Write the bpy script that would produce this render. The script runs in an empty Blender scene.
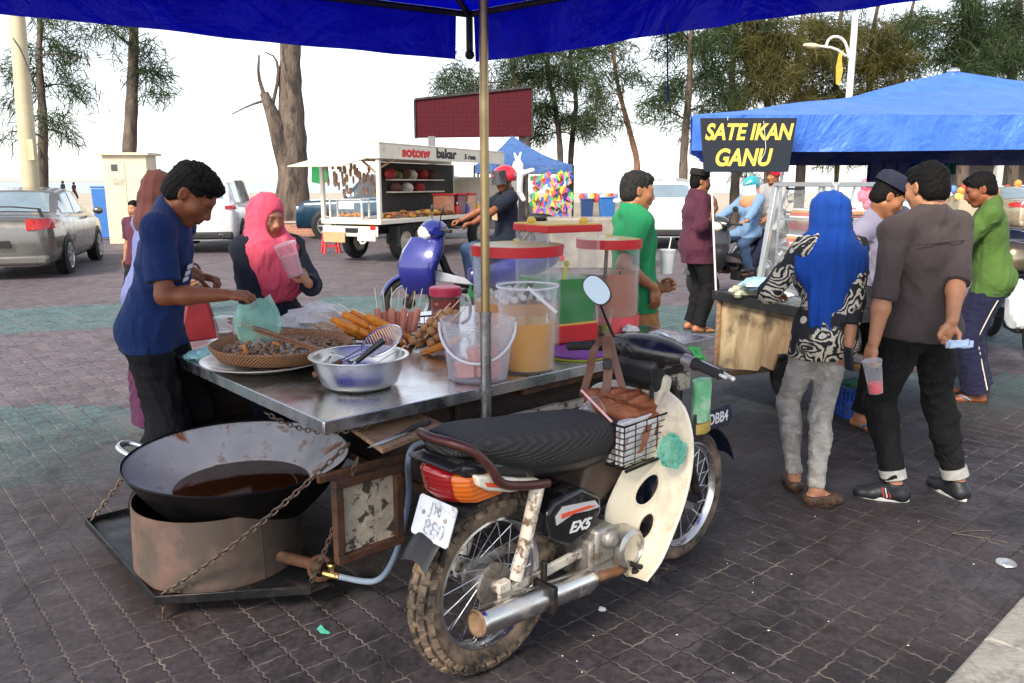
import bpy, bmesh, math, random
import numpy as np
from mathutils import Vector as V, Matrix, noise
R = math.radians
PI = math.pi
rng = random.Random(7)
nrg = np.random.default_rng(5)
scene = bpy.context.scene
COL = scene.collection

# ---------------------------------------------------------------- camera
FPX = 28.0 / 36.0 * 1024.0
EYE = 1.55
TILT = math.atan((341.5 - 183.0) / FPX)
cam = bpy.data.cameras.new("camera")
cam.lens = 28.0; cam.sensor_width = 36.0; cam.clip_start = 0.05; cam.clip_end = 6000
camo = bpy.data.objects.new("camera", cam); COL.objects.link(camo)
camo.location = (0, 0, EYE); camo.rotation_euler = (PI / 2 - TILT, 0, 0)
scene.camera = camo
CA, SA = math.cos(TILT), math.sin(TILT)
def ray(x, y):
    a = (x - 512.0) / FPX; b = (341.5 - y) / FPX
    return V((a, CA + b * SA, -SA + b * CA))
def G(x, y, z=0.0):
    """point of the horizontal plane at height z seen in the photograph at x, y"""
    d = ray(x, y); t = (z - EYE) / d.z
    return V((d.x * t, d.y * t, z))
def D(x, y, Y):
    """point at world depth Y seen in the photograph at x, y"""
    d = ray(x, y); t = Y / d.y
    return V((d.x * t, Y, EYE + d.z * t))

# ---------------------------------------------------------------- materials
MATS = {}
class NT:
    def __init__(s, m):
        s.t = m.node_tree; s.n = s.t.nodes; s.l = s.t.links
    def node(s, ty, **k):
        n = s.n.new(ty)
        for a, b in k.items(): setattr(n, a, b)
        return n
    def put(s, sock, v):
        if isinstance(v, bpy.types.NodeSocket): s.l.new(v, sock)
        elif v is not None: sock.default_value = v
    def m(s, op, a, b=None, c=None, clamp=False):
        n = s.node('ShaderNodeMath', operation=op); n.use_clamp = clamp
        s.put(n.inputs[0], a); s.put(n.inputs[1], b)
        if c is not None: s.put(n.inputs[2], c)
        return n.outputs[0]
    def mix(s, f, a, b, blend='MIX'):
        n = s.node('ShaderNodeMix', data_type='RGBA', blend_type=blend)
        s.put(n.inputs[0], f); s.put(n.inputs[6], c4(a)); s.put(n.inputs[7], c4(b))
        return n.outputs[2]
    def noise(s, vec, scale, detail=4, rough=.55, dist=0):
        n = s.node('ShaderNodeTexNoise')
        s.put(n.inputs['Vector'], vec); n.inputs['Scale'].default_value = scale
        n.inputs['Detail'].default_value = detail; n.inputs['Roughness'].default_value = rough
        n.inputs['Distortion'].default_value = dist
        return n.outputs['Fac']
    def ramp(s, f, lo, hi, a=0.0, b=1.0):
        n = s.node('ShaderNodeMapRange'); n.clamp = True
        s.put(n.inputs[0], f); n.inputs[1].default_value = lo; n.inputs[2].default_value = hi
        n.inputs[3].default_value = a; n.inputs[4].default_value = b
        return n.outputs[0]
    def bump(s, h, strength, dist=.01, nrm=None):
        n = s.node('ShaderNodeBump'); n.inputs['Strength'].default_value = strength
        n.inputs['Distance'].default_value = dist; s.put(n.inputs['Height'], h)
        if nrm is not None: s.l.new(nrm, n.inputs['Normal'])
        return n.outputs[0]
    def obj(s): return s.node('ShaderNodeTexCoord').outputs['Object']
    def xyz(s, v):
        n = s.node('ShaderNodeSeparateXYZ'); s.l.new(v, n.inputs[0]); return n.outputs
    def vec(s, x, y, z=0.0):
        n = s.node('ShaderNodeCombineXYZ'); s.put(n.inputs[0], x); s.put(n.inputs[1], y); s.put(n.inputs[2], z)
        return n.outputs[0]
def c4(c):
    if isinstance(c, bpy.types.NodeSocket) or c is None: return c
    return (*c, 1.0) if len(c) == 3 else c
def newmat(name):
    m = bpy.data.materials.new(name); m.use_nodes = True
    nt = NT(m); b = m.node_tree.nodes['Principled BSDF']
    MATS[name] = m
    return m, nt, b
def hexc(h):
    """sRGB hex -> linear"""
    o = []
    for i in (0, 2, 4):
        c = int(h[i:i + 2], 16) / 255
        o.append(c / 12.92 if c <= .04045 else ((c + .055) / 1.055) ** 2.4)
    return tuple(o)
def mat(name, col, rough=.5, metal=0.0, var=.18, vs=6.0, bump=.08, bs=45.0, dirt=None, da=(.55, .7), ds=5.0,
        trans=0.0, ior=1.45, alpha=1.0, coat=0.0, spec=.5, sheen=0.0, bd=.004, sub=0.0, emit=None, stretch=None):
    if name in MATS: return MATS[name]
    m, nt, b = newmat(name)
    o = nt.obj()
    if stretch:
        mp = nt.node('ShaderNodeMapping'); nt.l.new(o, mp.inputs[0]); mp.inputs['Scale'].default_value = stretch
        o = mp.outputs[0]
    f = nt.noise(o, vs, 5)
    c = nt.mix(nt.ramp(f, .3, .7), tuple(x * (1 - var) for x in col), tuple(min(1, x * (1 + var)) for x in col))
    r = nt.ramp(nt.noise(o, vs * 2.3, 4), .3, .7, max(.02, rough - .08), min(1, rough + .1))
    if dirt:
        f2 = nt.ramp(nt.noise(o, ds, 8, .65, .4), da[0], da[1])
        c = nt.mix(f2, c, dirt)
        r = nt.m('MAXIMUM', r, nt.m('MULTIPLY', f2, .8))
        if metal: nt.put(b.inputs['Metallic'], nt.m('MULTIPLY', nt.m('SUBTRACT', 1.0, f2), metal))
    elif metal: b.inputs['Metallic'].default_value = metal
    nt.l.new(c, b.inputs['Base Color']); nt.l.new(r, b.inputs['Roughness'])
    b.inputs['Specular IOR Level'].default_value = spec
    b.inputs['IOR'].default_value = ior
    b.inputs['Transmission Weight'].default_value = trans
    b.inputs['Alpha'].default_value = alpha
    b.inputs['Coat Weight'].default_value = coat
    b.inputs['Coat Roughness'].default_value = .06
    b.inputs['Sheen Weight'].default_value = sheen
    if sub: b.inputs['Subsurface Weight'].default_value = sub; b.inputs['Subsurface Radius'].default_value = (.01, .004, .002); b.inputs['Subsurface Scale'].default_value = 1
    if emit: b.inputs['Emission Color'].default_value = c4(emit[0]); b.inputs['Emission Strength'].default_value = emit[1]
    if bump: nt.l.new(nt.bump(nt.noise(o, bs, 6, .6), min(1, bump * 3), bd), b.inputs['Normal'])
    return m
def film(name, col, rough=.3, see=.5, rim=.9):
    """thin clear plastic: part see-through, part milky"""
    if name in MATS: return MATS[name]
    m, nt, b = newmat(name)
    b.inputs['Base Color'].default_value = c4(col); b.inputs['Roughness'].default_value = rough
    lw = nt.node('ShaderNodeLayerWeight'); lw.inputs[0].default_value = .35
    o = nt.obj()
    w = nt.m('MULTIPLY', nt.noise(o, 9, 4), .16)
    a = nt.m('ADD', nt.ramp(nt.m('POWER', lw.outputs['Facing'], 2.0), 0, 1, 1 - see, rim), nt.m('SUBTRACT', w, .08), clamp=True)
    nt.l.new(a, b.inputs['Alpha'])
    return m
def cloth(name, col, rough=.85, var=.12, weave=420.0, fold=.35, fs=11.0, sheen=.04, dirt=None, stretch=(1, 1, .55)):
    if name in MATS: return MATS[name]
    m, nt, b = newmat(name); o = nt.obj()
    mp = nt.node('ShaderNodeMapping'); nt.l.new(o, mp.inputs[0]); mp.inputs['Scale'].default_value = stretch
    f1 = nt.noise(mp.outputs[0], fs, 5, .5, 1.2); f2 = nt.noise(o, weave, 2); f3 = nt.noise(o, 3.5, 4)
    c = nt.mix(nt.ramp(f3, .3, .7), tuple(x * (1 - var) for x in col), tuple(min(1, x * (1 + var)) for x in col))
    c = nt.mix(nt.ramp(f2, .35, .7, 0, .25), c, tuple(x * .6 for x in col))
    if dirt: c = nt.mix(nt.ramp(nt.noise(o, 7, 6, .6), .55, .7), c, dirt)
    nt.l.new(c, b.inputs['Base Color']); b.inputs['Roughness'].default_value = rough
    b.inputs['Sheen Weight'].default_value = sheen; b.inputs['Specular IOR Level'].default_value = .25
    n1 = nt.bump(f1, fold, .03); nt.l.new(nt.bump(f2, .12, .001, n1), b.inputs['Normal'])
    return m

# ---------------------------------------------------------------- mesh builder
class MB:
    def __init__(s): s.v = []; s.f = []; s.mi = []
    def add(s, vs, fs, m=0):
        o = len(s.v); s.v += [tuple(p) for p in vs]
        for f in fs: s.f.append(tuple(i + o for i in f)); s.mi.append(m)
        return s
    def box(s, c, d, rot=None, m=0):
        hx, hy, hz = d[0] / 2, d[1] / 2, d[2] / 2
        vs = [V((x, y, z)) for x in (-hx, hx) for y in (-hy, hy) for z in (-hz, hz)]
        if rot is not None: vs = [rot @ p for p in vs]
        c = V(c)
        return s.add([p + c for p in vs], [(0, 1, 3, 2), (4, 6, 7, 5), (0, 4, 5, 1), (2, 3, 7, 6), (0, 2, 6, 4), (1, 5, 7, 3)], m)
    def beam(s, a, b, w, h, up=(0, 0, 1), m=0):
        a, b = V(a), V(b); d = (b - a); L = d.length; d.normalize()
        u = V(up); x = d.cross(u)
        if x.length < 1e-4: x = d.cross(V((1, 0, 0)))
        x.normalize(); z = x.cross(d)
        rot = Matrix((x, d, z)).transposed()
        return s.box((a + b) / 2, (w, L, h), rot, m)
    def tube(s, pts, r, n=8, closed=False, sm=0, m=0, cap=True):
        pts = [V(p) for p in pts]
        if not isinstance(r, (list, tuple)): r = [r] * len(pts)
        r = list(r)
        for _ in range(sm):
            q = []; rr = []
            N = len(pts)
            rngN = range(N if closed else N - 1)
            if not closed: q.append(pts[0]); rr.append(r[0])
            for i in rngN:
                a, b = pts[i], pts[(i + 1) % N]; ra, rb = r[i], r[(i + 1) % N]
                q += [a * .75 + b * .25, a * .25 + b * .75]; rr += [ra * .75 + rb * .25, ra * .25 + rb * .75]
            if not closed: q.append(pts[-1]); rr.append(r[-1])
            pts, r = q, rr
        N = len(pts); prev = None; vs = []
        for i in range(N):
            if closed: t = pts[(i + 1) % N] - pts[i - 1]
            else: t = pts[min(i + 1, N - 1)] - pts[max(i - 1, 0)]
            if t.length < 1e-9: t = V((0, 0, 1))
            t.normalize()
            if prev is None:
                x = t.cross(V((0, 0, 1)))
                if x.length < 1e-3: x = t.cross(V((1, 0, 0)))
            else: x = prev - t * prev.dot(t)
            x.normalize(); y = t.cross(x); prev = x
            for k in range(n):
                a = 2 * PI * k / n
                vs.append(pts[i] + (x * math.cos(a) + y * math.sin(a)) * r[i])
        fs = []
        for i in range(N if closed else N - 1):
            j = (i + 1) % N
            for k in range(n):
                l = (k + 1) % n
                fs.append((i * n + k, i * n + l, j * n + l, j * n + k))
        if not closed and cap:
            fs.append(tuple(range(n - 1, -1, -1))); fs.append(tuple((N - 1) * n + k for k in range(n)))
        return s.add(vs, fs, m)
    def lathe(s, prof, n=24, c=(0, 0, 0), rot=None, m=0, sx=1, sy=1):
        """prof: (radius, height) pairs round the local z axis"""
        vs = []; c = V(c)
        for (r, z) in prof:
            for k in range(n):
                a = 2 * PI * k / n
                p = V((r * math.cos(a) * sx, r * math.sin(a) * sy, z))
                vs.append((rot @ p if rot is not None else p) + c)
        fs = []
        for i in range(len(prof) - 1):
            for k in range(n):
                l = (k + 1) % n
                fs.append((i * n + k, i * n + l, (i + 1) * n + l, (i + 1) * n + k))
        if prof[0][0] < .03: fs.append(tuple(range(n - 1, -1, -1)))
        if prof[-1][0] < .03: fs.append(tuple((len(prof) - 1) * n + k for k in range(n)))
        return s.add(vs, fs, m)
    def ell(s, c, r, rot=None, n=14, m=0):
        if not isinstance(r, (list, tuple)): r = (r, r, r)
        vs = []; c = V(c); h = n // 2
        for i in range(h + 1):
            t = PI * i / h
            for k in range(n):
                a = 2 * PI * k / n
                p = V((r[0] * math.sin(t) * math.cos(a), r[1] * math.sin(t) * math.sin(a), -r[2] * math.cos(t)))
                vs.append((rot @ p if rot is not None else p) + c)
        fs = []
        for i in range(h):
            for k in range(n):
                l = (k + 1) % n
                fs.append((i * n + k, i * n + l, (i + 1) * n + l, (i + 1) * n + k))
        return s.add(vs, fs, m)
    def prism(s, poly, ax, a, b, m=0, fr=None):
        """2-D polygon extruded along axis ax ('x','y','z') from a to b; fr maps a point"""
        def P(u, v, w):
            p = {'x': (w, u, v), 'y': (u, w, v), 'z': (u, v, w)}[ax]
            return fr(V(p)) if fr else V(p)
        n = len(poly)
        vs = [P(u, v, a) for u, v in poly] + [P(u, v, b) for u, v in poly]
        fs = [tuple(range(n - 1, -1, -1)), tuple(range(n, 2 * n))] + [(i, (i + 1) % n, n + (i + 1) % n, n + i) for i in range(n)]
        return s.add(vs, fs, m)
    def loft(s, rings, cap=True, m=0, loop=True):
        n = len(rings[0]); vs = [p for r in rings for p in r]; fs = []
        for i in range(len(rings) - 1):
            for k in range(n if loop else n - 1):
                l = (k + 1) % n
                fs.append((i * n + k, i * n + l, (i + 1) * n + l, (i + 1) * n + k))
        if cap and loop:
            fs.append(tuple(range(n - 1, -1, -1))); fs.append(tuple((len(rings) - 1) * n + k for k in range(n)))
        return s.add(vs, fs, m)
    def sheet(s, P, th=.003, m=0):
        """grid of points P[i][j] made into a thin solid skin"""
        a = len(P); b = len(P[0])
        P = [[V(p) for p in row] for row in P]
        top = []; bot = []
        for i in range(a):
            for j in range(b):
                du = P[min(i + 1, a - 1)][j] - P[max(i - 1, 0)][j]; dv = P[i][min(j + 1, b - 1)] - P[i][max(j - 1, 0)]
                n = du.cross(dv)
                if n.length > 1e-9: n.normalize()
                top.append(P[i][j] + n * th / 2); bot.append(P[i][j] - n * th / 2)
        fs = []; N = a * b
        for i in range(a - 1):
            for j in range(b - 1):
                q = (i * b + j, (i + 1) * b + j, (i + 1) * b + j + 1, i * b + j + 1)
                fs.append(q); fs.append(tuple(x + N for x in reversed(q)))
        edge = [(i * b, (i + 1) * b) for i in range(a - 1)] + [((i + 1) * b + b - 1, i * b + b - 1) for i in range(a - 1)] + \
               [(j + 1, j) for j in range(b - 1)] + [((a - 1) * b + j, (a - 1) * b + j + 1) for j in range(b - 1)]
        for x, y in edge: fs.append((y, x, x + N, y + N))
        return s.add(top + bot, fs, m)
    def build(s, name, mats, parent=None, bevel=0.0, ang=38, flat=False, seg=2):
        me = bpy.data.meshes.new(name)
        me.from_pydata(s.v, [], s.f)
        if not isinstance(mats, (list, tuple)): mats = [mats]
        for m in mats: me.materials.append(m)
        me.polygons.foreach_set('material_index', s.mi)
        bm = bmesh.new(); bm.from_mesh(me)
        bmesh.ops.recalc_face_normals(bm, faces=bm.faces)
        bm.to_mesh(me); bm.free()
        if not flat:
            me.polygons.foreach_set('use_smooth', [True] * len(me.polygons)); me.set_sharp_from_angle(angle=R(ang))
        me.update()
        o = bpy.data.objects.new(name, me); COL.objects.link(o)
        if parent is not None: o.parent = parent
        if bevel:
            b = o.modifiers.new('bevel', 'BEVEL'); b.width = bevel; b.segments = seg; b.limit_method = 'ANGLE'; b.angle_limit = R(40)
            b.harden_normals = False
        return o

def thing(name, label, cat, loc=(0, 0, 0), rz=0.0, group=None):
    o = bpy.data.objects.new(name, None); COL.objects.link(o)
    o.empty_display_size = .1
    o.location = loc; o.rotation_euler = (0, 0, rz)
    o['label'] = label; o['category'] = cat
    if group: o['group'] = group
    return o
def tag(o, label, cat, group=None, loc=None, rz=None):
    o['label'] = label; o['category'] = cat
    if group: o['group'] = group
    if loc is not None: o.location = loc
    if rz is not None: o.rotation_euler = (0, 0, rz)
    return o
def struct(o): o['kind'] = 'structure'; return o
def dup(root, loc, rz=None, label=None, group=None, scale=None):
    r = root.copy(); COL.objects.link(r); r.location = loc
    if rz is not None: r.rotation_euler = (0, 0, rz)
    if label: r['label'] = label
    if group: r['group'] = group
    if scale: r.scale = scale if isinstance(scale, tuple) else (scale,) * 3
    def kids(a, b):
        for ch in list(a.children):
            c = ch.copy(); COL.objects.link(c); c.parent = b; kids(ch, c)
    kids(root, r)
    return r
def text(name, s, size, mt, parent, M, ext=.002, bold=0.0, shear=0.0, sx=1.0, align='CENTER', space=1.0, line=1.0):
    """raised lettering: a text curve turned into a mesh; M places its local xy plane"""
    cu = bpy.data.curves.new(name, 'FONT'); cu.body = s; cu.size = size; cu.extrude = ext; cu.offset = bold
    cu.shear = shear; cu.align_x = align; cu.align_y = 'CENTER'; cu.space_character = space; cu.space_line = line
    t = bpy.data.objects.new(name, cu); COL.objects.link(t)
    dg = bpy.context.evaluated_depsgraph_get(); dg.update()
    me = bpy.data.meshes.new_from_object(t.evaluated_get(dg))
    bpy.data.objects.remove(t); bpy.data.curves.remove(cu)
    me.transform(M @ Matrix.Diagonal((sx, 1, 1, 1)))
    me.materials.clear(); me.materials.append(mt)
    o = bpy.data.objects.new(name, me); COL.objects.link(o); o.parent = parent
    return o
def frame(o, x, y, z):
    """matrix with columns x, y, z axes at o"""
    M = Matrix((V(x).normalized(), V(y).normalized(), V(z).normalized())).transposed().to_4x4()
    M.translation = V(o); return M
def rotz(a): return Matrix.Rotation(a, 3, 'Z')
def catmull(pts, n=8):
    pts = [V(p) for p in pts]; o = []
    for i in range(len(pts) - 1):
        p0, p1, p2, p3 = pts[max(i - 1, 0)], pts[i], pts[i + 1], pts[min(i + 2, len(pts) - 1)]
        for k in range(n):
            t = k / n
            o.append(.5 * ((2 * p1) + (p2 - p0) * t + (2 * p0 - 5 * p1 + 4 * p2 - p3) * t * t + (-p0 + 3 * p1 - 3 * p2 + p3) * t ** 3))
    o.append(pts[-1]); return o
def interp(x, xs, ys): return float(np.interp(x, xs, ys))

# ---------------------------------------------------------------- distance-field surfaces
def A3(p): return np.array(p, dtype=np.float32)
def cone(a, b, ra, rb, k=.02, c0=False, c1=False, fl=None, op='u', nz=0.0):
    return dict(t='c', a=A3(a), b=A3(b), ra=ra, rb=rb, k=k, c0=c0, c1=c1, fl=fl, op=op, nz=nz)
def elli(c, r, rot=None, k=.02, op='u'):
    if not isinstance(r, (list, tuple)): r = (r, r, r)
    return dict(t='e', c=A3(c), r=A3(r), rot=np.array(rot if rot is not None else np.eye(3), dtype=np.float32), k=k, op=op)
def cut(p, n): return dict(t='p', p=A3(p), n=A3(n) / np.linalg.norm(A3(n)), op='cut', k=0)
def inflate(prims, d):
    o = []
    for p in prims:
        q = dict(p)
        if q['t'] == 'c': q['ra'] += d; q['rb'] += d
        elif q['t'] == 'e': q['r'] = q['r'] + np.float32(d)
        o.append(q)
    return o
def _box(p):
    if p['t'] == 'c':
        r = max(p['ra'], p['rb']); return np.minimum(p['a'], p['b']) - r, np.maximum(p['a'], p['b']) + r
    r = float(np.max(p['r'])); return p['c'] - r, p['c'] + r
def _dist(p, P):
    if p['t'] == 'c':
        Q = P; a, b = p['a'], p['b']
        if p['fl'] is not None:
            ax, f = p['fl']; ax = A3(ax); m = (a + b) / 2
            w = (P - m) @ ax
            Q = P + (w * (1 / f - 1))[..., None] * ax
        ba = b - a; L2 = float(ba @ ba) + 1e-12
        pa = Q - a; t = (pa @ ba) / L2; tc = np.clip(t, 0, 1)
        d = np.linalg.norm(pa - tc[..., None] * ba, axis=-1) - (p['ra'] + (p['rb'] - p['ra']) * tc)
        L = math.sqrt(L2)
        if p['c0']: d = np.maximum(d, -t * L)
        if p['c1']: d = np.maximum(d, (t - 1) * L)
        return d
    q = (P - p['c']) @ p['rot']
    k0 = np.linalg.norm(q / p['r'], axis=-1); k1 = np.linalg.norm(q / (p['r'] ** 2), axis=-1)
    return k0 * (k0 - 1) / np.maximum(k1, 1e-6)
def sdf(prims, h):
    """list of blended primitives -> numpy vertices and quads (surface nets)"""
    us = [p for p in prims if p['op'] == 'u']
    lo = np.min([_box(p)[0] for p in us], axis=0) - 3 * h - .02; hi = np.max([_box(p)[1] for p in us], axis=0) + 3 * h + .02
    n = np.ceil((hi - lo) / h).astype(int) + 1
    F = np.full(tuple(n), 1.0, dtype=np.float32)
    ax = [lo[i] + h * np.arange(n[i], dtype=np.float32) for i in range(3)]
    for p in prims:
        if p['op'] == 'cut':
            g = (ax[0] - p['p'][0])[:, None, None] * p['n'][0] + (ax[1] - p['p'][1])[None, :, None] * p['n'][1] + (ax[2] - p['p'][2])[None, None, :] * p['n'][2]
            np.maximum(F, g, out=F); continue
        a, b = _box(p); mg = p['k'] + 3 * h + .005
        i0 = np.clip(np.floor((a - mg - lo) / h).astype(int), 0, n - 1); i1 = np.clip(np.ceil((b + mg - lo) / h).astype(int) + 1, 1, n)
        if np.any(i1 <= i0): continue
        sl = tuple(slice(i0[i], i1[i]) for i in range(3))
        P = np.stack(np.meshgrid(ax[0][sl[0]], ax[1][sl[1]], ax[2][sl[2]], indexing='ij'), axis=-1)
        d = _dist(p, P); f = F[sl]; k = p['k']
        if p['op'] == 'u':
            if k > 0:
                hh = np.maximum(k - np.abs(f - d), 0) / k
                F[sl] = np.minimum(f, d) - hh * hh * k * .25
            else: F[sl] = np.minimum(f, d)
        else:
            if k > 0:
                hh = np.maximum(k - np.abs(f + d), 0) / k
                F[sl] = np.maximum(f, -d) + hh * hh * k * .25
            else: F[sl] = np.maximum(f, -d)
    S = (F < 0)
    c = np.zeros(tuple(n - 1), dtype=np.uint8)
    offs = [(i, j, k) for i in (0, 1) for j in (0, 1) for k in (0, 1)]
    for o in offs: c += S[o[0]:n[0] - 1 + o[0], o[1]:n[1] - 1 + o[1], o[2]:n[2] - 1 + o[2]]
    act = (c > 0) & (c < 8)
    idx = np.argwhere(act)
    vid = np.full(act.shape, -1, dtype=np.int64); vid[act] = np.arange(len(idx))
    cv = np.stack([F[idx[:, 0] + o[0], idx[:, 1] + o[1], idx[:, 2] + o[2]] for o in offs], axis=1)
    acc = np.zeros((len(idx), 3)); cnt = np.zeros(len(idx))
    for i, o in enumerate(offs):
        for d in range(3):
            if o[d]: continue
            q = list(o); q[d] = 1; j = offs.index(tuple(q))
            a, b = cv[:, i], cv[:, j]; m = (a < 0) != (b < 0)
            t = np.where(m, a / np.where(m, a - b, 1), 0)
            pt = np.zeros((len(idx), 3)) + np.array(o); pt[:, d] += t
            acc[m] += pt[m]; cnt[m] += 1
    vs = lo + h * (idx + acc / cnt[:, None])
    quads = []
    for d in range(3):
        e1, e2 = [(1, 2), (2, 0), (0, 1)][d]
        sa = [slice(None)] * 3; sb = [slice(None)] * 3
        sa[d] = slice(0, n[d] - 1); sb[d] = slice(1, n[d])
        A, B = S[tuple(sa)], S[tuple(sb)]
        e = np.argwhere(A != B)
        e = e[(e[:, e1] > 0) & (e[:, e2] > 0) & (e[:, e1] < n[e1] - 1) & (e[:, e2] < n[e2] - 1)]
        ins = A[e[:, 0], e[:, 1], e[:, 2]]
        def cell(d1, d2):
            q = e.copy(); q[:, e1] += d1; q[:, e2] += d2
            return vid[q[:, 0], q[:, 1], q[:, 2]]
        Q = np.stack([cell(-1, -1), cell(0, -1), cell(0, 0), cell(-1, 0)], axis=1)
        Q[~ins] = Q[~ins][:, ::-1]
        quads.append(Q)
    return vs, np.concatenate(quads)
def np_mesh(name, vs, quads, mats, parent=None, mi=None):
    me = bpy.data.meshes.new(name)
    me.vertices.add(len(vs)); me.vertices.foreach_set('co', np.asarray(vs, dtype=np.float32).ravel())
    nl = quads.size; k = quads.shape[1]
    me.loops.add(nl); me.loops.foreach_set('vertex_index', quads.astype(np.int32).ravel())
    me.polygons.add(len(quads)); me.polygons.foreach_set('loop_start', np.arange(0, nl, k, dtype=np.int32))
    if not isinstance(mats, (list, tuple)): mats = [mats]
    for m in mats: me.materials.append(m)
    me.polygons.foreach_set('use_smooth', np.ones(len(quads), dtype=bool))
    if mi is not None: me.polygons.foreach_set('material_index', mi.astype(np.int32))
    me.update(calc_edges=True); me.validate()
    o = bpy.data.objects.new(name, me); COL.objects.link(o)
    if parent is not None: o.parent = parent
    return o
def normals(vs, q):
    n = np.cross(vs[q[:, 2]] - vs[q[:, 0]], vs[q[:, 3]] - vs[q[:, 1]])
    N = np.zeros_like(vs)
    for i in range(4): np.add.at(N, q[:, i], n)
    return N / np.maximum(np.linalg.norm(N, axis=1), 1e-9)[:, None]
def folds(vs, q, amp, k, seed, ax=(1.0, 1.0, .45)):
    """cloth folds: domain-warped waves pushed along the normals"""
    if amp == 0: return vs
    r = np.random.default_rng(seed); N = normals(vs, q); p = vs * np.array(ax)
    w = np.zeros(len(vs))
    for i in range(6):
        d = r.normal(size=3); d /= np.linalg.norm(d); e = r.normal(size=3); e /= np.linalg.norm(e)
        kk = k * (1 + .55 * i); ph = r.uniform(0, 6.28, 2)
        s = np.sin(p @ d * kk + 1.7 * np.sin(p @ e * kk * .6 + ph[0]) + ph[1])
        w += (1 - 2 * np.abs(s)) * 1.15 / (1 + .4 * i) if i % 2 else .8 * s / (1 + .5 * i)
    w = amp * .85 * (w - .1); w = np.where(w < 0, w * .35, w)
    return vs + N * w[:, None]
def blob(name, prims, h, mats, parent=None, amp=0.0, k=14.0, seed=1, ax=(1, 1, .45), M=None):
    vs, q = sdf(prims, h)
    vs = folds(vs, q, amp, k, seed, ax)
    if M is not None: vs = vs @ np.array(M.to_3x3()).T + np.array(M.translation)
    return np_mesh(name, vs, q, mats, parent)
# ---------------------------------------------------------------- people
def skinmat(name, col):
    if name in MATS: return MATS[name]
    m, nt, b = newmat(name); o = nt.obj()
    c = nt.mix(nt.ramp(nt.noise(o, 14, 5), .3, .7), tuple(x * .86 for x in col), tuple(x * 1.12 for x in col))
    nt.l.new(c, b.inputs['Base Color']); b.inputs['Roughness'].default_value = .48
    b.inputs['Subsurface Weight'].default_value = .12; b.inputs['Subsurface Radius'].default_value = (.012, .005, .003); b.inputs['Subsurface Scale'].default_value = 1.0
    b.inputs['Specular IOR Level'].default_value = .4
    nt.l.new(nt.bump(nt.noise(o, 160, 4), .18, .002), b.inputs['Normal'])
    return m
SK_DARK = skinmat('skin_deep_brown', (.225, .074, .030)); SK_MID = skinmat('skin_brown', (.36, .150, .072)); SK_LIGHT = skinmat('skin_tan', (.41, .19, .10)); SK_WARM = skinmat('skin_warm', (.36, .150, .075))
LIP_D = skinmat('lips_dark', (.12, .042, .032)); LIP_L = skinmat('lips_pink', (.30, .095, .08))
HAIR = mat('black_hair', (.004, .0035, .0035), .62, 0, .3, 60, .45, 140, bd=.006, spec=.18)
HAIRG = mat('greying_hair', (.020, .020, .020), .6, 0, .8, 130, .45, 150, bd=.006, spec=.2)
EYEW = mat('eye_white', (.62, .6, .56), .2, bump=0); EYED = mat('eye_iris', (.012, .008, .006), .1, bump=0)
def ik(a, b, l1, l2, hint):
    a, b, h = V(a), V(b), V(hint)
    d = b - a; L = max(min(d.length, (l1 + l2) * .999), abs(l1 - l2) * 1.02 + 1e-4); d.normalize(); b = a + d * L
    x = (l1 * l1 - l2 * l2 + L * L) / (2 * L); y = math.sqrt(max(l1 * l1 - x * x, 0))
    h = h - d * h.dot(d)
    if h.length < 1e-4: h = d.cross(V((1, 0, 0)))
    h.normalize(); return a + d * x + h * y, b
def hand_prims(w, d, n, tdir, curl=.5, spread=.06, s=1.0, grip=0.0):
    """w wrist, d finger direction, n the way the palm faces, tdir the side of the thumb"""
    w, d, n = V(w), V(d).normalized(), V(n); n = (n - d * n.dot(d)).normalized(); x = d.cross(n)
    if x.dot(V(tdir)) < 0: x = -x
    o = [cone(w - d * .01, w + d * .05 * s, .024 * s, .030 * s, .012, fl=(n, .62)),
         cone(w + d * .045 * s - x * .022 * s, w + d * .08 * s - x * .026 * s, .016 * s, .0125 * s, .012),
         cone(w + d * .045 * s + x * .02 * s, w + d * .084 * s + x * .024 * s, .017 * s, .0135 * s, .012)]
    for i in range(4):
        off = (1.5 - i) * .0198 * s; L = (.072, .08, .074, .057)[i] * s
        b = w + d * (.084 - abs(i - 1.2) * .004) * s + x * off; fd = (d + x * (1.5 - i) * spread).normalized(); fn = n.copy()
        c = curl * (1 + .12 * i); r = (.0088, .0092, .0086, .0076)[i] * s
        for f, tw in ((.46, .75), (.31, 1.0), (.23, .8)):
            q = c * tw
            fd, fn = (fd * math.cos(q) + fn * math.sin(q)).normalized(), (fn * math.cos(q) - fd * math.sin(q)).normalized()
            e = b + fd * L * f; o.append(cone(b, e, r, r * .92, .004)); b = e; r *= .92
    t0 = w + d * .022 * s + x * .020 * s
    t1 = t0 + (d * .55 + x * .7 + n * (.3 + .5 * grip)).normalized() * .042 * s
    t2 = t1 + (d * .85 + x * (.25 - .3 * curl) + n * (.25 + .35 * curl)).normalized() * .032 * s
    t3 = t2 + (d * .9 - x * .2 * curl + n * (.15 + .3 * curl)).normalized() * .025 * s
    o += [cone(t0, t1, .014 * s, .0115 * s, .012), cone(t1, t2, .0105 * s, .0095 * s, .004), cone(t2, t3, .0095 * s, .0075 * s, .003)]
    return o
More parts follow.
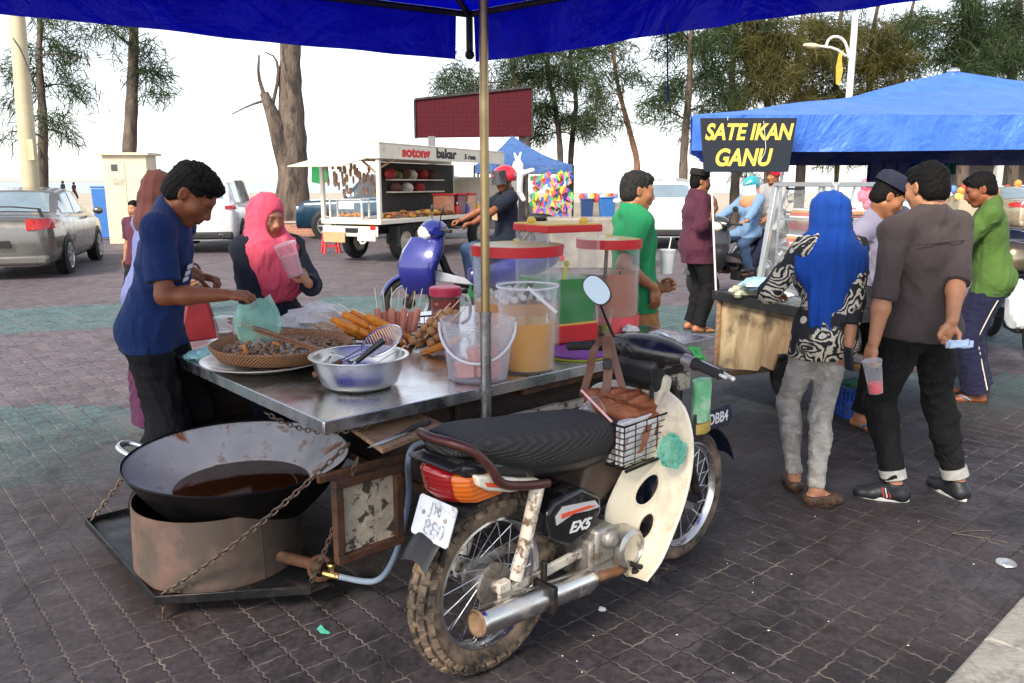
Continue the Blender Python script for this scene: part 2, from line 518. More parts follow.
def head_prims(c, Rh, fem=False, s=1.0):
    def P(x, y, z): return V(c) + Rh @ V((x * s, y * s, z * s))
    r3 = np.array(Rh)
    j = .92 if fem else 1.0
    o = [elli(P(0, -.012, .034), (.073 * s, .094 * s, .078 * s), r3, .0),
         elli(P(0, .03, -.025), (.060 * s * j, .060 * s, .078 * s), r3, .035),
         elli(P(0, .062, -.090), (.021 * s, .020 * s, .018 * s), r3, .03)]
    for e in (-1, 1):
        o += [cone(P(e * .050 * j, 0, -.05), P(e * .02, .058, -.088), .017 * s, .015 * s, .025),
              elli(P(e * .040, .056, -.022), (.024 * s, .022 * s, .022 * s), r3, .03)]
    o += [cone(P(-.034, .074, .026), P(.034, .074, .026), .011 * s, .011 * s, .02)]
    for e in (-1, 1):
        o.append(dict(elli(P(e * .032, .094, .004), (.018 * s, .014 * s, .013 * s), r3, .016), op='s'))
        o.append(elli(P(e * .032, .073, .003), (.016 * s, .011 * s, .011 * s), r3, .006))
    o += [cone(P(0, .082, .016), P(0, .103, -.024), .0075 * s, .0115 * s, .014), elli(P(0, .100, -.029), (.012 * s, .012 * s, .010 * s), r3, .01)]
    for e in (-1, 1):
        o.append(elli(P(e * .0125, .092, -.031), (.009 * s, .011 * s, .008 * s), r3, .007))
    o += [elli(P(0, .083, -.05), (.026 * s, .012 * s, .014 * s), r3, .02),
          elli(P(0, .0905, -.0545), (.022 * s, .0105 * s, .0058 * s), r3, .005), elli(P(0, .0885, -.066), (.019 * s, .0105 * s, .0068 * s), r3, .004)]
    for e in (-1, 1):
        a = np.array(Rh @ Matrix.Rotation(e * .35, 3, 'Z') @ Matrix.Rotation(.2, 3, 'X'))
        o.append(elli(P(e * .074, -.008, .0), (.008 * s, .019 * s, .031 * s), a, .006))
        o.append(dict(elli(P(e * .082, -.004, .002), (.005 * s, .010 * s, .017 * s), a, .005), op='s'))
    return o

def human(label, loc, rz, cat='person', group=None, s=1.0, fem=False, hip=(0, 0, .92), lean=0, side=0, twist=0, head=(0, 0, 0), neck=(0, 0),
          feet=None, knee=None, hands=None, skin=SK_MID, hair='short', hairm=None, top=None, bottom=None, shoes=None, vox=.0065, hijab=None, face=True, seed=1,
          girth=1.0, hat=None, brow=True, clvox=None, sw=None, fs=1.0, hs=1.0):
    root = thing('person', label, cat, loc, rz, group)
    MS = Matrix.Diagonal((s, s, s, 1)); vox = vox / s if s else vox; cv = clvox or max(vox * 1.25, .008)
    hip = V(hip)
    Rl = Matrix.Rotation(R(side), 3, 'Y') @ Matrix.Rotation(-R(lean), 3, 'X'); Rt = Rl @ rotz(R(twist))
    sw = sw or (.148 if fem else .168)
    def T(x, y, z): return hip + Rl @ V((x, y, z))
    def U(x, y, z): return hip + Rt @ V((x, y, z))
    nb = U(0, -.012, .535)
    Rn = Matrix.Rotation(R(side) * .5, 3, 'Y') @ Matrix.Rotation(-R(lean + neck[0]) * .75, 3, 'X')
    hc = nb + Rn @ V((neck[1], .022, .125))
    Rh = rotz(R(head[1])) @ Matrix.Rotation(R(head[2]), 3, 'Y') @ Matrix.Rotation(-R(head[0]), 3, 'X')
    g = girth
    f = .7
    ytor = Rt @ V((0, 1, 0))
    hw_ = .158 if fem else .146; lr = .87 if fem else 1.0
    torso = [elli(T(0, 0, .03), (hw_ * g, .108 * g, .125), Rl, 0)]
    if fem:
        torso += [elli(T(0, 0, .16), (.122 * g, .092 * g, .14), Rl, .06), elli(U(0, -.003, .33), (.138 * g, .1 * g, .165), Rt, .06),
                  elli(U(-.065, .08, .31), .058, None, .05), elli(U(.065, .08, .31), .058, None, .05)]
    else:
        torso += [elli(T(0, .004, .16), (.140 * g, .105 * g, .14), Rl, .06), elli(U(0, 0, .34), (.156 * g, .110 * g, .165), Rt, .06)]
    for e in (-1, 1): torso.append(elli(T(e * .070, -.036, -.01), .078 * g, None, .05))
    SH = {e: U(e * sw, -.008, .475) for e in (-1, 1)}
    torso += [cone(SH[-1], SH[1], .046, .046, .06)]
    for e in (-1, 1): torso.append(cone(nb + Rn @ V((e * .02, -.02, .02)), SH[e], .036, .030, .05))
    neckp = [cone(nb + Rn @ V((0, -.012, -.05)), hc + Rh @ V((0, -.022, -.05)), .058 if not fem else .05, .054 if not fem else .047, .03)]
    # arms
    UA, FA = .285, .25
    arms = {}; armP = []; hp = []
    hands = hands or {}
    for e, key in ((-1, 'L'), (1, 'R')):
        h = hands.get(key) or {}
        tgt = V(h.get('p', SH[e] + V((e * .08, .02, -.52)))); hint = V(h.get('hint', (e * .5, -1, -.3)))
        el, wr = ik(SH[e], tgt, UA, FA, hint); arms[e] = (SH[e], el, wr)
        armP += [cone(SH[e], el, .051 * (.9 if fem else 1) * (.5 + .5 * g), .039, .04), cone(el, el.lerp(wr, .35), .039, .041, .02), cone(el.lerp(wr, .35), wr, .041, .026, .02)]
        d = V(h.get('d', (wr - el).normalized())); n = V(h.get('n', (-e, .2, 0)))
        hp += hand_prims(wr, d, n, h.get('t', (0, 1, .2)), h.get('curl', .45), h.get('spread', .06), .93 if fem else 1.0, h.get('grip', 0))
    # legs
    TH, SHN = .435, .425
    feet = feet or [(-.1, 0.0, 0, 4), (.1, 0.02, 0, -4)]
    legs = {}; legP = []; footP = []; knee = knee or {}
    for e, ft in ((-1, feet[0]), (1, feet[1])):
        hj = hip + rotz(0) @ V((e * .088, 0, -.01))
        an = V((ft[0], ft[1], ft[2] + .085)); kn, an = ik(hj, an, TH, SHN, V(knee.get('L' if e < 0 else 'R', (e * .12, 1, 0))))
        legs[e] = (hj, kn, an); bk = (an - kn).normalized().cross(V((1, 0, 0)))
        legP += [cone(hj, kn, .086 * g * lr, .056 * lr, .05), cone(kn, an, .054 * lr, .037 * (.5 + .5 * lr), .02), elli(kn.lerp(an, .3) + V((0, -.022, 0)), (.045 * lr, .045 * lr, .11), None, .04)]
        fd = rotz(R(ft[3])) @ V((0, 1, 0)); pt = R(ft[4]) if len(ft) > 4 else 0
        fd = V((fd.x * math.cos(pt), fd.y * math.cos(pt), -math.sin(pt))); up = V((0, 0, 1)); up = (up - fd * fd.z).normalized() if abs(fd.z) < .99 else up
        fx = fd.cross(up)
        hl = an - fd * .035 * fs - up * .045; bl = an + fd * .10 * fs - up * .057 ; to = an + fd * .155 * fs - up * .062
        footP.append((an, hl, bl, to, fd, up, fx))
        fp = [cone(an, hl, .034, .031, .015), cone(hl, bl, .029, .028, .02, fl=(fx, 1.15)), cone(an, bl, .030, .024, .02), cone(bl - fx * .018, to - fx * .014, .020, .015, .012),
              cone(bl + fx * .018, to + fx * .020, .017, .012, .012), cone(bl, to, .02, .015, .012)]
        legP += fp; footP[-1] = footP[-1] + (fp,)
    hd = head_prims(hc, Rh, fem, hs)
    body = torso + neckp + legP + armP + hp + ([p for p in hd] if face else [elli(hc, (.072, .09, .11), Rh, .02)])
    # head last so that its carving only meets the head: torso is far below
    vs, q = sdf(body, vox)
    mats = [skin, LIP_L if fem or skin is SK_LIGHT else LIP_D]
    cen = (vs[q[:, 0]] + vs[q[:, 2]]) / 2
    loc_ = (cen - np.array(hc)) @ np.array(Rh) / hs
    mi = ((np.abs(loc_[:, 0]) < .024 - np.abs(loc_[:, 2] + .06) * .6) & (np.abs(loc_[:, 2] + .0605) < .0125) & (loc_[:, 1] > .075)).astype(int)
    np_mesh('body', vs * s, q, mats, root, mi)
    def P(x, y, z): return (hc + Rh @ V((x, y, z)) * hs) * s
    if face:
        for e in (-1, 1):
            m = MB(); m.ell(P(e * .032, .0772, -.0015), (.0105 * s, .009 * s, .0030 * s), Rh, 10); ey = m.build('eye', EYEW, root)
            m = MB(); m.ell(P(e * .032, .0838, -.0015), (.0055 * s, .003 * s, .0032 * s), Rh, 8); m.build('iris', EYED, ey)
            m = MB(); m.tube([P(e * .015, .086, .021), P(e * .03, .0835, .0255), P(e * .048, .070, .021)], [.003 * s, .0036 * s, .0018 * s], 6, sm=1); m.build('eyebrow', hairm or HAIR, root)
    hm = hairm or HAIR
    if hair == 'short':
        hv = [elli(hc + Rh @ V((0, -.017, .042)), (.079, .099, .085), Rh, 0), elli(hc + Rh @ V((0, .045, .088)), (.05, .04, .026), Rh, .03),
              elli(hc + Rh @ V((0, -.04, -.02)), (.074, .07, .07), Rh, .03),
              dict(elli(hc + Rh @ V((0, .122, .000)), (.085, .072, .078), Rh, .010), op='s'),
              dict(elli(hc + Rh @ V((0, .02, -.10)), (.2, .062, .085), Rh, .012), op='s'),
              dict(elli(hc + Rh @ V((0, -.03, -.125)), (.2, .2, .055), Rh, .015), op='s'),
              dict(elli(hc + Rh @ V((-.085, .002, -.005)), (.022, .022, .03), Rh, .008), op='s'), dict(elli(hc + Rh @ V((.085, .002, -.005)), (.022, .022, .03), Rh, .008), op='s')]
        v2, q2 = sdf(hv, max(vox, .005)); N = normals(v2, q2); r = np.random.default_rng(seed)
        w = np.zeros(len(v2))
        for k in (130, 190, 260, 340): d = r.normal(size=(2, 3)); d /= np.linalg.norm(d, axis=1)[:, None]; w += np.sin(v2 @ d[0] * k + 2 * np.sin(v2 @ d[1] * k * .6))
        up = (v2 - np.array(hc)) @ np.array(Rh)
        v2 = v2 + N * (w * .0009 * (1 + np.clip(up[:, 2] * 12, 0, 1.3)))[:, None]
        v2 = np.array(hc) + (v2 - np.array(hc)) * hs
        np_mesh('hair', v2 * s, q2, hm, root)
    if hijab:
        hj_ = [elli(hc + Rh @ V((0, -.022, .035)), (.092, .113, .098), Rh, 0), elli(hc + Rh @ V((0, .012, -.045)), (.082, .095, .09), Rh, .05),
               cone(hc + Rh @ V((0, -.02, -.06)), nb + Rt @ V((0, .01, -.02)), .088, .115, .06),
               elli(U(0, .01, .47), (sw + hijab.get('w', .04), .14, .085), Rt, .08)]
        for (x, y, z, rx, ry, rz_) in hijab.get('drape', ()): hj_.append(elli(U(x, y, z), (rx, ry, rz_), Rt, .09))
        fo = hijab.get('face', 1.0)
        hj_ += [dict(elli(hc + Rh @ V((0, .115, -.02)), (.054 * fo, .085, .079 * fo), Rh, .02), op='s')]
        for (x, y, z, nx, ny, nz) in hijab.get('cuts', ()): hj_.append(cut(U(x, y, z), Rt @ V((nx, ny, nz))))
        v2, q2 = sdf(hj_, cv); v3 = folds(v2, q2, hijab.get('amp', .006), hijab.get('k', 24), seed + 9, (1.3, 1.3, .38))
        fc = np.array(hc + Rh @ V((0, .09, -.02))); wt_ = np.clip((np.linalg.norm(v2 - fc, axis=1) - .085) / .09, 0, 1)[:, None]; v2 = v2 + (v3 - v2) * wt_
        np_mesh('headscarf', v2 * s, q2, hijab['m'], root)
    if top:
        t = top; inf = t.get('inf', .017); cl = inflate(torso, inf)
        hz = t.get('hem', .80); fr = t.get('flare', .0)
        dz = max(hip.z + .02 - hz, 0.02)
        cl.append(cone(hip + V((0, 0, .05)), hip + V((0, t.get('hy', 0), -dz - .15)), hw_ * g + inf, (hw_ + fr) * g + inf, .05, fl=((0, 1, 0), t.get('flat', .76))))
        cl.append(elli(T(0, 0, .03), (hw_ * g + .004 + inf, .112 * g + inf, .14), Rl, .03))
        for e in (-1, 1): cl.append(elli(T(e * .066, -.036, -.01), .080 * g + inf, None, .05)); cl.append(cone(legs[e][0], legs[e][1], .095 * g * lr + inf, .068 * lr + inf, .03))
        sl = t.get('sleeve', .45); si = t.get('sinf', inf + .004)
        for e in (-1, 1):
            a, el, wr = arms[e]; L = sl * (UA + FA)
            if L <= UA:
                d = (el - a).normalized(); end = a + d * L
                cl.append(cone(a - d * .0, end, .047 + si, .045 + si + t.get('cuff', .004), .035, c1=True))
            else:
                fw = (L - UA) / FA; end = el.lerp(wr, min(fw, 1.0))
                cl += [cone(a, el, .048 + si * .9, .042 + si * .8, .03), cone(el, end, .044 + si * .8, .046 + si * .6 - .012 * fw + t.get('cuff', 0), .02, c1=True)]
        nd = (Rn @ V((0, 0, 1)))
        cl.append(dict(cone(nb + Rn @ V((0, .012, -.005)), nb + Rn @ V((0, .02, .3)), .066, .12, .012, op='u'), op='s'))
        if t.get('collar'):
            cl.append(cone(nb + Rn @ V((0, -.012, -.01)), nb + Rn @ V((0, -.012, .035)), .079, .070, .01, c1=True))
            cl.append(dict(cone(nb + Rn @ V((0, .0, .0)), nb + Rn @ V((0, .0, .2)), .064, .062, .005), op='s'))
        hn = V(t.get('hemn', (0, 0, -1)))
        cl.append(cut((hip.x, hip.y, hz), hn))
        v2, q2 = sdf(cl, cv); v3 = folds(v2, q2, t.get('amp', .006), t.get('k', 20), seed + 3, t.get('ax', (1, 1, .6)))
        v2 = v2 + (v3 - v2) * np.clip((v2[:, 2] - hz - .006) / .07, 0, 1)[:, None]
        np_mesh(t.get('name', 'shirt'), v2 * s, q2, t['m'], root)
    if bottom:
        b = bottom; inf = b.get('inf', .014)
        cl = [elli(T(0, 0, .02), (hw_ * g + inf, .108 * g + inf, .12 + inf), Rl, 0)]
        for e in (-1, 1):
            cl.append(elli(T(e * .070, -.036, -.01), .078 * g + inf, None, .05))
            hj, kn, an = legs[e]; e0, e1, e2 = b.get('r', (.09, .064, .05))
            fl = b.get('len', 1.0); end = kn.lerp(an, fl)
            d = (end - kn).normalized()
            cl += [cone(hj, kn, e0 * g + inf, e1 + inf, .05), cone(kn, end + d * .0, e1 + inf, e2 + inf, .03, c1=True)]
            if b.get('calf', True): cl.append(elli(kn.lerp(an, .3) + V((0, -.02, 0)), (.045 * lr + inf, .045 * lr + inf, .12), None, .04))
        if b.get('skirt'):
            cl.append(cone(hip + V((0, 0, 0)), V((hip.x, hip.y, b['skirt'])), .165 + inf, .2 + inf, .05, c1=True, fl=((0, 1, 0), .8)))
        cl.append(cut(T(0, 0, b.get('waist', .11)), Rl @ V((0, 0, 1))))
        if top and not top.get('tuck'): cl.append(cut((0, 0, top.get('hem', .8) + .035), -V(top.get('hemn', (0, 0, -1)))))
        v2, q2 = sdf(cl, cv); v2 = folds(v2, q2, b.get('amp', .006), b.get('k', 22), seed + 5, b.get('ax', (1, 1, .8)))
        np_mesh(b.get('name', 'trousers'), v2 * s, q2, b['m'], root)
        if b.get('turnup'):
            for e in (-1, 1):
                hj, kn, an = legs[e]; d = (an - kn).normalized(); end = kn.lerp(an, b.get('len', 1)); rr = b.get('r', (.09, .064, .05))[2] + inf
                m = MB(); m.lathe([(rr * s - .006, -.05 * s), (rr * s + .006, -.05 * s), (rr * s + .007, .0), (rr * s - .006, 0)], 20, end * s, frame((0, 0, 0), *axes(d)).to_3x3()); m.build('turn_up', b['turnup'], root)
    if shoes:
        for (an, hl, bl, to, fd, up, fx, fp) in footP:
            kd = shoes['kind']; gz = hl - up * .036
            if kd in ('shoe', 'flat'):
                pr = inflate(fp, .010) + [cone(bl, to + fd * .012, .036, .028, .02), dict(cone(an + up * .02, an + up * .3, .034, .05, .0), op='s'), cut(gz, -up), cut(an + up * .012, up)]
                if kd == 'flat': pr += [dict(elli(an + fd * .03 + up * .002, (.034, .075, .042), Matrix((fx, fd, up)).transposed(), .006), op='s'), cut(an - up * .022, up)]
                vv, qq = sdf(pr, .0065); so = np_mesh('shoe', vv * s, qq, shoes['m'], root)
                sp = [V((.043 * math.cos(a) * (1 if math.sin(a) > -.2 else .85) * (.5 + .5 * fs), (.5 * .262 * math.sin(a) + .055) * fs, 0)) for a in [2 * PI * k / 28 for k in range(28)]]
                m = MB(); M3 = Matrix((fx, fd, up)).transposed()
                rings = [[(an - up * (.085 - zz) + M3 @ (V((p.x * kk, (p.y - .055) * kk + .055, 0)))) * s for p in sp] for zz, kk in ((.0, .96), (.004, 1.0), (.018, 1.0), (.024, .95))]
                m.loft(rings); m.build('sole', shoes.get('sole', shoes['m']), so)
            else:
                sp = [V((.044 * math.cos(a), .5 * .262 * math.sin(a) + .05, 0)) for a in [2 * PI * k / 26 for k in range(26)]]
                M3 = Matrix((fx, fd, up)).transposed(); m = MB()
                rings = [[(an - up * (.0855 - zz) + M3 @ V((p.x * kk, (p.y - .05) * kk + .05, 0))) * s for p in sp] for zz, kk in ((0, .97), (.006, 1), (.014, .98))]
                m.loft(rings); so = m.build('sandal', shoes['m'], root)
                m = MB(); t0 = an - up * .05 + fd * .135
                for e in (-1, 1): m.tube([t0 * s, (an + fd * .095 - up * .028 + fx * e * .03) * s, (an + fd * .045 - up * .055 + fx * e * .044) * s], .006 * s, 6, sm=1)
                m.build('strap', shoes.get('strap', shoes['m']), so)
    info = dict(feet=[tuple(q * s if i < 4 else q for i, q in enumerate(ft_[:7])) for ft_ in footP], root=root, hc=hc * s, Rh=Rh, arms=arms, s=s, nb=nb * s, Rt=Rt, P=P, U=lambda x, y, z: U(x, y, z) * s, legs=legs)
    if hat == 'helmet' or isinstance(hat, dict):
        helmet(info, hat)
    return info
def axes(z):
    z = V(z).normalized(); x = z.cross(V((0, 1, 0)))
    if x.length < 1e-3: x = V((1, 0, 0))
    x.normalize(); return x, z.cross(x), z
def helmet(I, h):
    hc, Rh, s = I['hc'], I['Rh'], I['s']
    def P(x, y, z): return hc / s + Rh @ V((x, y, z))
    pr = [elli(P(0, -.014, .048), (.118, .138, .122), Rh, 0), cone(P(0, .06, .085), P(0, .155, .06), .05, .008, .03, fl=(Rh @ V((1, 0, 0)), 1.9)),
          dict(elli(P(0, -.01, -.01), (.1, .115, .125), Rh, .01), op='s'), cut(P(0, 0, -.03), Rh @ V((0, -.1, -1))), dict(elli(P(0, .16, -.03), (.12, .15, .085), Rh, .01), op='s')]
    v, q = sdf(pr, .008); o = np_mesh('helmet', v * s, q, h['m'], I['root'])
    m = MB()
    for e in (-1, 1): m.tube([P(e * .1, 0, -.02) * s, P(e * .07, .03, -.09) * s, P(0, .05, -.125) * s], .006, 5, sm=1)
    m.build('chin_strap', MATS['black_rubber'], o)
    if h.get('visor'):
        g = []
        for i in range(7):
            a = -1.25 + i * 2.5 / 6; row = []
            for j in range(4):
                rr = 1.0 + .04 * j; vz = h.get('vz', 0)
                row.append(P(.118 * math.sin(a) * rr, -.005 + .148 * math.cos(a) * rr, .045 + vz - .05 * j) * s)
            g.append(row)
        m = MB(); m.sheet(g, .003); m.build('visor', h['visor'], o)
# ---------------------------------------------------------------- light, sky
SUN_EL, SUN_AZ = R(40), R(-150)     # azimuth from +Y towards +X
w = bpy.data.worlds.new("World"); scene.world = w; w.use_nodes = True
wt = w.node_tree; bg = wt.nodes['Background']
sky = wt.nodes.new('ShaderNodeTexSky'); sky.sky_type = 'NISHITA'; sky.sun_disc = False
sky.sun_elevation = SUN_EL; sky.sun_rotation = SUN_AZ; sky.air_density = 1.0; sky.dust_density = 1.0; sky.ozone_density = 1.0
hs = wt.nodes.new('ShaderNodeHueSaturation'); hs.inputs['Saturation'].default_value = .36
wt.links.new(sky.outputs[0], hs.inputs['Color']); wt.links.new(hs.outputs[0], bg.inputs['Color'])
bg.inputs['Strength'].default_value = .112
sl = bpy.data.lights.new("sun", 'SUN'); sl.energy = 2.0; sl.angle = R(16); sl.color = (1, .88, .70)
so = bpy.data.objects.new("sun", sl); COL.objects.link(so)
sd = V((math.sin(SUN_AZ) * math.cos(SUN_EL), math.cos(SUN_AZ) * math.cos(SUN_EL), math.sin(SUN_EL)))
so.rotation_euler = sd.to_track_quat('Z', 'Y').to_euler(); so.location = sd * 40
vs_ = scene.view_settings; vs_.view_transform = 'Standard'; vs_.look = 'None'; vs_.gamma = 1; vs_.use_curve_mapping = False; vs_.exposure = 1.52
cy = scene.cycles; cy.max_bounces = 8; cy.transparent_max_bounces = 16; cy.caustics_reflective = False; cy.caustics_refractive = False
try: cy.use_denoising = True
except Exception: pass

# ---------------------------------------------------------------- shared materials
RUB = mat('black_rubber', (.018, .018, .018), .75, 0, .3, 12, .12, 90, dirt=(.10, .08, .06), da=(.56, .78), ds=9)
CHROME = mat('chrome', (.62, .62, .63), .2, 1.0, .1, 9, .05, 60, dirt=(.12, .08, .05), da=(.60, .74), ds=14)
STEEL = mat('stainless_steel', (.58, .59, .61), .27, 1.0, .1, 7, .03, 40)
DARKM = mat('dark_metal', (.03, .03, .032), .5, .7, .3, 12, .15, 70, dirt=(.09, .05, .03), da=(.5, .7), ds=10)
RUST = mat('rusty_metal', (.10, .045, .025), .8, .3, .45, 14, .35, 60, dirt=(.03, .022, .018), da=(.45, .65), ds=16)
BLKP = mat('black_plastic', (.014, .014, .016), .38, 0, .25, 14, .06, 80, dirt=(.10, .085, .07), da=(.60, .78), ds=11)
WHITE = mat('white_paint', (.72, .70, .66), .45, 0, .06, 8, .05, 40, dirt=(.33, .27, .2), da=(.58, .8), ds=5)
RED = mat('red_plastic', (.62, .02, .025), .35, 0, .1, 9)
YEL = mat('yellow_plastic', (.75, .50, .09), .4, 0, .1, 9)
GLASSD = mat('dark_glass', (.02, .025, .03), .06, 0, .1, 5, 0, coat=.6)
GLASSB = mat('sky_glass', (.16, .22, .27), .06, 0, .15, 3, 0, coat=.5)
CLEAR = film('clear_plastic', (.82, .86, .88), .15, .962, .55)
MILKY = film('milky_plastic', (.80, .83, .88), .3, .86, .8)
GREENBAG = film('green_plastic_bag', (.10, .55, .40), .25, .58, .9)
WHITEBAG = film('white_plastic_bag', (.82, .84, .86), .35, .25, .95)
WOOD = mat('worn_wood', (.36, .22, .12), .7, 0, .35, 5, .25, 40, dirt=(.16, .1, .06), da=(.5, .7), ds=7, stretch=(2, 9, 9))
BARK = mat('bark', (.13, .098, .078), .95, 0, .45, 3.5, .9, 10, dirt=(.045, .035, .03), da=(.5, .62), ds=5, bd=.08, stretch=(1, 1, .28))
BARKR = mat('reddish_bark', (.26, .135, .085), .95, 0, .35, 4, .7, 9, bd=.06, stretch=(1, 1, .3))

# ---------------------------------------------------------------- ground
def paver_mat():
    m, nt, b = newmat('interlocking_pavers'); o = nt.obj()
    mp = nt.node('ShaderNodeMapping'); nt.l.new(o, mp.inputs[0]); mp.inputs['Rotation'].default_value = (0, 0, -R(41))
    x, y, z = nt.xyz(mp.outputs[0])
    W, Hh = .113, .122
    def zig(v, per, amp): return nt.m('MULTIPLY', nt.m('SUBTRACT', nt.m('PINGPONG', nt.m('ADD', v, 100.0), per), per / 2), amp / per * 2)
    wob = nt.m('ADD', nt.m('MULTIPLY', nt.m('SUBTRACT', nt.noise(o, 2.2, 2), .5), .014), nt.m('MULTIPLY', nt.m('SUBTRACT', nt.noise(o, 24, 2), .5), .007))
    a = nt.m('DIVIDE', nt.m('ADD', nt.m('ADD', x, zig(y, .021, .0042)), wob), W)
    bb = nt.m('DIVIDE', nt.m('ADD', nt.m('ADD', y, zig(x, .0283, .0028)), wob), Hh)
    ca_, cb_ = nt.m('FLOOR', a), nt.m('FLOOR', bb)
    ea = nt.m('MULTIPLY', nt.m('SUBTRACT', .5, nt.m('ABSOLUTE', nt.m('SUBTRACT', nt.m('FRACT', a), .5))), W)
    eb = nt.m('MULTIPLY', nt.m('SUBTRACT', .5, nt.m('ABSOLUTE', nt.m('SUBTRACT', nt.m('FRACT', bb), .5))), Hh)
    e = nt.m('MINIMUM', ea, eb)
    big = nt.noise(o, .45, 6, .6, .6); mid = nt.noise(o, 2.6, 7, .65, .5); fine = nt.noise(o, 34, 6, .7)
    wn = nt.node('ShaderNodeTexWhiteNoise'); wn.noise_dimensions = '2D'; nt.l.new(nt.vec(ca_, cb_), wn.inputs['Vector'])
    rnd = wn.outputs['Value']
    # world position of the paver's middle, for the coloured bands
    cx = nt.m('MULTIPLY', nt.m('ADD', ca_, .5), W); cyy = nt.m('MULTIPLY', nt.m('ADD', cb_, .5), Hh)
    c41, s41 = math.cos(R(41)), math.sin(R(41))
    gx = nt.m('SUBTRACT', nt.m('MULTIPLY', cx, c41), nt.m('MULTIPLY', cyy, s41)); gy = nt.m('ADD', nt.m('MULTIPLY', cx, s41), nt.m('MULTIPLY', cyy, c41))
    px, py, pz = nt.xyz(o)
    def inside(v, lo, hi): return nt.m('MULTIPLY', nt.m('GREATER_THAN', v, lo), nt.m('LESS_THAN', v, hi))
    b1 = nt.m('MULTIPLY', inside(gy, 3.95, 5.45), nt.m('LESS_THAN', gx, -1.2))
    g2 = nt.m('SUBTRACT', gy, nt.m('MULTIPLY', nt.m('ADD', gx, 5.5), .45))
    b2 = nt.m('MULTIPLY', inside(g2, 8.1, 10.2), nt.m('LESS_THAN', gx, -3.2))
    g3 = nt.m('ADD', gy, nt.m('MULTIPLY', gx, .2))
    b3 = nt.m('MULTIPLY', inside(g3, 8.6, 10.6), nt.m('GREATER_THAN', gx, -2.6))
    b4 = nt.m('MULTIPLY', inside(gy, 5.0, 6.4), nt.m('GREATER_THAN', gx, .9))
    band = nt.m('MULTIPLY', nt.m('ADD', nt.m('ADD', b1, b2), nt.m('ADD', b3, b4), clamp=True), nt.ramp(mid, .25, .5, .55, 1))
    red = nt.mix(rnd, (.108, .088, .106), (.178, .146, .168))
    grn = nt.mix(rnd, (.058, .140, .150), (.105, .205, .205))
    c = nt.mix(band, red, grn)
    c = nt.mix(nt.ramp(fine, .42, .60, 0, .7), c, (.036, .027, .032), 'MIX')
    # trodden, greasy dirt near the stalls
    dx = nt.m('SUBTRACT', px, 1.5); dy = nt.m('SUBTRACT', py, 3.2)
    dd = nt.m('SQRT', nt.m('ADD', nt.m('MULTIPLY', nt.m('MULTIPLY', dx, dx), .28), nt.m('MULTIPLY', nt.m('MULTIPLY', dy, dy), .5)))
    grease = nt.m('MULTIPLY', nt.ramp(nt.m('ADD', dd, nt.m('MULTIPLY', nt.m('SUBTRACT', big, .5), 2.4)), 1.9, 3.3, 1, 0), 1.0)
    c = nt.mix(nt.m('MULTIPLY', grease, .85), c, nt.mix(nt.ramp(fine, .35, .65), (.040, .036, .041), (.014, .012, .013)))
    c = nt.mix(nt.ramp(mid, .52, .72, 0, .6), c, (.036, .030, .034))
    c = nt.mix(nt.m('MULTIPLY', nt.ramp(mid, .30, .44, .55, 0), nt.m('SUBTRACT', 1.0, nt.m('MULTIPLY', grease, .3))), c, (.13, .115, .125))
    st_ = nt.ramp(nt.noise(o, 1.35, 8, .7, 1.6), .50, .60); c = nt.mix(nt.m('MULTIPLY', st_, nt.m('MULTIPLY', grease, .75)), c, (.0075, .0065, .0075))
    wr_ = nt.ramp(nt.noise(o, .75, 8, .75, 1.0), .54, .66); c = nt.mix(nt.m('MULTIPLY', wr_, .5), c, nt.mix(fine, (.05, .045, .055), (.17, .155, .175)))
    rb_ = nt.ramp(nt.noise(o, .9, 3), .48, .62); c = nt.mix(nt.m('MULTIPLY', rb_, nt.m('MULTIPLY', grease, .30)), c, (.050, .030, .027))
    # joints: dark gaps, filled with pale sand here and there
    sand = nt.ramp(nt.noise(o, 1.1, 5, .6), .42, .56)
    sand2 = nt.ramp(nt.noise(o, 9, 4), .40, .6)
    zj = nt.ramp(nt.m('SUBTRACT', eb, ea), -.001, .001); sandj = nt.m('MAXIMUM', nt.m('MULTIPLY', sand, sand2), nt.m('MULTIPLY', nt.m('MULTIPLY', zj, sand2), .8))
    jc = nt.mix(sandj, (.012, .010, .010), (.24, .195, .17))
    jw = nt.ramp(nt.m('ADD', e, nt.m('MULTIPLY', nt.m('SUBTRACT', nt.noise(o, 45, 3), .5), .006)), .0016, .0048, 1, 0)
    fill = nt.ramp(nt.noise(o, .8, 4, .6), .40, .60)
    jm = nt.m('MULTIPLY', jw, nt.m('SUBTRACT', 1.0, nt.m('MULTIPLY', nt.m('MULTIPLY', fill, grease), .93)))
    c = nt.mix(jm, c, jc)
    spk = nt.noise(o, 95, 2, .5); c = nt.mix(nt.ramp(spk, .70, .76, 0, .5), c, (.30, .28, .26))
    nt.l.new(c, b.inputs['Base Color'])
    r = nt.m('ADD', nt.ramp(mid, .3, .7, .50, .72), nt.m('MULTIPLY', jw, .2), clamp=True)
    nt.l.new(r, b.inputs['Roughness']); b.inputs['Specular IOR Level'].default_value = .42
    h = nt.m('ADD', nt.m('MULTIPLY', nt.ramp(e, 0, .007), nt.m('SUBTRACT', 1.0, nt.m('MULTIPLY', nt.m('MULTIPLY', fill, grease), .8))), nt.m('ADD', nt.m('MULTIPLY', fine, .5), nt.m('MULTIPLY', nt.m('ADD', rnd, mid), .22)))
    nt.l.new(nt.bump(h, .7, .006), b.inputs['Normal'])
    return m
PAVER = paver_mat()
m = MB(); m.add([(-70, -12, 0), (70, -12, 0), (70, 40, 0), (-70, 40, 0)], [(0, 1, 2, 3)]); struct(m.build('paved_ground', PAVER))
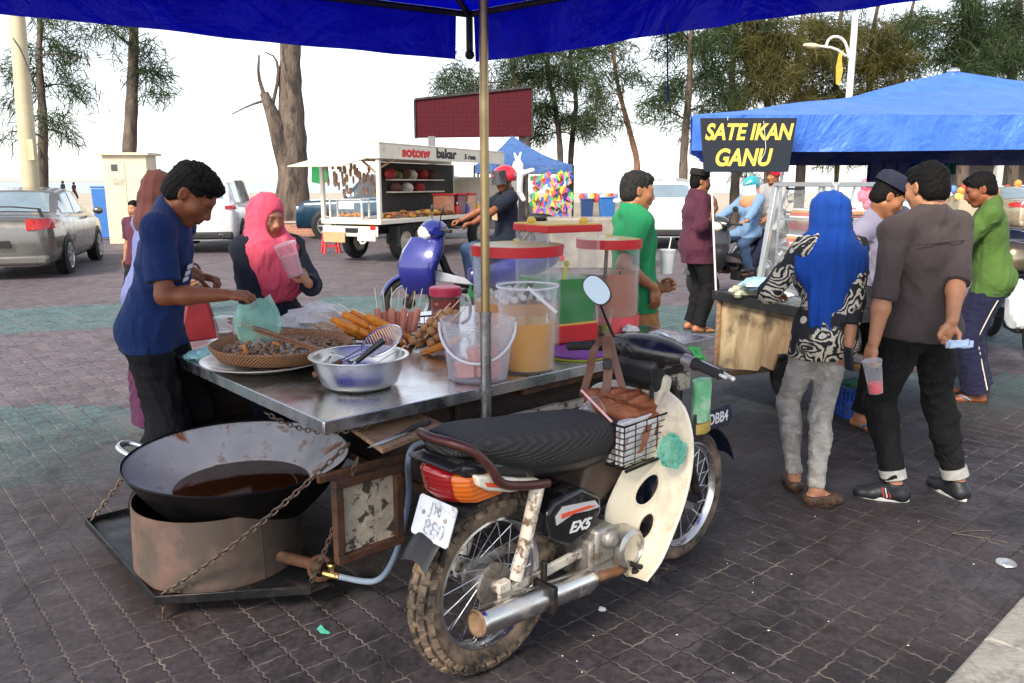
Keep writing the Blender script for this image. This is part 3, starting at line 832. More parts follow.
SAND = mat('beach_sand', (.42, .36, .29), .95, 0, .15, .5, .3, 8, bd=.05)
m = MB(); m.add([(-600, -12, -.02), (600, -12, -.02), (600, 135, -.02), (-600, 135, -.02)], [(0, 1, 2, 3)]); struct(m.build('beach', SAND))
SEA, nt, b = newmat('sea_water')
b.inputs['Base Color'].default_value = (.20, .32, .38, 1); b.inputs['Roughness'].default_value = .25
nt.l.new(nt.bump(nt.noise(nt.obj(), .35, 4), .5, .4), b.inputs['Normal'])
m = MB(); m.add([(-3500, 130, -.01), (3500, 130, -.01), (3500, 5200, -.01), (-3500, 5200, -.01)], [(0, 1, 2, 3)]); struct(m.build('sea', SEA))
# kerb, bottom right
KERB = mat('kerb_concrete', (.34, .33, .30), .85, 0, .25, 6, .4, 50, dirt=(.09, .08, .08), da=(.48, .66), ds=6)
ku = V((math.cos(R(42.6)), math.sin(R(42.6)), 0)); kn_ = V((ku.y, -ku.x, 0)); k0 = V((1.384, 2.258, 0))
m = MB()
for i in range(9):
    a = k0 + ku * (i * .62 - 1.6); a2 = a + ku * .612
    prof = [(0, .0), (.012, .05), (.03, .062), (.34, .065), (.36, 0)]
    rings = [[p + kn_ * q + V((0, 0, zz)) for q, zz in prof] for p in (a, a2)]
    m.loft(rings)
struct(m.build('kerb', KERB, bevel=.006))
# ---------------------------------------------------------------- the food cart in front
A0 = V((-.615, 2.515, 0)); TH = R(41.8); EU = V((math.cos(TH), math.sin(TH), 0)); EV = V((-math.sin(TH), math.cos(TH), 0))
def Cw(u, v, z): return A0 + EU * u + EV * v + V((0, 0, z))
def uv(p): d = V(p) - A0; return d.dot(EU), d.dot(EV)
TZ = .78; TW = 1.66; TL = 2.2
COUNTER = mat('scratched_steel', (.70, .70, .71), .24, 1.0, .08, 3, .03, 14, dirt=(.42, .40, .37), da=(.62, .92), ds=5)
BROWN = mat('dark_brown_boards', (.030, .018, .014), .8, 0, .5, 6, .3, 30, dirt=(.13, .085, .055), da=(.64, .76), ds=10, stretch=(1, 6, 6))
FLAKY = mat('flaking_painted_wood', (.46, .40, .31), .85, 0, .25, 9, .5, 40, dirt=(.07, .055, .045), da=(.53, .58), ds=17, bd=.006)
cart = thing('food_cart', 'sidecar food cart with steel counter and flaking wooden sides, beside the cream motorbike', 'food cart', A0, TH)
m = MB(); m.box((TL / 2, TW / 2, TZ - .012), (TL, TW, .024)); m.build('counter_top', COUNTER, cart, .006)
m = MB()   # folded rim, a hair proud of the sheet
m.box((TL / 2, -.003, TZ - .02), (TL + .012, .008, .045)); m.box((-.003, TW / 2, TZ - .02), (.008, TW, .045)); m.box((TL + .003, TW / 2, TZ - .02), (.008, TW, .045))
m.build('counter_edge', STEEL, cart, .002)
m = MB(); m.box((1.32, .07, .60), (1.44, .03, .26)); m.box((.60, .85, .53), (.03, 1.5, .40)); m.box((2.06, .85, .53), (.03, 1.5, .40)); m.box((1.08, 1.6, .50), (1.92, .03, .46))
m.build('side_boards', BROWN, cart, .004)
m = MB()
for i in range(5): m.box((.68 + i * .30, .02, .585), (.29, .035, .085 + .012 * (i % 2)))
m.build('lower_rail', FLAKY, cart, .006)
m = MB(); m.box((1.33, .83, .33), (1.45, 1.5, .03)); m.box((1.35, .30, .29), (1.5, .05, .06)); m.box((1.35, 1.45, .29), (1.5, .05, .06))
for u in (.68, 1.2, 2.02): m.box((u, .86, .250), (.05, 1.5, .04))
m.build('chassis', RUST, cart, .004)
m = MB(); m.box((.15, .015, .42), (.22, .03, .26)); dr = m.build('hatch', FLAKY, cart, .004)
m = MB()
for q in ((.15, .556, .27, .03), (.15, .285, .27, .03)): m.box((q[0], -.005, q[1]), (q[2], .035, q[3]))
for q in (.03, .27): m.box((q, -.005, .42), (.03, .036, .24))
m.build('hatch_frame', RUST, dr, .004)
m = MB(); m.box((1.5, .025, .725), (1.2, .03, .04)); m.box((.45, .022, .580), (.95, .02, .028)); m.build('bearer', RUST, cart, .003)
for v_, nm in ((.95, 'wheel'),):
    wl = MB(); wl.tube([V((1.15 + .22 * math.cos(a), v_, .26 + .22 * math.sin(a))) for a in [2 * PI * k / 28 for k in range(28)]], .045, 10, True); wo = wl.build(nm, RUB, cart)
    wl = MB(); wl.lathe([(.02, -.05), (.05, -.05), (.06, -.01), (.18, -.012), (.19, -.03), (.19, .03), (.18, .012), (.06, .01), (.05, .05), (.02, .05)], 26, (1.15, v_, .26), Matrix.Rotation(PI / 2, 3, 'X')); wl.build('rim', RUST, wo)
# post that carries the blue canopy
GOLD = mat('brassy_pipe', (.36, .27, .14), .34, 1.0, .1, 5, .03, dirt=(.25, .17, .08), da=(.6, .75), ds=9)
pu = .672
m = MB(); m.tube([(pu, -.022, 1.065), (pu, -.022, 2.62)], .0165, 16); po = m.build('post', GOLD, cart)
m = MB(); m.tube([(pu, -.022, .22), (pu, -.022, 1.075)], .0205, 16); m.tube([(pu, -.022, 1.06), (pu, -.022, 1.078)], .023, 16); m.tube([(pu, -.022, .755), (pu, -.022, .775)], .026, 16)
m.build('sleeve', mat('grey_pipe', (.33, .33, .33), .35, 1.0, .15, 7, .1, dirt=(.1, .07, .05), da=(.5, .7), ds=12), po)
m = MB(); m.box((pu, .01, .60), (.07, .06, .05)); m.build('clamp', RUST, po, .004)
m = MB(); m.lathe([(.012, 0), (.02, .004), (.022, .02), (.012, .026)], 14, (pu - .06, -.03, .595), Matrix.Rotation(PI / 2, 3, 'X')); m.build('clamp_knob', mat('green_knob', (.02, .35, .12), .4), po)
# fold-down tray for the stove
tray_c = [(-.423, 1.397), (-.401, .510), (.066, .229), (.12, 1.40)]
m = MB()
m.prism([(-.43, 1.40), (-.43, .50), (.02, .20), (.10, .20), (.10, 1.40)], 'z', .078, .088)
for a, b in (((-.43, 1.40), (-.43, .50)), ((-.43, .50), (.02, .20)), ((-.43, 1.40), (.10, 1.40))):
    m.beam((*a, .092), (*b, .092), .008, .034)
m.build('stove_tray', mat('black_sheet_steel', (.020, .022, .026), .32, .6, .35, 5, .12, 40, dirt=(.05, .035, .028), da=(.52, .7), ds=6), cart, .002)
CHAIN = mat('rusty_chain', (.15, .12, .10), .5, .8, .3, 30, .2, dirt=(.09, .04, .02), da=(.45, .65), ds=30)
def chain(p0, p1, sag, parent, pitch=.027, r=.0034, tail=0):
    p0, p1 = V(p0), V(p1); L = (p1 - p0).length; N = max(4, int(L * 1.02 / pitch)); m = MB()
    pts = [p0.lerp(p1, i / N) - V((0, 0, 4 * sag * (i / N) * (1 - i / N))) for i in range(N + 1)]
    if tail:
        pts = [p0 + V((0, 0, -pitch * (tail - k))) for k in range(tail)] + pts
    for i in range(len(pts) - 1):
        a, b = pts[i], pts[i + 1]; d = (b - a).normalized(); s_ = d.cross(V((.3, .2, 1))).normalized(); t_ = d.cross(s_)
        if i % 2: s_ = t_
        c = (a + b) / 2; hl = pitch * .62; hw = .0078
        ring = [c + d * (hl * math.cos(q) * (1 if abs(math.cos(q)) > .5 else 1.15)) + s_ * hw * math.sin(q) for q in [2 * PI * k / 12 for k in range(12)]]
        m.tube(ring, r, 5, True)
    return m.build('chain', CHAIN, parent)
chain((-.40, .515, .10), (.075, -.02, .695), .03, cart, tail=4)
chain((.03, .215, .115), (.10, -.03, .64), .02, cart)
chain((-.415, 1.38, .10), (.06, 1.40, .66), .02, cart)
chain((.02, .5, .70), (.16, -.01, .74), .05, cart, .024, .003)

# stove, burner, hose
sp = G(221, 551, .1); sc = V((sp.x, sp.y, .09))
ROSY = mat('heat_stained_sheet', (.165, .098, .078), .75, .15, .3, 4, .12, 30, dirt=(.072, .055, .045), da=(.38, .56), ds=3.5)
st = thing('stove', 'round rust-pink sheet metal stove ring under the large wok', 'stove', sc)
m = MB(); n = 56; rr = .318; h = .268; gap = 5
ri = []
for z0, r_ in ((0, rr * 1.0), (h * .5, rr * .985), (h, rr * .97)):
    ri.append([V((r_ * math.cos(a), r_ * math.sin(a), z0)) for a in [R(-40) + R(359.5) * k / n for k in range(n + 1)]])
m.sheet(ri, .004); dm_ = m.build('drum', ROSY, st); m = MB(); m.sheet([[V((p.x * .985, p.y * .985, min(p.z, h - .006))) for p in r_] for r_ in ri], .002); m.build('sooty_lining', mat('soot', (.006, .005, .005), .95), dm_)
m = MB(); m.tube([(.19, -.10, .055), (.40, -.20, .06), (.47, -.235, .055)], [.024, .022, .024], 10); m.tube([V((.455 + .040 * math.cos(a), -.225 + .012 * math.sin(a), .05 + .040 * math.sin(a))) for a in [2 * PI * k / 16 for k in range(16)]], .011, 7, True)
m.lathe([(.05, 0), (.075, .01), (.075, .06), (.04, .07)], 20, (.08, -.03, .03)); m.build('burner', RUST, st)
m = MB(); m.tube([(.47, -.25, .045), (.53, -.26, .035)], .012, 8); m.tube([(.505, -.255, .03), (.505, -.255, .075)], .008, 6); m.lathe([(.016, 0), (.02, .006), (.016, .012)], 10, (.505, -.255, .075)); m.build('gas_valve', mat('brass', (.55, .38, .14), .35, 1.0, dirt=(.1, .07, .05), da=(.5, .7), ds=20), st)
m = MB()
hp_ = [sc + V((.53, -.26, .035)), G(375, 581, .10), G(393, 560, .16), G(405, 520, .30), G(409, 490, .42), G(408, 462, .56), G(414, 446, .62), G(430, 440, .66)]
m.tube(catmull(hp_, 7), .0115, 10); tag(m.build('gas_hose', mat('grey_blue_hose', (.25, .31, .40), .4, 0, .15, 12, .05)), 'grey blue rubber gas hose curving from the stove valve up behind the tail light', 'hose')
# wok
wp = G(238, 456, .475); wk = thing('wok', 'large blackened iron wok of dark cooking oil on the stove ring', 'wok', (wp.x, wp.y + .02, .475))
WOKM = mat('seasoned_iron', (.60, .62, .67), .36, .5, .22, 3.5, .05, 30, dirt=(.20, .085, .04), da=(.54, .64), ds=7)
WOKO = mat('burnt_iron', (.012, .011, .012), .42, .6, .3, 5, .1, 30, dirt=(.12, .045, .015), da=(.60, .74), ds=4)
Rw = .432; dep = .245
tilt = Matrix.Rotation(R(1.0), 3, 'X') @ Matrix.Rotation(R(1), 3, 'Y')
pin = []
for i in range(19):
    q = i / 18; pin.append((max(.001, Rw * q), -dep * (1 - q ** 1.42)))
m = MB(); m.lathe(pin, 64, rot=tilt); ins = m.build('bowl', WOKM, wk)
m = MB(); m.lathe([(max(.001, Rw * k / 24 + (.005 if k else 0)), -.31 * (1 - (k / 24) ** 2.4) - .004) for k in range(25)] + [(Rw + .010, .002), (Rw + .004, .006), (Rw - .003, .0)], 64, rot=tilt); m.build('outer_face', WOKO, wk)
OIL, nt, b = newmat('dark_frying_oil'); b.inputs['Base Color'].default_value = (.022, .007, .003, 1); b.inputs['Roughness'].default_value = .04; b.inputs['Coat Weight'].default_value = .3; b.inputs['Specular IOR Level'].default_value = .35
nt.l.new(nt.bump(nt.noise(nt.obj(), 26, 3), .06, .004), b.inputs['Normal'])
m = MB(); m.lathe([(.001, -.118), (.15, -.118), (.262, -.1175), (.264, -.124)], 48, (.004, -.004, 0)); m.build('oil', OIL, wk)
for e, a0 in ((1, R(172)),):
    hd = [V((Rw * math.cos(a0 + d_) * (1.0 if abs(d_) > .15 else 1.0), Rw * math.sin(a0 + d_), 0)) for d_ in (-.13, -.09, .09, .13)]
    out = V((math.cos(a0), math.sin(a0), .12))
    m = MB(); m.tube([hd[0] - V((0, 0, .015)), hd[1] + out * .085 + V((0, 0, .008)), hd[2] + out * .085 + V((0, 0, .008)), hd[3] - V((0, 0, .015))], [.010, .014, .014, .010], 8, sm=2); m.build('handle', mat('handle_steel', (.72, .72, .72), .3, 1.0, .05), wk)
# board and knife
cbp = [G(*q, .70) for q in ((347, 424), (382, 449), (446, 424), (404, 407))]; cbo = sum(cbp, V((0, 0, 0))) / 4
cb = thing('cutting_board', 'small worn wooden cutting board sticking out from under the counter corner', 'board', cbo)
m = MB(); m.loft([[p - cbo + V((0, 0, z_)) for p in cbp] for z_ in (-.018, 0)]); m.build('plank', WOOD, cb, .003)
ax_ = (cbp[2] - cbp[1]).normalized()
kf = thing('knife', 'long kitchen knife with black handle lying on the cutting board', 'knife', G(398, 435, .703), math.atan2(ax_.y, ax_.x) + R(3))
m = MB(); m.prism([(-.16, -.002), (-.10, -.016), (.045, -.018), (.05, .008), (-.06, .009)], 'z', -.001, .001); m.build('blade', mat('blade_steel', (.7, .7, .72), .2, 1.0, .03), kf)
m = MB(); m.tube([(.045, -.004, .004), (.09, -.004, .006), (.165, -.008, .006)], [.009, .011, .012], 8); m.build('handle', BLKP, kf)

# ---------------------------------------------------------------- things on the counter
def on(px, py, z=TZ): return G(px, py, z)
# woven tray on a white plate, dried snacks
pl = on(266, 367); pl.z = TZ
o = thing('plate', 'wide shallow white plate under the woven snack tray', 'plate', pl)
m = MB(); m.lathe([(.001, .002), (.15, .002), (.16, .002), (.235, .030), (.262, .036), (.264, .041), (.235, .037), (.165, .012), (.001, .010)], 56); m.build('dish', mat('cream_enamel', (.74, .68, .58), .25, 0, .05, 5, .02, coat=.3), o)
WICK, nt, b = newmat('woven_cane'); ob = nt.obj(); x, y, z = nt.xyz(ob)
ang = nt.m('ARCTAN2', y, x); wv = nt.m('SINE', nt.m('MULTIPLY', ang, 110.0)); wz = nt.m('SINE', nt.m('MULTIPLY', z, 520.0))
f = nt.m('MULTIPLY', wv, wz); nz = nt.noise(ob, 8, 4)
nt.l.new(nt.mix(nt.ramp(nt.m('ADD', f, nt.m('MULTIPLY', nz, 1.2)), -.2, 1.2), (.15, .045, .016), (.52, .27, .11)), b.inputs['Base Color']); b.inputs['Roughness'].default_value = .6
nt.l.new(nt.bump(f, .8, .006), b.inputs['Normal'])
wtc = V((pl.x + .055, pl.y + .06, TZ + .034))
wt_ = thing('woven_tray', 'round brown woven cane tray heaped with dried fish crackers', 'tray', wtc)
m = MB(); m.lathe([(.001, .0), (.24, .004), (.266, .012), (.29, .045), (.30, .062), (.292, .068), (.272, .055), (.25, .026), (.001, .016)], 72); m.build('basket_rim', WICK, wt_)
SN = [mat('snack_brown', (.30, .18, .10), .8, 0, .4, 40, .5, 90), mat('snack_grey', (.33, .29, .24), .85, 0, .4, 40, .5, 90), mat('snack_orange', (.50, .20, .05), .7, 0, .3, 40, .4, 90)]
m = MB()
for i in range(520):
    r_ = .245 * math.sqrt(rng.random()); a = rng.random() * 2 * PI; hgt = .034 + .034 * max(0, 1 - r_ / .27) * rng.random() ** .6
    q = rng.random(); L = .010 + .016 * q * q; x_, y_ = r_ * math.cos(a), r_ * math.sin(a)
    mi_ = 1 if y_ < -.02 + .1 * rng.random() and rng.random() < .5 else 0
    if -.16 < x_ < .04 and y_ < .02 and rng.random() < .22: mi_ = 2
    m.ell((x_, y_, hgt), (L, .007 + .004 * rng.random(), .005), Matrix.Rotation(rng.random() * 6, 3, 'Z') @ Matrix.Rotation(rng.uniform(-.5, .5), 3, 'Y'), 6, mi_)
for i in range(34):
    x_ = rng.uniform(-.16, .10); y_ = rng.uniform(-.16, .0)
    m.ell((x_, y_, .045 + rng.random() * .025), (.024 + .014 * rng.random(), .010, .008), Matrix.Rotation(rng.random() * 6, 3, 'Z') @ Matrix.Rotation(rng.uniform(-.9, .9), 3, 'Y'), 7, rng.choice((1, 1, 0, 2)))
sn = m.build('fish_crackers', SN); sn.location = wtc + V((0, 0, .004)); sn['kind'] = 'stuff'; sn['label'] = 'heap of small brown dried fish crackers in the woven tray'
# steel bowl
bp = on(360, 386); bz = V((bp.x, bp.y, TZ + .001))
BOWLM = mat('brushed_bowl_steel', (.62, .61, .56), .30, 1.0, .12, 4, .04, 30)
o = thing('mixing_bowl', 'deep shiny stainless steel bowl holding the frying tools', 'bowl', bz)
m = MB(); m.lathe([(.001, 0), (.115, 0), (.145, .018), (.166, .070), (.176, .116), (.190, .119), (.191, .123), (.176, .1235), (.171, .118), (.160, .070), (.138, .024), (.110, .008), (.001, .007)], 64); m.build('bowl', BOWLM, o)
def wire_basket(name, label, loc, rot, size, hl):
    o = thing(name, label, 'strainer', loc); m = MB(); a, b, d_ = size
    def Q(x, y, z): return rot @ V((x, y, z))
    def rimpt(q): return V((a * math.cos(q), b * math.sin(q), 0))
    m.tube([rot @ rimpt(2 * PI * k / 36) for k in range(36)], .003, 6, True); fr_ = m.build('rim', CHROME, o)
    m = MB(); ns = 17
    for k in range(1, ns):
        t = -1 + 2 * k / ns
        y_ = b * math.sqrt(1 - t * t); m.tube([Q(a * t, y_ * s_, -d_ * (1 - t * t) * (1 - s_ * s_)) for s_ in (-1, -.6, -.2, .2, .6, 1)], .0009, 4)
        x_ = a * math.sqrt(1 - t * t); m.tube([Q(x_ * s_, b * t, -d_ * (1 - t * t) * (1 - s_ * s_)) for s_ in (-1, -.6, -.2, .2, .6, 1)], .0009, 4)
    m.build('mesh', CHROME, o)
    m = MB(); m.tube([Q(-a, -.012, 0), Q(-a - hl * .45, -.006, .0)], .003, 6); m.tube([Q(-a, .012, 0), Q(-a - hl * .45, .006, 0)], .003, 6); m.build('shank', CHROME, o)
    m = MB(); m.tube([Q(-a - hl * .42, 0, 0), Q(-a - hl, 0, 0)], [.011, .013], 9); m.build('handle', mat('skimmer_handle', (.23, .10, .05), .5, 0, .2, 9), o)
    return o
def aim(d, up=(0, 0, 1)):
    x = V(d).normalized(); z = V(up); z = (z - x * z.dot(x)).normalized(); return Matrix((x, z.cross(x), z)).transposed()
wire_basket('wire_skimmer', 'wire mesh frying skimmer leaning out of the steel bowl', bz + V((.085, .03, .172)), aim((.83, .05, .42), (-.35, -.65, .8)), (.088, .070, .03), .21)
o = thing('ladle', 'black handled frying ladle leaning in the steel bowl', 'ladle', bz)
m = MB(); m.tube([(-.06, -.02, .05), (.0, -.05, .105)], .004, 6); m.build('shank', CHROME, o); m = MB(); m.tube([(.0, -.05, .105), (.055, -.045, .150), (.105, -.04, .188)], [.009, .012, .013], 9); m.build('handle', BLKP, o)
o = thing('tongs', 'thin steel tongs resting across the right rim of the steel bowl', 'tongs', bz)
m = MB()
for e in (0, .012): m.beam((.03, -.07 + e, .075), (.185, -.03 + e * .2, .165), .009, .0015)
m.build('arms', CHROME, o)
# long wooden tongs held over the tray
p0 = D(229, 322, 3.42); p1 = D(352, 362, 3.03)
o = thing('frying_tongs', 'long brown wooden frying tongs reaching from the bowl across the woven tray', 'tongs', p0)
m = MB(); dd = p1 - p0
for e in (0, .016): m.beam(V((0, 0, e)), dd * .80 + V((.0, .0, e * .7)), .012, .008)
m.build('wooden_arms', mat('dark_stick_wood', (.20, .085, .04), .5, 0, .3, 12), o); m = MB(); m.beam(dd * .80 + V((0, 0, .006)), dd, .011, .012); m.build('tip', CHROME, o)
# skewers
SK = on(388, 340); rk = thing('skewer_rack', 'black wire rack holding rows of fried skewers behind the steel bowl', 'rack', (SK.x, SK.y + .05, TZ), TH - .35)
m = MB()
for y_ in (-.15, .15): m.tube([(-.30, y_, .075), (.30, y_, .075)], .005, 6); m.tube([(-.30, y_, .035), (.30, y_, .035)], .004, 6)
for k in range(25):
    x_ = -.30 + .6 * k / 24; m.tube([(x_, -.15, .08), (x_, -.15, .03), (x_, .15, .03), (x_, .15, .08)], .0022, 4)
m.build('wire_frame', DARKM, rk)
tb = thing('serving_tray', 'white oval tray under the skewer rack', 'tray', (SK.x + .03, SK.y + .03, TZ), TH - .35)
m = MB(); m.lathe([(.001, .002), (.27, .002), (.335, .022), (.34, .027), (.27, .011), (.001, .008)], 48, sx=1.0, sy=.62); m.build('dish', MATS['cream_enamel'], tb)
STK = mat('bamboo_stick', (.80, .70, .52), .6, 0, .1, 20); FO = mat('fried_orange', (.72, .24, .02), .45, 0, .25, 30, .3, 70); FB = mat('fried_fishball', (.48, .24, .095), .5, 0, .3, 30, .3, 60); FP = mat('pink_sausage', (.66, .25, .16), .4, 0, .2, 25, .2, 60); FW = mat('grilled_squid', (.50, .34, .22), .6, 0, .35, 18, .3, 60)
def skewer(kind, loc, d, label, group):
    o = thing('skewer', label, 'skewer', loc, 0, group); d = V(d).normalized(); ro = aim(d); o.scale = (1.12,) * 3
    m = MB(); m.tube([ro @ V((-.02, 0, 0)), ro @ V((.195, 0, 0))], .0021, 5); m.build('stick', STK, o)
    m = MB()
    if kind == 'ball':
        for k in range(4): m.ell(ro @ V((.018 + k * .036, 0, 0)), (.0195, .019, .019), ro, 10)
        mt_ = FB
    elif kind == 'orange':
        m.tube([ro @ V((x_, .003 * math.sin(x_ * 90), 0)) for x_ in (-.004, .0, .02, .045, .07, .095, .12, .124)], [.006, .014, .017, .014, .0175, .015, .016, .007], 8, sm=1); mt_ = FO
    elif kind == 'pink':
        m.tube([ro @ V((x_, 0, 0)) for x_ in (.0, .006, .05, .10, .106)], [.006, .015, .016, .015, .006], 8, sm=1); mt_ = FP
    else:
        m.tube([ro @ V((x_, .006 * math.sin(x_ * 60), .004 * math.cos(x_ * 80))) for x_ in (.0, .01, .05, .09, .14, .15)], [.008, .02, .024, .022, .017, .006], 8, sm=1); mt_ = FW
    m.build({'ball': 'fish_ball', 'orange': 'sausage', 'pink': 'sausage', 'squid': 'squid'}[kind], mt_, o)
    return o
GRP = {'orange': ('fried orange sausage skewers', 'orange fried sausage on a stick in the wire rack'), 'pink': ('pink sausage skewers', 'pink sausage on an upright stick at the back of the wire rack'),
       'ball': ('fish ball skewers', 'brown fish ball skewer at the right of the wire rack'), 'squid': ('grilled squid skewers', 'pale grilled squid stick at the left end of the wire rack')}
def skw(kind, px, py, d, Y): skewer(kind, D(px, py, Y), d, GRP[kind][1], GRP[kind][0])
for i, (px, py) in enumerate(((360, 330), (370, 328), (378, 334), (386, 330), (394, 337), (374, 340), (364, 337), (400, 343), (384, 342), (392, 347), (354, 334), (404, 336), (350, 326), (360, 322), (368, 321), (376, 324), (384, 324))): skw('orange', px + 8, py + 4, (-.85, .25, .30 + .06 * (i % 3)), 3.60 + .04 * (i % 4))
for i, px in enumerate((380, 386, 392, 397, 402, 408, 413)): skw('pink', px, 332 + (i % 2) * 3, (-.12 + .05 * i, .25, .85), 3.80 + .02 * (i % 2))
for i, (px, py) in enumerate(((410, 344), (416, 347), (422, 343), (428, 346), (434, 342), (420, 336), (428, 334), (436, 336))): skw('ball', px, py, (.48, .25, .50), 3.58 + .06 * (i % 3))
for i, (px, py) in enumerate(((428, 352), (422, 354), (434, 349))): skw('orange', px, py, (.8, .25, .30), 3.52 + .03 * i)
for i, (px, py) in enumerate(((356, 346), (350, 342), (346, 336), (360, 350))): skw('squid', px, py, (-.75, .3, .22), 3.58 + .05 * i)
# clear bucket of pink fish blocks
bk = on(478, 378); o = thing('clear_bucket', 'clear plastic bucket of pink frozen chunks with white handle, behind the post', 'bucket', (bk.x, bk.y, TZ + .001))
m = MB(); m.lathe([(.001, 0), (.112, 0), (.118, .006), (.143, .215), (.149, .218), (.150, .242), (.145, .242), (.141, .222), (.115, .010), (.001, .006)], 48); m.build('shell', MILKY, o)
m = MB(); m.tube([V((.152 * math.cos(a), -.155 * abs(math.sin(a)) * .95, .225 - .135 * abs(math.sin(a)))) for a in [PI * k / 16 for k in range(17)]], .0055, 7); m.build('handle', mat('white_plastic', (.8, .8, .8), .4, 0, .04), o)
PINK = mat('frozen_pink_chunk', (.80, .33, .27), .55, 0, .2, 14, .2, 60)
for i, (x_, y_, z_, w_) in enumerate(((-.05, -.045, .012, .075), (.04, -.055, .012, .08), (-.01, .05, .012, .07), (.055, .03, .012, .07), (-.065, .03, .014, .06), (.0, -.045, .078, .07), (.05, .01, .080, .06))):
    q = thing('frozen_chunk', 'pink frozen chunk lying in the clear bucket behind the post', 'food', (bk.x + x_, bk.y + y_, TZ + z_ + .001), rng.random() * 3, 'pink chunks in the clear bucket')
    m = MB(); m.box((0, 0, w_ * .45), (w_, w_ * .8, w_ * .85), Matrix.Rotation(rng.uniform(-.25, .25), 3, 'Y')); m.build('chunk', PINK, q, .008)
# large clear tub of tea
jg = on(527, 369); o = thing('drink_tub', 'tall clear plastic tub half full of amber tea with a ladle inside', 'tub', (jg.x, jg.y, TZ + .001))
m = MB(); m.lathe([(.001, 0), (.108, 0), (.114, .006), (.124, .345), (.129, .348), (.130, .362), (.126, .362), (.120, .345), (.110, .010), (.001, .006)], 48); m.build('shell', film('tub_plastic', (.80, .83, .88), .2, .955, .7), o)
TEA = film('amber_tea', (.80, .40, .06), .12, .3, .97); m = MB(); m.lathe([(.001, .010), (.107, .011), (.114, .205), (.112, .207), (.001, .207)], 40); m.build('tea', TEA, o)
m = MB(); m.beam((.0, -.12, .36), (.115, -.115, .26), .022, .012); m.tube([V((.128 * math.cos(a), .128 * math.sin(a), .352)) for a in [2 * PI * k / 36 for k in range(36)]], .004, 6, True); m.build('handle', MATS['white_plastic'], o)
m = MB(); m.tube([(.07, -.02, .03), (.085, -.02, .24)], .004, 6); m.ell((.04, -.03, .03), (.035, .03, .016)); m.build('ladle', STEEL, o)
# dispensers
def drum(label, px, py, r_, h, liq, lvl, lm, extra=None):
    p = on(px, py); o = thing('drink_dispenser', label, 'drink dispenser', (p.x, p.y, TZ + .001))
    m = MB(); m.lathe([(.001, 0), (r_ - .004, 0), (r_, .006), (r_, h - .02), (r_ - .006, h - .02), (r_ - .006, .012), (.001, .010)], 48); m.build('barrel', CLEAR, o)
    m = MB(); m.lathe([(.001, .013), (r_ - .010, .014), (r_ - .010, lvl), (.001, lvl)], 40); m.build('drink', lm, o)
    m = MB(); m.lathe([(r_ + .001, h - .045), (r_ + .010, h - .045), (r_ + .011, h + .002), (r_ + .001, h + .004)], 48); ld = m.build('lid', RED, o)
    m = MB(); m.lathe([(.001, h + .012), (r_ * .7, h + .010), (r_ + .0, h + .003), (r_, h - .01), (.001, h - .008)], 48); m.lathe([(.016, h + .01), (.02, h + .026), (.001, h + .034)], 16); m.build('lid_top', film('yellowed_lid_plastic', (.74, .60, .30), .3, .35, .9), ld)
    m = MB(); m.tube([(.03, -.05, .04), (.05, -.10, h * .66)], .006, 7); sh = m.build('scoop', mat('scoop_plastic', (.05, .04, .04), .4), o)
    return o, p
AMB = film('orange_tea_drink', (.66, .27, .025), .15, .15, .97); PKT = mat('pink_rose_drink', (.46, .165, .09), .35, 0, .07, 5, .03, 60); GRN = mat('green_syrup_drink', (.002, .22, .012), .15, 0, .1, 5, 0)
o, p = drum('wide round drink dispenser with red rimmed lid and amber tea, nearest the post', 517, 343, .212, .478, None, .215, AMB)
m = MB(); m.tube([(.02, -.12, .20), (.065, -.15, .315)], [.012, .014], 8); m.build('scoop_handle', BLKP, o)
m = MB()
for i in range(60): a = rng.random() * 6.28; q = .17 * math.sqrt(rng.random()); m.ell((q * math.cos(a), q * math.sin(a), .225 + rng.random() * .03), .012 + .010 * rng.random(), None, 7)
ic = m.build('ice', film('crushed_ice', (.85, .85, .82), .3, .4, .95), o); ic['kind'] = 'stuff'
o, p = drum('round drink dispenser filled with milky pink drink, right of the square one', 607, 327, .165, .476, None, .300, PKT)
m = MB(); m.tube([(-.035, -.152, .28), (-.03, -.155, .43)], .010, 7); m.build('paddle', mat('paddle_metal', (.16, .14, .13), .5), o)
m = MB(); m.lathe([(.171, -.0), (.172, .075), (.168, .075), (.168, 0)], 40); m.build('base_band', mat('coral_red_plastic', (.78, .10, .11), .4), o)
p = on(556, 338); o = thing('drink_dispenser', 'square drink dispenser of bright green syrup under a red lid', 'drink dispenser', (p.x, p.y, TZ + .001), R(30))
m = MB(); W2 = .29
for (cx_, cy_, sx_, sy_) in ((0, -W2 / 2, W2, .005), (0, W2 / 2, W2, .005), (-W2 / 2, 0, .005, W2 - .011), (W2 / 2, 0, .005, W2 - .011)): m.box((cx_, cy_, .315), (sx_, sy_, .45))
m.build('tank', CLEAR, o); m = MB(); [m.box((sx_ * (W2 / 2 + .001), sy_ * (W2 / 2 + .001), .315), (.009, .009, .45)) for sx_ in (-1, 1) for sy_ in (-1, 1)]; m.build('corner_edges', MILKY, o); m = MB(); m.box((0, 0, .205), (W2 - .016, W2 - .016, .215)); m.build('syrup', GRN, o, .004)
m = MB(); m.box((0, 0, .045), (W2 + .012, W2 + .012, .09)); m.build('stand', RED, o, .006); m = MB(); m.box((0, 0, .093), (W2 + .006, W2 + .006, .008)); m.build('stand_band', YEL, o)
m = MB(); m.box((0, 0, .555), (W2 + .03, W2 + .03, .034)); ld = m.build('lid', RED, o, .005); m = MB(); m.box((0, 0, .575), (W2 + .02, W2 + .02, .006)); m.build('lid_rim', YEL, ld)
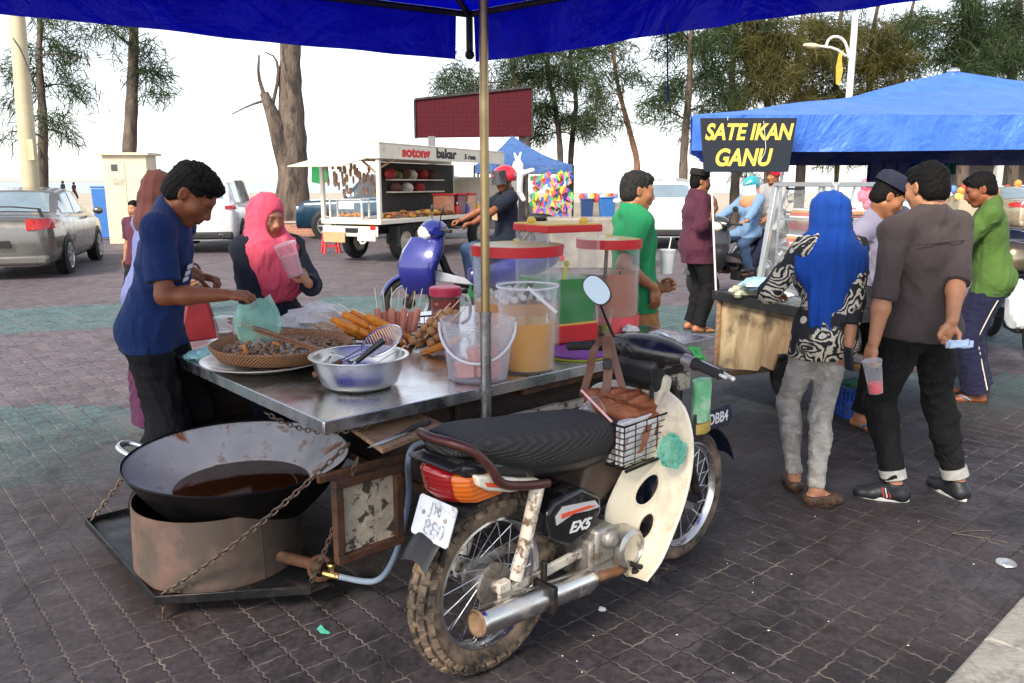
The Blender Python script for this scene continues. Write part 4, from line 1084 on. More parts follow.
for x_ in (-.1, .1): m = MB(); m.lathe([(.02, 0), (.024, .012), (.012, .026), (.001, .028)], 12, (x_, -x_ * .8, .579)); m.build('lid_knob', YEL, ld)
m = MB(); m.tube([(-.06, -.10, .16), (-.02, -.115, .375)], .009, 8); m.ell((-.018, -.116, .385), .015); m.build('scoop', mat('scoop_yellow', (.62, .55, .04), .4), o)
# lids, cups, tissue
p = on(577, 355); o = thing('purple_lid', 'round purple plastic lid lying on the counter beside the amber tub', 'lid', (p.x, p.y, TZ))
m = MB(); m.lathe([(.001, .002), (.150, .002), (.152, .008), (.001, .010)], 48); m.build('lower_rim', mat('lime_plastic', (.55, .62, .08), .4), o); m = MB(); m.lathe([(.001, .0105), (.143, .0105), (.146, .020), (.10, .022), (.001, .019)], 48); m.build('cover', mat('violet_plastic', (.23, .05, .36), .35), o)
for i, (px, py, lv, lm) in enumerate(((585, 336, .03, film('pale_pink_drink', (.7, .4, .3), .2, .5, .9)), (604, 334, .05, film('yellow_green_drink', (.30, .28, .03), .2, .2, .9)))):
    p = on(px, py); o = thing('drink_cup', ('empty stack of clear plastic cups in front of the green dispenser', 'clear plastic cup with a little yellow green drink in front of the pink dispenser')[i], 'cup', (p.x, p.y, TZ + .001))
    m = MB(); m.lathe([(.001, 0), (.030, 0), (.046, .125), (.049, .126), (.049, .130), (.045, .130), (.029, .004), (.001, .003)], 28); m.build('cup', CLEAR, o)
    m = MB(); m.lathe([(.001, .005), (.029, .005), (.029 + lv * .13, lv), (.001, lv)], 24); m.build('drink', lm, o)
def crumple(name, label, cat, loc, size, mt, seed=1, amp=.25, group=None, n=18):
    r_ = np.random.default_rng(seed); m = MB(); m.ell((0, 0, 0), size, None, n)
    d = r_.normal(size=(7, 3)); ph = r_.uniform(0, 6, 7)
    vv = []
    for p in m.v:
        q = np.array(p) / np.array(size); s_ = 1 + amp * sum(abs(math.sin(q @ d[k] * (2 + k) + ph[k])) / (1 + .4 * k) - .4 for k in range(7)) * .5
        vv.append((p[0] * s_, p[1] * s_, max(-size[2] * .8, p[2] * s_)))
    m.v = vv; o = m.build(name, mt, ang=25); return tag(o, label, cat, group, loc)
p = on(630, 333); crumple('tissue', 'crumpled white tissue on the counter by the mirror stem', 'tissue', (p.x, p.y, TZ + .02), (.05, .04, .025), WHITE, 3, .6)
# cup of milky tea, rag, cloth bundle, canister, sauce bottle
p = on(226, 346); o = thing('milk_tea_cup', 'clear plastic cup of brown milk tea with lid behind the woven tray', 'cup', (p.x, p.y, TZ + .001))
m = MB(); m.lathe([(.001, 0), (.034, 0), (.046, .130), (.050, .131), (.050, .142), (.001, .143)], 28); m.build('cup', MILKY, o); m = MB(); m.lathe([(.001, .004), (.031, .004), (.037, .07), (.001, .07)], 24); m.build('tea', mat('milk_tea', (.33, .15, .07), .3), o)
p = on(200, 361); crumple('rag', 'pale turquoise plastic bag lying flat on the counter by the man in navy', 'bag', (p.x + .02, p.y + .05, TZ + .02), (.11, .075, .03), film('turquoise_film', (.30, .62, .64), .35, .2, .95), 9, .5)
p = on(299, 350); crumple('cloth_bundle', 'bunched grey white plastic sack of meat behind the woven tray', 'sack', (p.x + .05, p.y + .16, TZ + .085), (.19, .12, .115), mat('grey_white_sack', (.62, .61, .60), .45, 0, .15, 6, .3, 22, bd=.02), 4, .42, n=30)
p = on(268, 338); crumple('meat_heap', 'small heap of dark red meat in the open grey sack', 'food', (p.x + .03, p.y + .25, TZ + .10), (.10, .07, .05), mat('dark_meat', (.20, .03, .02), .4, 0, .4, 25, .3, 60), 8, .5)
p = on(446, 330); o = thing('sauce_canister', 'clear jug of dark red chilli sauce with pink lid, behind the skewers', 'canister', (p.x, p.y, TZ + .001), R(20))
m = MB(); m.lathe([(.001, 0), (.070, 0), (.075, .01), (.078, .19), (.074, .195), (.001, .194)], 36); m.build('jar', film('clear_jar', (.5, .3, .28), .15, .75, .8), o)
m = MB(); m.lathe([(.001, .006), (.067, .006), (.070, .075), (.001, .076)], 32); m.build('sauce', mat('chilli_sauce', (.20, .008, .012), .2), o)
m = MB(); m.lathe([(.0735, .078), (.0755, .08), (.078, .165), (.0755, .166)], 36); m.build('label', mat('red_brown_label', (.30, .05, .035), .5, 0, .3, 30, dirt=(.60, .38, .25), da=(.57, .63), ds=26), o)
m = MB(); m.lathe([(.083, .185), (.086, .188), (.086, .225), (.078, .232), (.001, .232)], 36); m.build('lid', mat('pink_lid', (.66, .05, .12), .35), o)
m = MB(); m.tube([(.08, -.02, .185), (.125, -.03, .18), (.13, -.03, .06), (.08, -.02, .03)], .009, 7, sm=2); m.build('handle', MATS['white_plastic'], o)
p = on(471, 325); o = thing('squeeze_bottle', 'clear squeeze bottle with bright green nozzle cap beside the chilli jug', 'bottle', (p.x, p.y, TZ + .001))
m = MB(); m.lathe([(.001, 0), (.033, 0), (.035, .01), (.035, .12), (.03, .14), (.001, .14)], 24); m.build('bottle', CLEAR, o); m = MB(); m.lathe([(.034, .138), (.035, .160), (.016, .178), (.008, .20), (.003, .23), (.001, .23)], 20); m.build('nozzle_cap', mat('green_cap', (.05, .42, .08), .4), o)
# ---------------------------------------------------------------- the motorbike in front
BO = V((-.075, 2.365, 0)); BT = R(44.5); BX = V((math.cos(BT), math.sin(BT), 0)); BY = V((-math.sin(BT), math.cos(BT), 0))
def Bw(x, y, z): return BO + BX * x + BY * y + V((0, 0, z))
def Bi(px, py, y):
    """bike coordinates of the photo point, on the plane y = const of the bike"""
    d = ray(px, py); e = V((0, 0, EYE)); t = (y - (e - BO).dot(BY)) / d.dot(BY); p = e + d * t
    return V(((p - BO).dot(BX), y, p.z))
CREAM = mat('cream_plastic', (.66, .60, .46), .42, 0, .10, 4, .05, 40, dirt=(.30, .22, .13), da=(.50, .74), ds=5)
TYRE = mat('muddy_tyre', (.030, .026, .024), .85, 0, .3, 12, .3, 70, dirt=(.22, .155, .105), da=(.40, .60), ds=9)
BLKG = mat('black_gloss_plastic', (.012, .012, .014), .22, 0, .3, 9, .04, 50, dirt=(.10, .09, .08), da=(.56, .76), ds=8, coat=.3)
ALU = mat('dirty_aluminium', (.40, .38, .35), .5, .85, .25, 9, .25, 50, dirt=(.12, .09, .065), da=(.47, .64), ds=14)
FLAKYW = mat('flaking_white_metal', (.66, .60, .50), .6, .1, .15, 9, .3, 50, dirt=(.16, .10, .06), da=(.50, .60), ds=22)
bike = thing('motorbike', 'old underbone motorbike with cream leg shield and black mesh seat, parked against the food cart', 'motorbike', BO, BT)
def wheel(parent, name, cx, cz, Ro, tw, knobs, mats=(TYRE, CHROME, CHROME, ALU), nsp=18, hub=.05, spokes=True):
    root = MB(); Rc = Ro - tw * .55 - (.008 if knobs else 0)
    def P(r, a, y): return V((cx + r * math.cos(a), y, cz + r * math.sin(a)))
    n = 60; rings = []
    for k in range(n):
        a = 2 * PI * k / n; ring = []
        for j in range(12):
            q = 2 * PI * j / 12; ring.append(P(Rc + tw * .55 * math.cos(q), a, tw * .5 * math.sin(q)))
        rings.append(ring)
    rings.append(rings[0]); root.loft(rings, cap=False)
    if knobs:
        nk = 34
        for k in range(nk):
            for row, (q0, wd) in enumerate(((0, .34), (.62, .30), (-.62, .30), (1.15, .26), (-1.15, .26))):
                a0 = 2 * PI * (k + (.5 if row in (1, 2) else 0)) / nk; da = 2 * PI / nk * .31
                vs = []
                for rr in (tw * .50, tw * .55 + .011):
                    for aa in (a0 - da, a0 + da):
                        for qq in (q0 - wd * .62, q0 + wd * .62): vs.append(P(Rc + rr * math.cos(qq), aa, rr * .95 * math.sin(qq)))
                root.add(vs, [(0, 1, 3, 2), (4, 6, 7, 5), (0, 4, 5, 1), (2, 3, 7, 6), (0, 2, 6, 4), (1, 5, 7, 3)])
    w_ = root.build(name, mats[0], parent)
    rr = Rc - tw * .42; m = MB()
    for k in range(1): m.loft([[P(rr + dr_, 2 * PI * j / n, dy) for dr_, dy in ((.012, -tw * .36), (.0, -tw * .40), (-.010, -tw * .25), (-.016, 0), (-.010, tw * .25), (.0, tw * .40), (.012, tw * .36))] for j in range(n + 1)], cap=False)
    m.build('rim', mats[1], w_)
    if spokes:
        m = MB()
        for k in range(nsp):
            a = 2 * PI * k / nsp
            for s_ in (-1, 1): m.tube([P(hub * .9, a + s_ * .9, s_ * .032), P(rr - .008, a + s_ * .14 + .08, 0)], .0016, 4)
        m.build('spokes', mats[2], w_)
    m = MB(); m.lathe([(.012, -.075), (.020, -.07), (.022, -.045), (hub, -.042), (hub, -.03), (hub * .7, -.025), (hub * .7, .025), (hub, .03), (hub, .042), (.022, .045), (.02, .07), (.012, .075)], 28, (cx, 0, cz), Matrix.Rotation(PI / 2, 3, 'X')); m.build('hub', mats[3], w_)
    return w_
RX, RZ, FX, FZ = -.010, .300, 1.10, .281
wheel(bike, 'rear_wheel', RX, RZ, .302, .088, True, hub=.07)
wheel(bike, 'front_wheel', FX, FZ, .281, .066, False, hub=.055)
def pt(*a): return V(a)
# frame, arms, shocks
m = MB()
m.tube([(.40, 0, .40), (.60, 0, .45), (.80, 0, .70), (.86, 0, .88)], [.05, .045, .04, .035], 10, sm=2)
m.tube([(.40, 0, .44), (.1, 0, .60), (-.16, 0, .70)], .03, 8, sm=1); m.box((.42, 0, .36), (.10, .16, .20))
m.build('frame', DARKM, bike, .004)
for y in (-.105, .105):
    m = MB(); m.beam((RX - .045, y, RZ + .002), (.40, y * .95, .315), .018, .034); m.lathe([(.026, -.012), (.028, 0), (.026, .012)], 16, (RX, y - .012 * (1 if y > 0 else -1) - (.004 if y < 0 else -.004), RZ), Matrix.Rotation(PI / 2, 3, 'X')); m.box((RX - .03, y, RZ + .03), (.05, .03, .035)); m.build('swing_arm', FLAKYW, bike, .004)
    m = MB(); m.tube([(.0, y * 1.18, RZ + .045), (.045, y * 1.18, .47), (.10, y * 1.15, .63)], [.021, .022, .024], 12); m.build('shock_absorber', FLAKYW, bike)
# exhaust
m = MB(); e0, e1 = pt(-.19, -.150, .285), pt(.36, -.150, .232); dx = (e1 - e0).normalized(); ro = frame((0, 0, 0), *[dx.cross(V((0, 1, 0))), V((0, 1, 0)), dx]).to_3x3()
L = (e1 - e0).length
m.lathe([(.037, 0), (.042, .006), (.043, .02), (.043, L - .06), (.036, L - .03), (.020, L)], 32, e0, ro); mf = m.build('silencer', mat('satin_chrome', (.66, .65, .63), .24, 1.0, .1, 6, .05, 40, dirt=(.28, .20, .13), da=(.58, .78), ds=7), bike)
m = MB(); m.lathe([(.038, -.004), (.041, .003), (.034, .010), (.022, .030), (.010, .034)], 28, e0, ro); m.build('end_cap', mat('rusty_cap', (.26, .17, .10), .75, .4, .4, 22, .3), mf)
m = MB(); m.tube([e1 - dx * .02, pt(.50, -.15, .205), pt(.60, -.11, .19), pt(.68, -.06, .24)], [.021, .018, .018, .018], 10, sm=2); m.build('pipe', mat('scorched_pipe', (.30, .15, .08), .6, .6, .4, 14, .3, dirt=(.05, .035, .03), da=(.5, .65), ds=12), mf)
m = MB(); m.box((.10, -.156, .262), (.022, .092, .094)); m.box((.115, -.135, .325), (.016, .02, .09)); m.build('hanger', DARKM, mf, .004)
# engine
m = MB(); m.box((.44, -.045, .29), (.22, .21, .15)); m.box((.40, -.10, .335), (.10, .12, .13)); m.lathe([(.03, -.03), (.034, 0), (.03, .02), (.012, .026)], 18, (.41, -.165, .36), Matrix.Rotation(PI / 2, 3, 'X')); m.lathe([(.060, -.12), (.066, -.11), (.066, 0)], 24, (.43, -.03, .27), Matrix.Rotation(PI / 2, 3, 'X')); eng = m.build('engine', ALU, bike, .012)
m = MB(); cy_ = Matrix.Rotation(PI / 2, 3, 'X')
m.lathe([(.070, 0), (.072, .02), (.070, .055), (.058, .066), (.054, .067), (.052, .061), (.001, .061)], 36, (.515, -.125, .295), cy_); m.build('clutch_cover', mat('polished_case', (.55, .53, .50), .35, .9, .2, 9, .15, 40, dirt=(.17, .13, .1), da=(.54, .7), ds=12), eng)
m = MB()
for k in range(6): m.box((.60 + k * .017, -.02, .285), (.009, .13, .13))
m.box((.63, -.02, .285), (.12, .09, .09)); m.build('cylinder', ALU, eng, .002)
m = MB(); m.tube([(.50, -.19, .245), (.53, -.20, .225), (.59, -.205, .205), (.64, -.25, .195)], .010, 7, sm=1); m.tube([(.55, -.26, .195), (.55, .24, .195)], .010, 8); m.build('kick_lever', DARKM, eng)
m = MB(); m.tube([(.55, -.17, .195), (.55, -.27, .195)], .017, 10); m.build('foot_peg', RUB, bike)
# side panel with its stripe and model lettering
pq = [(.125, .52), (.165, .555), (.30, .565), (.395, .51), (.405, .455), (.35, .395), (.24, .375), (.15, .43)]
m = MB(); m.prism(pq, 'y', -.135, -.02); m.prism([(u, v) for u, v in pq], 'y', .02, .135); sp_ = m.build('side_panel', BLKG, bike, .014, seg=3)
m = MB(); m.prism([(.165, .505), (.20, .53), (.36, .505), (.385, .475), (.33, .478), (.25, .49), (.17, .475)], 'y', -.1395, -.136); st_ = m.build('stripe', mat('silver_decal', (.66, .66, .68), .3, .3, .05), sp_)
m = MB(); m.prism([(.19, .508), (.33, .497), (.365, .485), (.27, .490), (.19, .492)], 'y', -.1415, -.1397); m.build('flash', mat('orange_red_decal', (.70, .09, .03), .35, 0, .1), st_)
MT = frame((.285, -.1365, .436), (1, 0, -.12), (.12, 0, 1), (0, -1, 0)); text('lettering', 'EX5', .050, mat('white_decal', (.75, .75, .75), .4, 0, .05), sp_, MT, .001, .0016, .35, 1.2)
m = MB(); m.prism([(.40, .60), (.56, .66), (.70, .63), (.60, .50), (.43, .42), (.36, .50)], 'y', -.075, .075); m.build('centre_cover', mat('faded_brown_plastic', (.085, .055, .04), .5, 0, .25, 8, .08), bike, .02, seg=3)
# seat
xs = [-.195, -.17, -.10, .0, .10, .22, .34, .46, .55, .595, .61]; zt = [.795, .828, .835, .826, .812, .800, .785, .768, .745, .715, .68]; zb = [.775, .765, .745, .700, .655, .630, .618, .615, .625, .645, .665]
hw = [.06, .095, .118, .128, .132, .135, .132, .120, .095, .06, .03]
rings = []
for x_, a, b_, h_ in zip(xs, zt, zb, hw):
    ring = []
    for k in range(20):
        q = 2 * PI * k / 20; c_, s_ = math.cos(q), math.sin(q)
        ring.append(V((x_, h_ * math.copysign(abs(c_) ** .7, c_), (a + b_) / 2 + (a - b_) / 2 * math.copysign(abs(s_) ** .75, s_))))
    rings.append(ring)
SEATM, nt, b = newmat('black_seat_mesh'); ob = nt.obj(); x, y, z = nt.xyz(ob)
u = nt.m('ADD', x, nt.m('MULTIPLY', y, .8)); v = nt.m('SUBTRACT', nt.m('ADD', nt.m('MULTIPLY', x, .8), z), nt.m('MULTIPLY', y, 1.0))
g_ = nt.m('MULTIPLY', nt.m('SINE', nt.m('MULTIPLY', u, 390.0)), nt.m('SINE', nt.m('MULTIPLY', v, 390.0)))
nz = nt.noise(ob, 7, 4)
nt.l.new(nt.mix(nt.ramp(nt.m('ADD', g_, nt.m('MULTIPLY', nz, .8)), -.3, 1.2), (.004, .004, .0045), (.042, .040, .041)), b.inputs['Base Color']); b.inputs['Roughness'].default_value = .7
n1 = nt.bump(nz, .5, .03); nt.l.new(nt.bump(g_, .7, .003, n1), b.inputs['Normal'])
m = MB(); m.loft(rings); se = m.build('seat', SEATM, bike, ang=60)
m = MB(); m.loft([[p + V((0, 0, -.02 - .0)) - V((0, p.y * .06, 0)) for p in r_] for r_ in [[V((q.x, q.y * .92, min(q.z, (a + b_) / 2) - .012)) for q in rg] for rg, a, b_ in zip(rings[1:-1], zt[1:-1], zb[1:-1])]]); m.build('seat_base', BLKP, se)
# tail: cowl, lamp, rail, mudguard, plate
TAILW = mat('cream_tail_panel', (.70, .66, .55), .35, 0, .08, 5, .04, dirt=(.3, .24, .17), da=(.56, .75), ds=7)
for s_ in (-1, 1):
    m = MB(); a = s_ * .125
    m.prism([(-.16, .725), (-.10, .710), (.02, .668), (.115, .640), (.10, .615), (-.02, .635), (-.11, .665), (-.15, .690)], 'y', min(a, a - s_ * .05), max(a, a - s_ * .05)); tp = m.build('tail_panel', TAILW, bike, .008)
    m = MB(); m.prism([(-.13, .698), (.0, .660), (.095, .634), (-.02, .650), (-.12, .683)], 'y', min(a + s_ * .0012, a + s_ * .003), max(a + s_ * .0012, a + s_ * .003)); m.build('stripe', MATS['orange_red_decal'], tp)
m = MB(); m.prism([(-.195, .765), (.05, .72), (.10, .64), (-.02, .645), (-.14, .685), (-.20, .73)], 'y', -.105, .105); m.build('tail_cowl', BLKG, bike, .02, seg=3)
# tail lamp: red middle, amber wrap-round
LR, nt, b = newmat('red_lens'); b.inputs['Base Color'].default_value = (.26, .006, .008, 1); b.inputs['Roughness'].default_value = .12; b.inputs['Coat Weight'].default_value = .6
xo, yo, zo = nt.xyz(nt.obj()); nt.l.new(nt.bump(nt.m('SINE', nt.m('MULTIPLY', zo, 420.0)), .3, .002), b.inputs['Normal'])
LA, nt, b = newmat('amber_lens'); b.inputs['Base Color'].default_value = (.56, .115, .006, 1); b.inputs['Roughness'].default_value = .12; b.inputs['Coat Weight'].default_value = .6
xo, yo, zo = nt.xyz(nt.obj()); nt.l.new(nt.bump(nt.m('SINE', nt.m('MULTIPLY', zo, 420.0)), .3, .002), b.inputs['Normal'])
def lamp(y0, y1, m_):
    rs = []
    for k in range(9):
        y = y0 + (y1 - y0) * k / 8; q = abs(y) / .125; bk = .09 * q ** 2.2; dn = .035 * q ** 1.5
        rs.append([V((-.135 + bk * 1.3, y, .742 - dn)), V((-.227 + bk, y, .742 - dn)), V((-.237 + bk, y, .730 - dn)), V((-.225 + bk, y, .66 - dn * .25)), V((-.200 + bk, y, .632)), V((-.115 + bk * 1.3, y, .632))])
    return rs
m = MB(); m.loft(lamp(-.068, .068, 0)); tl_ = m.build('tail_lamp', LR, bike, .006)
for s_ in (-1, 1): m = MB(); m.loft(lamp(s_ * .069, s_ * .106, 0)); m.build('indicator', LA, tl_, .006)
m = MB(); m.box((-.165, 0, .752), (.14, .20, .012)); m.build('lamp_hood', BLKP, tl_, .005)
RAILM = mat('brown_red_rail', (.075, .026, .022), .35, .3, .3, 9, .06, dirt=(.16, .11, .08), da=(.6, .75), ds=9)
m = MB(); gr = [(.13, -.135, .628), (.02, -.142, .652), (-.075, -.142, .685), (-.115, -.134, .745), (-.165, -.115, .80), (-.205, -.07, .822), (-.220, 0, .825), (-.205, .07, .822), (-.165, .115, .80), (-.115, .134, .745), (-.075, .142, .685), (.02, .142, .652), (.13, .135, .628)]
m.tube(catmull(gr, 5), .0145, 10); m.build('grab_rail', RAILM, bike)
m = MB(); rr = .335
g = [[V((RX + (rr + .004 * math.cos(j)) * math.cos(R(a)), -.062 + .124 * j / 8, RZ + rr * math.sin(R(a)) - .022 * abs(j / 4 - 1) ** 2.5)) for j in range(9)] for a in range(30, 152, 6)]
m.sheet(g, .004); m.build('mudguard', BLKP, bike)
m = MB(); g = [[V((-.205 - .050 * i / 5 + .02 * (i / 5) ** 2, -.062 + .124 * j / 6, .56 - .115 * i / 5)) for j in range(7)] for i in range(6)]; m.sheet(g, .005); mfz = m.build('mud_flap', mat('worn_black_flap', (.012, .012, .013), .5, 0, .3, 8, .08, 30, dirt=(.16, .17, .18), da=(.60, .64), ds=11), bike)
pc, pxv, pyv = V((-.232, -.016, .578)), V((0, -1, 0)), V((.36, 0, .93)).normalized(); pn = pxv.cross(pyv)
PLM = frame(pc, pxv, pyv, pn)
m = MB(); m.prism([(-.085, -.052), (-.078, -.060), (.078, -.060), (.085, -.052), (.085, .052), (.078, .060), (-.078, .060), (-.085, .052)], 'z', -.002, .002, fr=lambda p: PLM @ p); npz = m.build('number_plate', mat('worn_white_plate', (.56, .60, .66), .38, .1, .12, 7, .1, 30, dirt=(.30, .32, .36), da=(.52, .66), ds=22), bike)
FAINT = mat('worn_grey_digits', (.26, .28, .31), .5, 0, .3, 40, dirt=(.52, .56, .61), da=(.48, .55), ds=60)
text('digits', '880', .062, FAINT, npz, PLM @ Matrix.Translation((.012, -.026, .0028)), .0004, .001); text('digits', 'JM', .05, FAINT, npz, PLM @ Matrix.Translation((.0, .03, .0028)), .0004, .001)
for e in (-.05, .05): m = MB(); m.lathe([(.007, 0), (.006, .003), (.001, .004)], 10, PLM @ V((e, .012, .002)), PLM.to_3x3()); m.build('bolt', MATS['dirty_aluminium'], npz)
# leg shields: a curved skin either side, from the inner rear edge out to the front rim
rows = [((664, 394), (668, 392), -.10, -.12), ((652, 420), (684, 408), -.11, -.21), ((634, 452), (692, 438), -.11, -.25), ((617, 484), (691, 470), -.10, -.265), ((606, 512), (684, 502), -.095, -.27), ((607, 540), (672, 535), -.095, -.27), ((612, 562), (660, 562), -.10, -.265), ((628, 576), (646, 581), -.14, -.255)]
def shield(sg):
    g = []
    for (a, c_, ya, yc) in rows:
        p, q = Bi(*a, ya), Bi(*c_, yc)
        row = []
        for k in range(9):
            t = k / 8; w_ = p.lerp(q, t); w_ += V((+.04 * math.sin(PI * t) * max(0, min(1, ((q - p).length - .12) / .14)), .008 * math.sin(PI * t), 0)); row.append(w_)
        g.append(row)
    # refine between rows
    G2 = []
    for k in range(9):
        col = catmull([g[i][k] for i in range(len(g))], 4); G2.append(col)
    G2 = [[V((p.x, p.y * sg, p.z)) for p in col] for col in G2]
    return G2
SHG = shield(1)
for sg in (1, -1):
    G2 = SHG if sg == 1 else [[V((p.x, -p.y, p.z)) for p in col] for col in SHG]
    # fine skin with two real openings
    NK, NR = 40, 84; cols = [catmull(G2[k], 1) for k in range(9)]
    def at(i, j):
        i0, j0 = min(int(i), 7), min(int(j), len(G2[0]) - 2); fi, fj = i - i0, j - j0
        return G2[i0][j0].lerp(G2[i0][j0 + 1], fj).lerp(G2[i0 + 1][j0].lerp(G2[i0 + 1][j0 + 1], fj), fi)
    holes = ((3.3, 14.0, 1.15, 2.2), (4.2, 19.0, .95, 1.8)); Lr = len(G2[0]) - 1
    vs = []; fs = []
    for th_ in (-.003, .003):
        for i in range(NK + 1):
            for j in range(NR + 1):
                p = at(8 * i / NK, Lr * j / NR); vs.append(p + V((th_, 0, 0)))
    def inh(i, j): return any(((i - ci) / ri) ** 2 + ((j - cj) / rj) ** 2 < 1 for ci, cj, ri, rj in holes)
    for i in range(NK):
        for j in range(NR):
            if inh(8 * (i + .5) / NK, Lr * (j + .5) / NR): continue
            q = (i * (NR + 1) + j, (i + 1) * (NR + 1) + j, (i + 1) * (NR + 1) + j + 1, i * (NR + 1) + j + 1); N_ = (NK + 1) * (NR + 1)
            fs += [q, tuple(x + N_ for x in reversed(q))]
    m = MB(); m.add(vs, fs); sh = m.build('leg_shield', CREAM, bike, ang=70)
    m = MB(); m.tube(G2[-1], .0055, 6); m.tube(G2[0], .004, 6); m.build('rim_edge', TAILW, sh)
    for ci, cj, ri, rj in holes:
        m = MB(); m.tube([at(ci + ri * 1.02 * math.cos(q), cj + rj * 1.02 * math.sin(q)) for q in [2 * PI * k / 32 for k in range(32)]], .0065, 6, True); m.build('opening_rim', CREAM, sh)
m = MB(); m.prism([(.80, .86), (.86, .84), (.80, .62), (.72, .50), (.68, .52), (.74, .66)], 'y', -.10, .10); m.build('head_cover', CREAM, bike, .02, seg=3)
# fork, front mudguard
m = MB()
for y in (-.075, .075): m.tube([(FX, y, FZ), (.97, y, .60), (.90, y * .8, .80)], [.019, .02, .018], 10); m.beam((FX - .02, y, FZ), (FX - .10, y, FZ + .05), .03, .03)
m.build('fork', DARKM, bike)
m = MB(); rr = FZ + .045 - .0
g = [[V((FX + (rr - .0) * math.cos(R(a)), -.058 + .116 * j / 8, FZ + rr * math.sin(R(a)) - .028 * abs(j / 4 - 1) ** 2)) for j in range(9)] for a in range(20, 176, 6)]
m.sheet(g, .005); fm = m.build('front_mudguard', mat('blue_black_plastic', (.012, .018, .045), .25, 0, .2, 8, .04, dirt=(.08, .08, .08), da=(.62, .8), coat=.4), bike)
# number on the mudguard's side
m = MB(); m.prism([(1.05, .545), (1.06, .640), (1.33, .635), (1.36, .575), (1.33, .540), (1.15, .555)], 'y', -.0665, -.0625); vz = m.build('number_visor', MATS['blue_black_plastic'], fm, .003)
MT = frame((1.245, -.0672, .590), (1, 0, -.04), (.04, 0, 1), (0, -1, 0)); text('number', 'DBB4', .064, MATS['white_decal'], vz, MT, .0006, .0010, .0, 1.0)
# handlebar
hc = V((.815, 0, .925))
rs = []
for k in range(13):
    y = -.19 + .38 * k / 12; q = 1 - (abs(y) / .19) ** 2.4; h_ = .022 + .040 * q; d_ = .026 + .055 * q; cx_ = hc.x - .02 * q * 0; cz = .935 - .008 * (1 - q)
    rs.append([V((cx_ + d_ * math.cos(a) * (1.2 if math.cos(a) > 0 else .9), y, cz + h_ * math.copysign(abs(math.sin(a)) ** .8, math.sin(a)))) for a in [2 * PI * j / 18 for j in range(18)]])
m = MB(); m.loft(rs); hb = m.build('handlebar_cowl', BLKG, bike, ang=60)
m = MB(); m.prism([(.765, .93), (.80, .90), (.86, .80), (.80, .77), (.745, .82), (.74, .90)], 'y', -.09, .09); m.build('steering_cover', BLKP, hb, .02, seg=3)
m = MB(); m.lathe([(.001, .0), (.062, .0), (.078, -.03), (.078, -.05), (.001, -.05)], 24, (.925, 0, .92), Matrix.Rotation(PI / 2, 3, 'Y')); m.build('headlight', mat('headlight_glass', (.75, .77, .8), .1, .2, .05, coat=.8), hb)
for s_ in (-1, 1):
    g0, g1 = V((.800, s_ * .18, .928)), V((.765, s_ * .345, .905))
    dg = (g1 - g0).normalized()
    m = MB(); m.tube([g0, g0 + dg * .055], [.024, .021], 12); m.build('switch_housing', ALU if s_ < 0 else BLKP, hb)
    m = MB(); m.tube([g0 + dg * .05, g0 + dg * .056, g0 + dg * .075, g0 + dg * .165, g1], [.024, .024, .0175, .0175, .019], 14); m.build('grip', RUB, hb)
    m = MB(); m.tube([g0 + V((.05, 0, -.005)), g0 + dg * .06 + V((.075, 0, -.012)), g0 + dg * .19 + V((.055, 0, -.016))], [.006, .006, .007], 7, sm=1)
    m.ell(g0 + dg * .193 + V((.054, 0, -.016)), .009)
    if s_ < 0: m.tube([g1 - dg * .002, g1 + dg * .03], .006, 7)
    m.build('lever', mat('white_lever', (.72, .72, .70), .35, .3, .05), hb)
mp0 = Bi(615, 340, .16); mp1 = Bi(599, 300, .17)
m = MB(); m.tube([mp0 - V((0, 0, .04)), mp0, mp0.lerp(mp1, .55) + V((-.006, 0, .004)), mp1], [.006, .0055, .005, .005], 8, sm=1); ms = m.build('mirror_stem', BLKP, hb)
mc = Bi(597, 290, .17); toc = V((-(mc - V((0, 0, 0))).x, 0, 0)); cw = (BO + BX * mc.x + BY * mc.y + V((0, 0, mc.z))); vd = (V((0, 0, EYE)) - cw).normalized(); nl = V((vd.dot(BX), vd.dot(BY), vd.z)); nl = (nl + V((-.35, .25, .12))).normalized()
rx_ = V((0, 0, 1)).cross(nl).normalized(); ry_ = nl.cross(rx_); rx_, ry_ = (rx_ * .75 - ry_ * .66).normalized(), (ry_ * .75 + rx_ * .66).normalized()
MM = frame(mc, rx_, ry_, nl)
def ov(k, z, n=32): return [MM @ V((.066 * k * math.copysign(abs(math.cos(q)) ** .85, math.cos(q)), .044 * k * math.copysign(abs(math.sin(q)) ** .85, math.sin(q)), z)) for q in [2 * PI * j / n for j in range(n)]]
m = MB(); m.loft([ov(.5, -.028), ov(.85, -.020), ov(1.0, -.004), ov(1.0, .003), ov(.93, .004)]); m.build('mirror_back', BLKP, ms)
m = MB(); m.loft([ov(.92, .0025), ov(.92, .0052)]); m.build('mirror_glass', mat('mirror_glass', (.20, .24, .27), .03, 1.0, .02, bump=0), ms)
# ignition key and fob
m = MB(); kx = Bi(652, 385, -.09); m.tube([kx + V((0, 0, .05)), kx], .003, 6); m.tube([kx + V((0, 0, -.0)), kx + V((0, 0, -.05))], .0095, 7); m.tube([V((kx.x + .010 * math.cos(q), kx.y, kx.z + .045 + .010 * math.sin(q))) for q in [2 * PI * j / 10 for j in range(10)]], .002, 5, True); m.build('ignition_key', BLKP, bike)
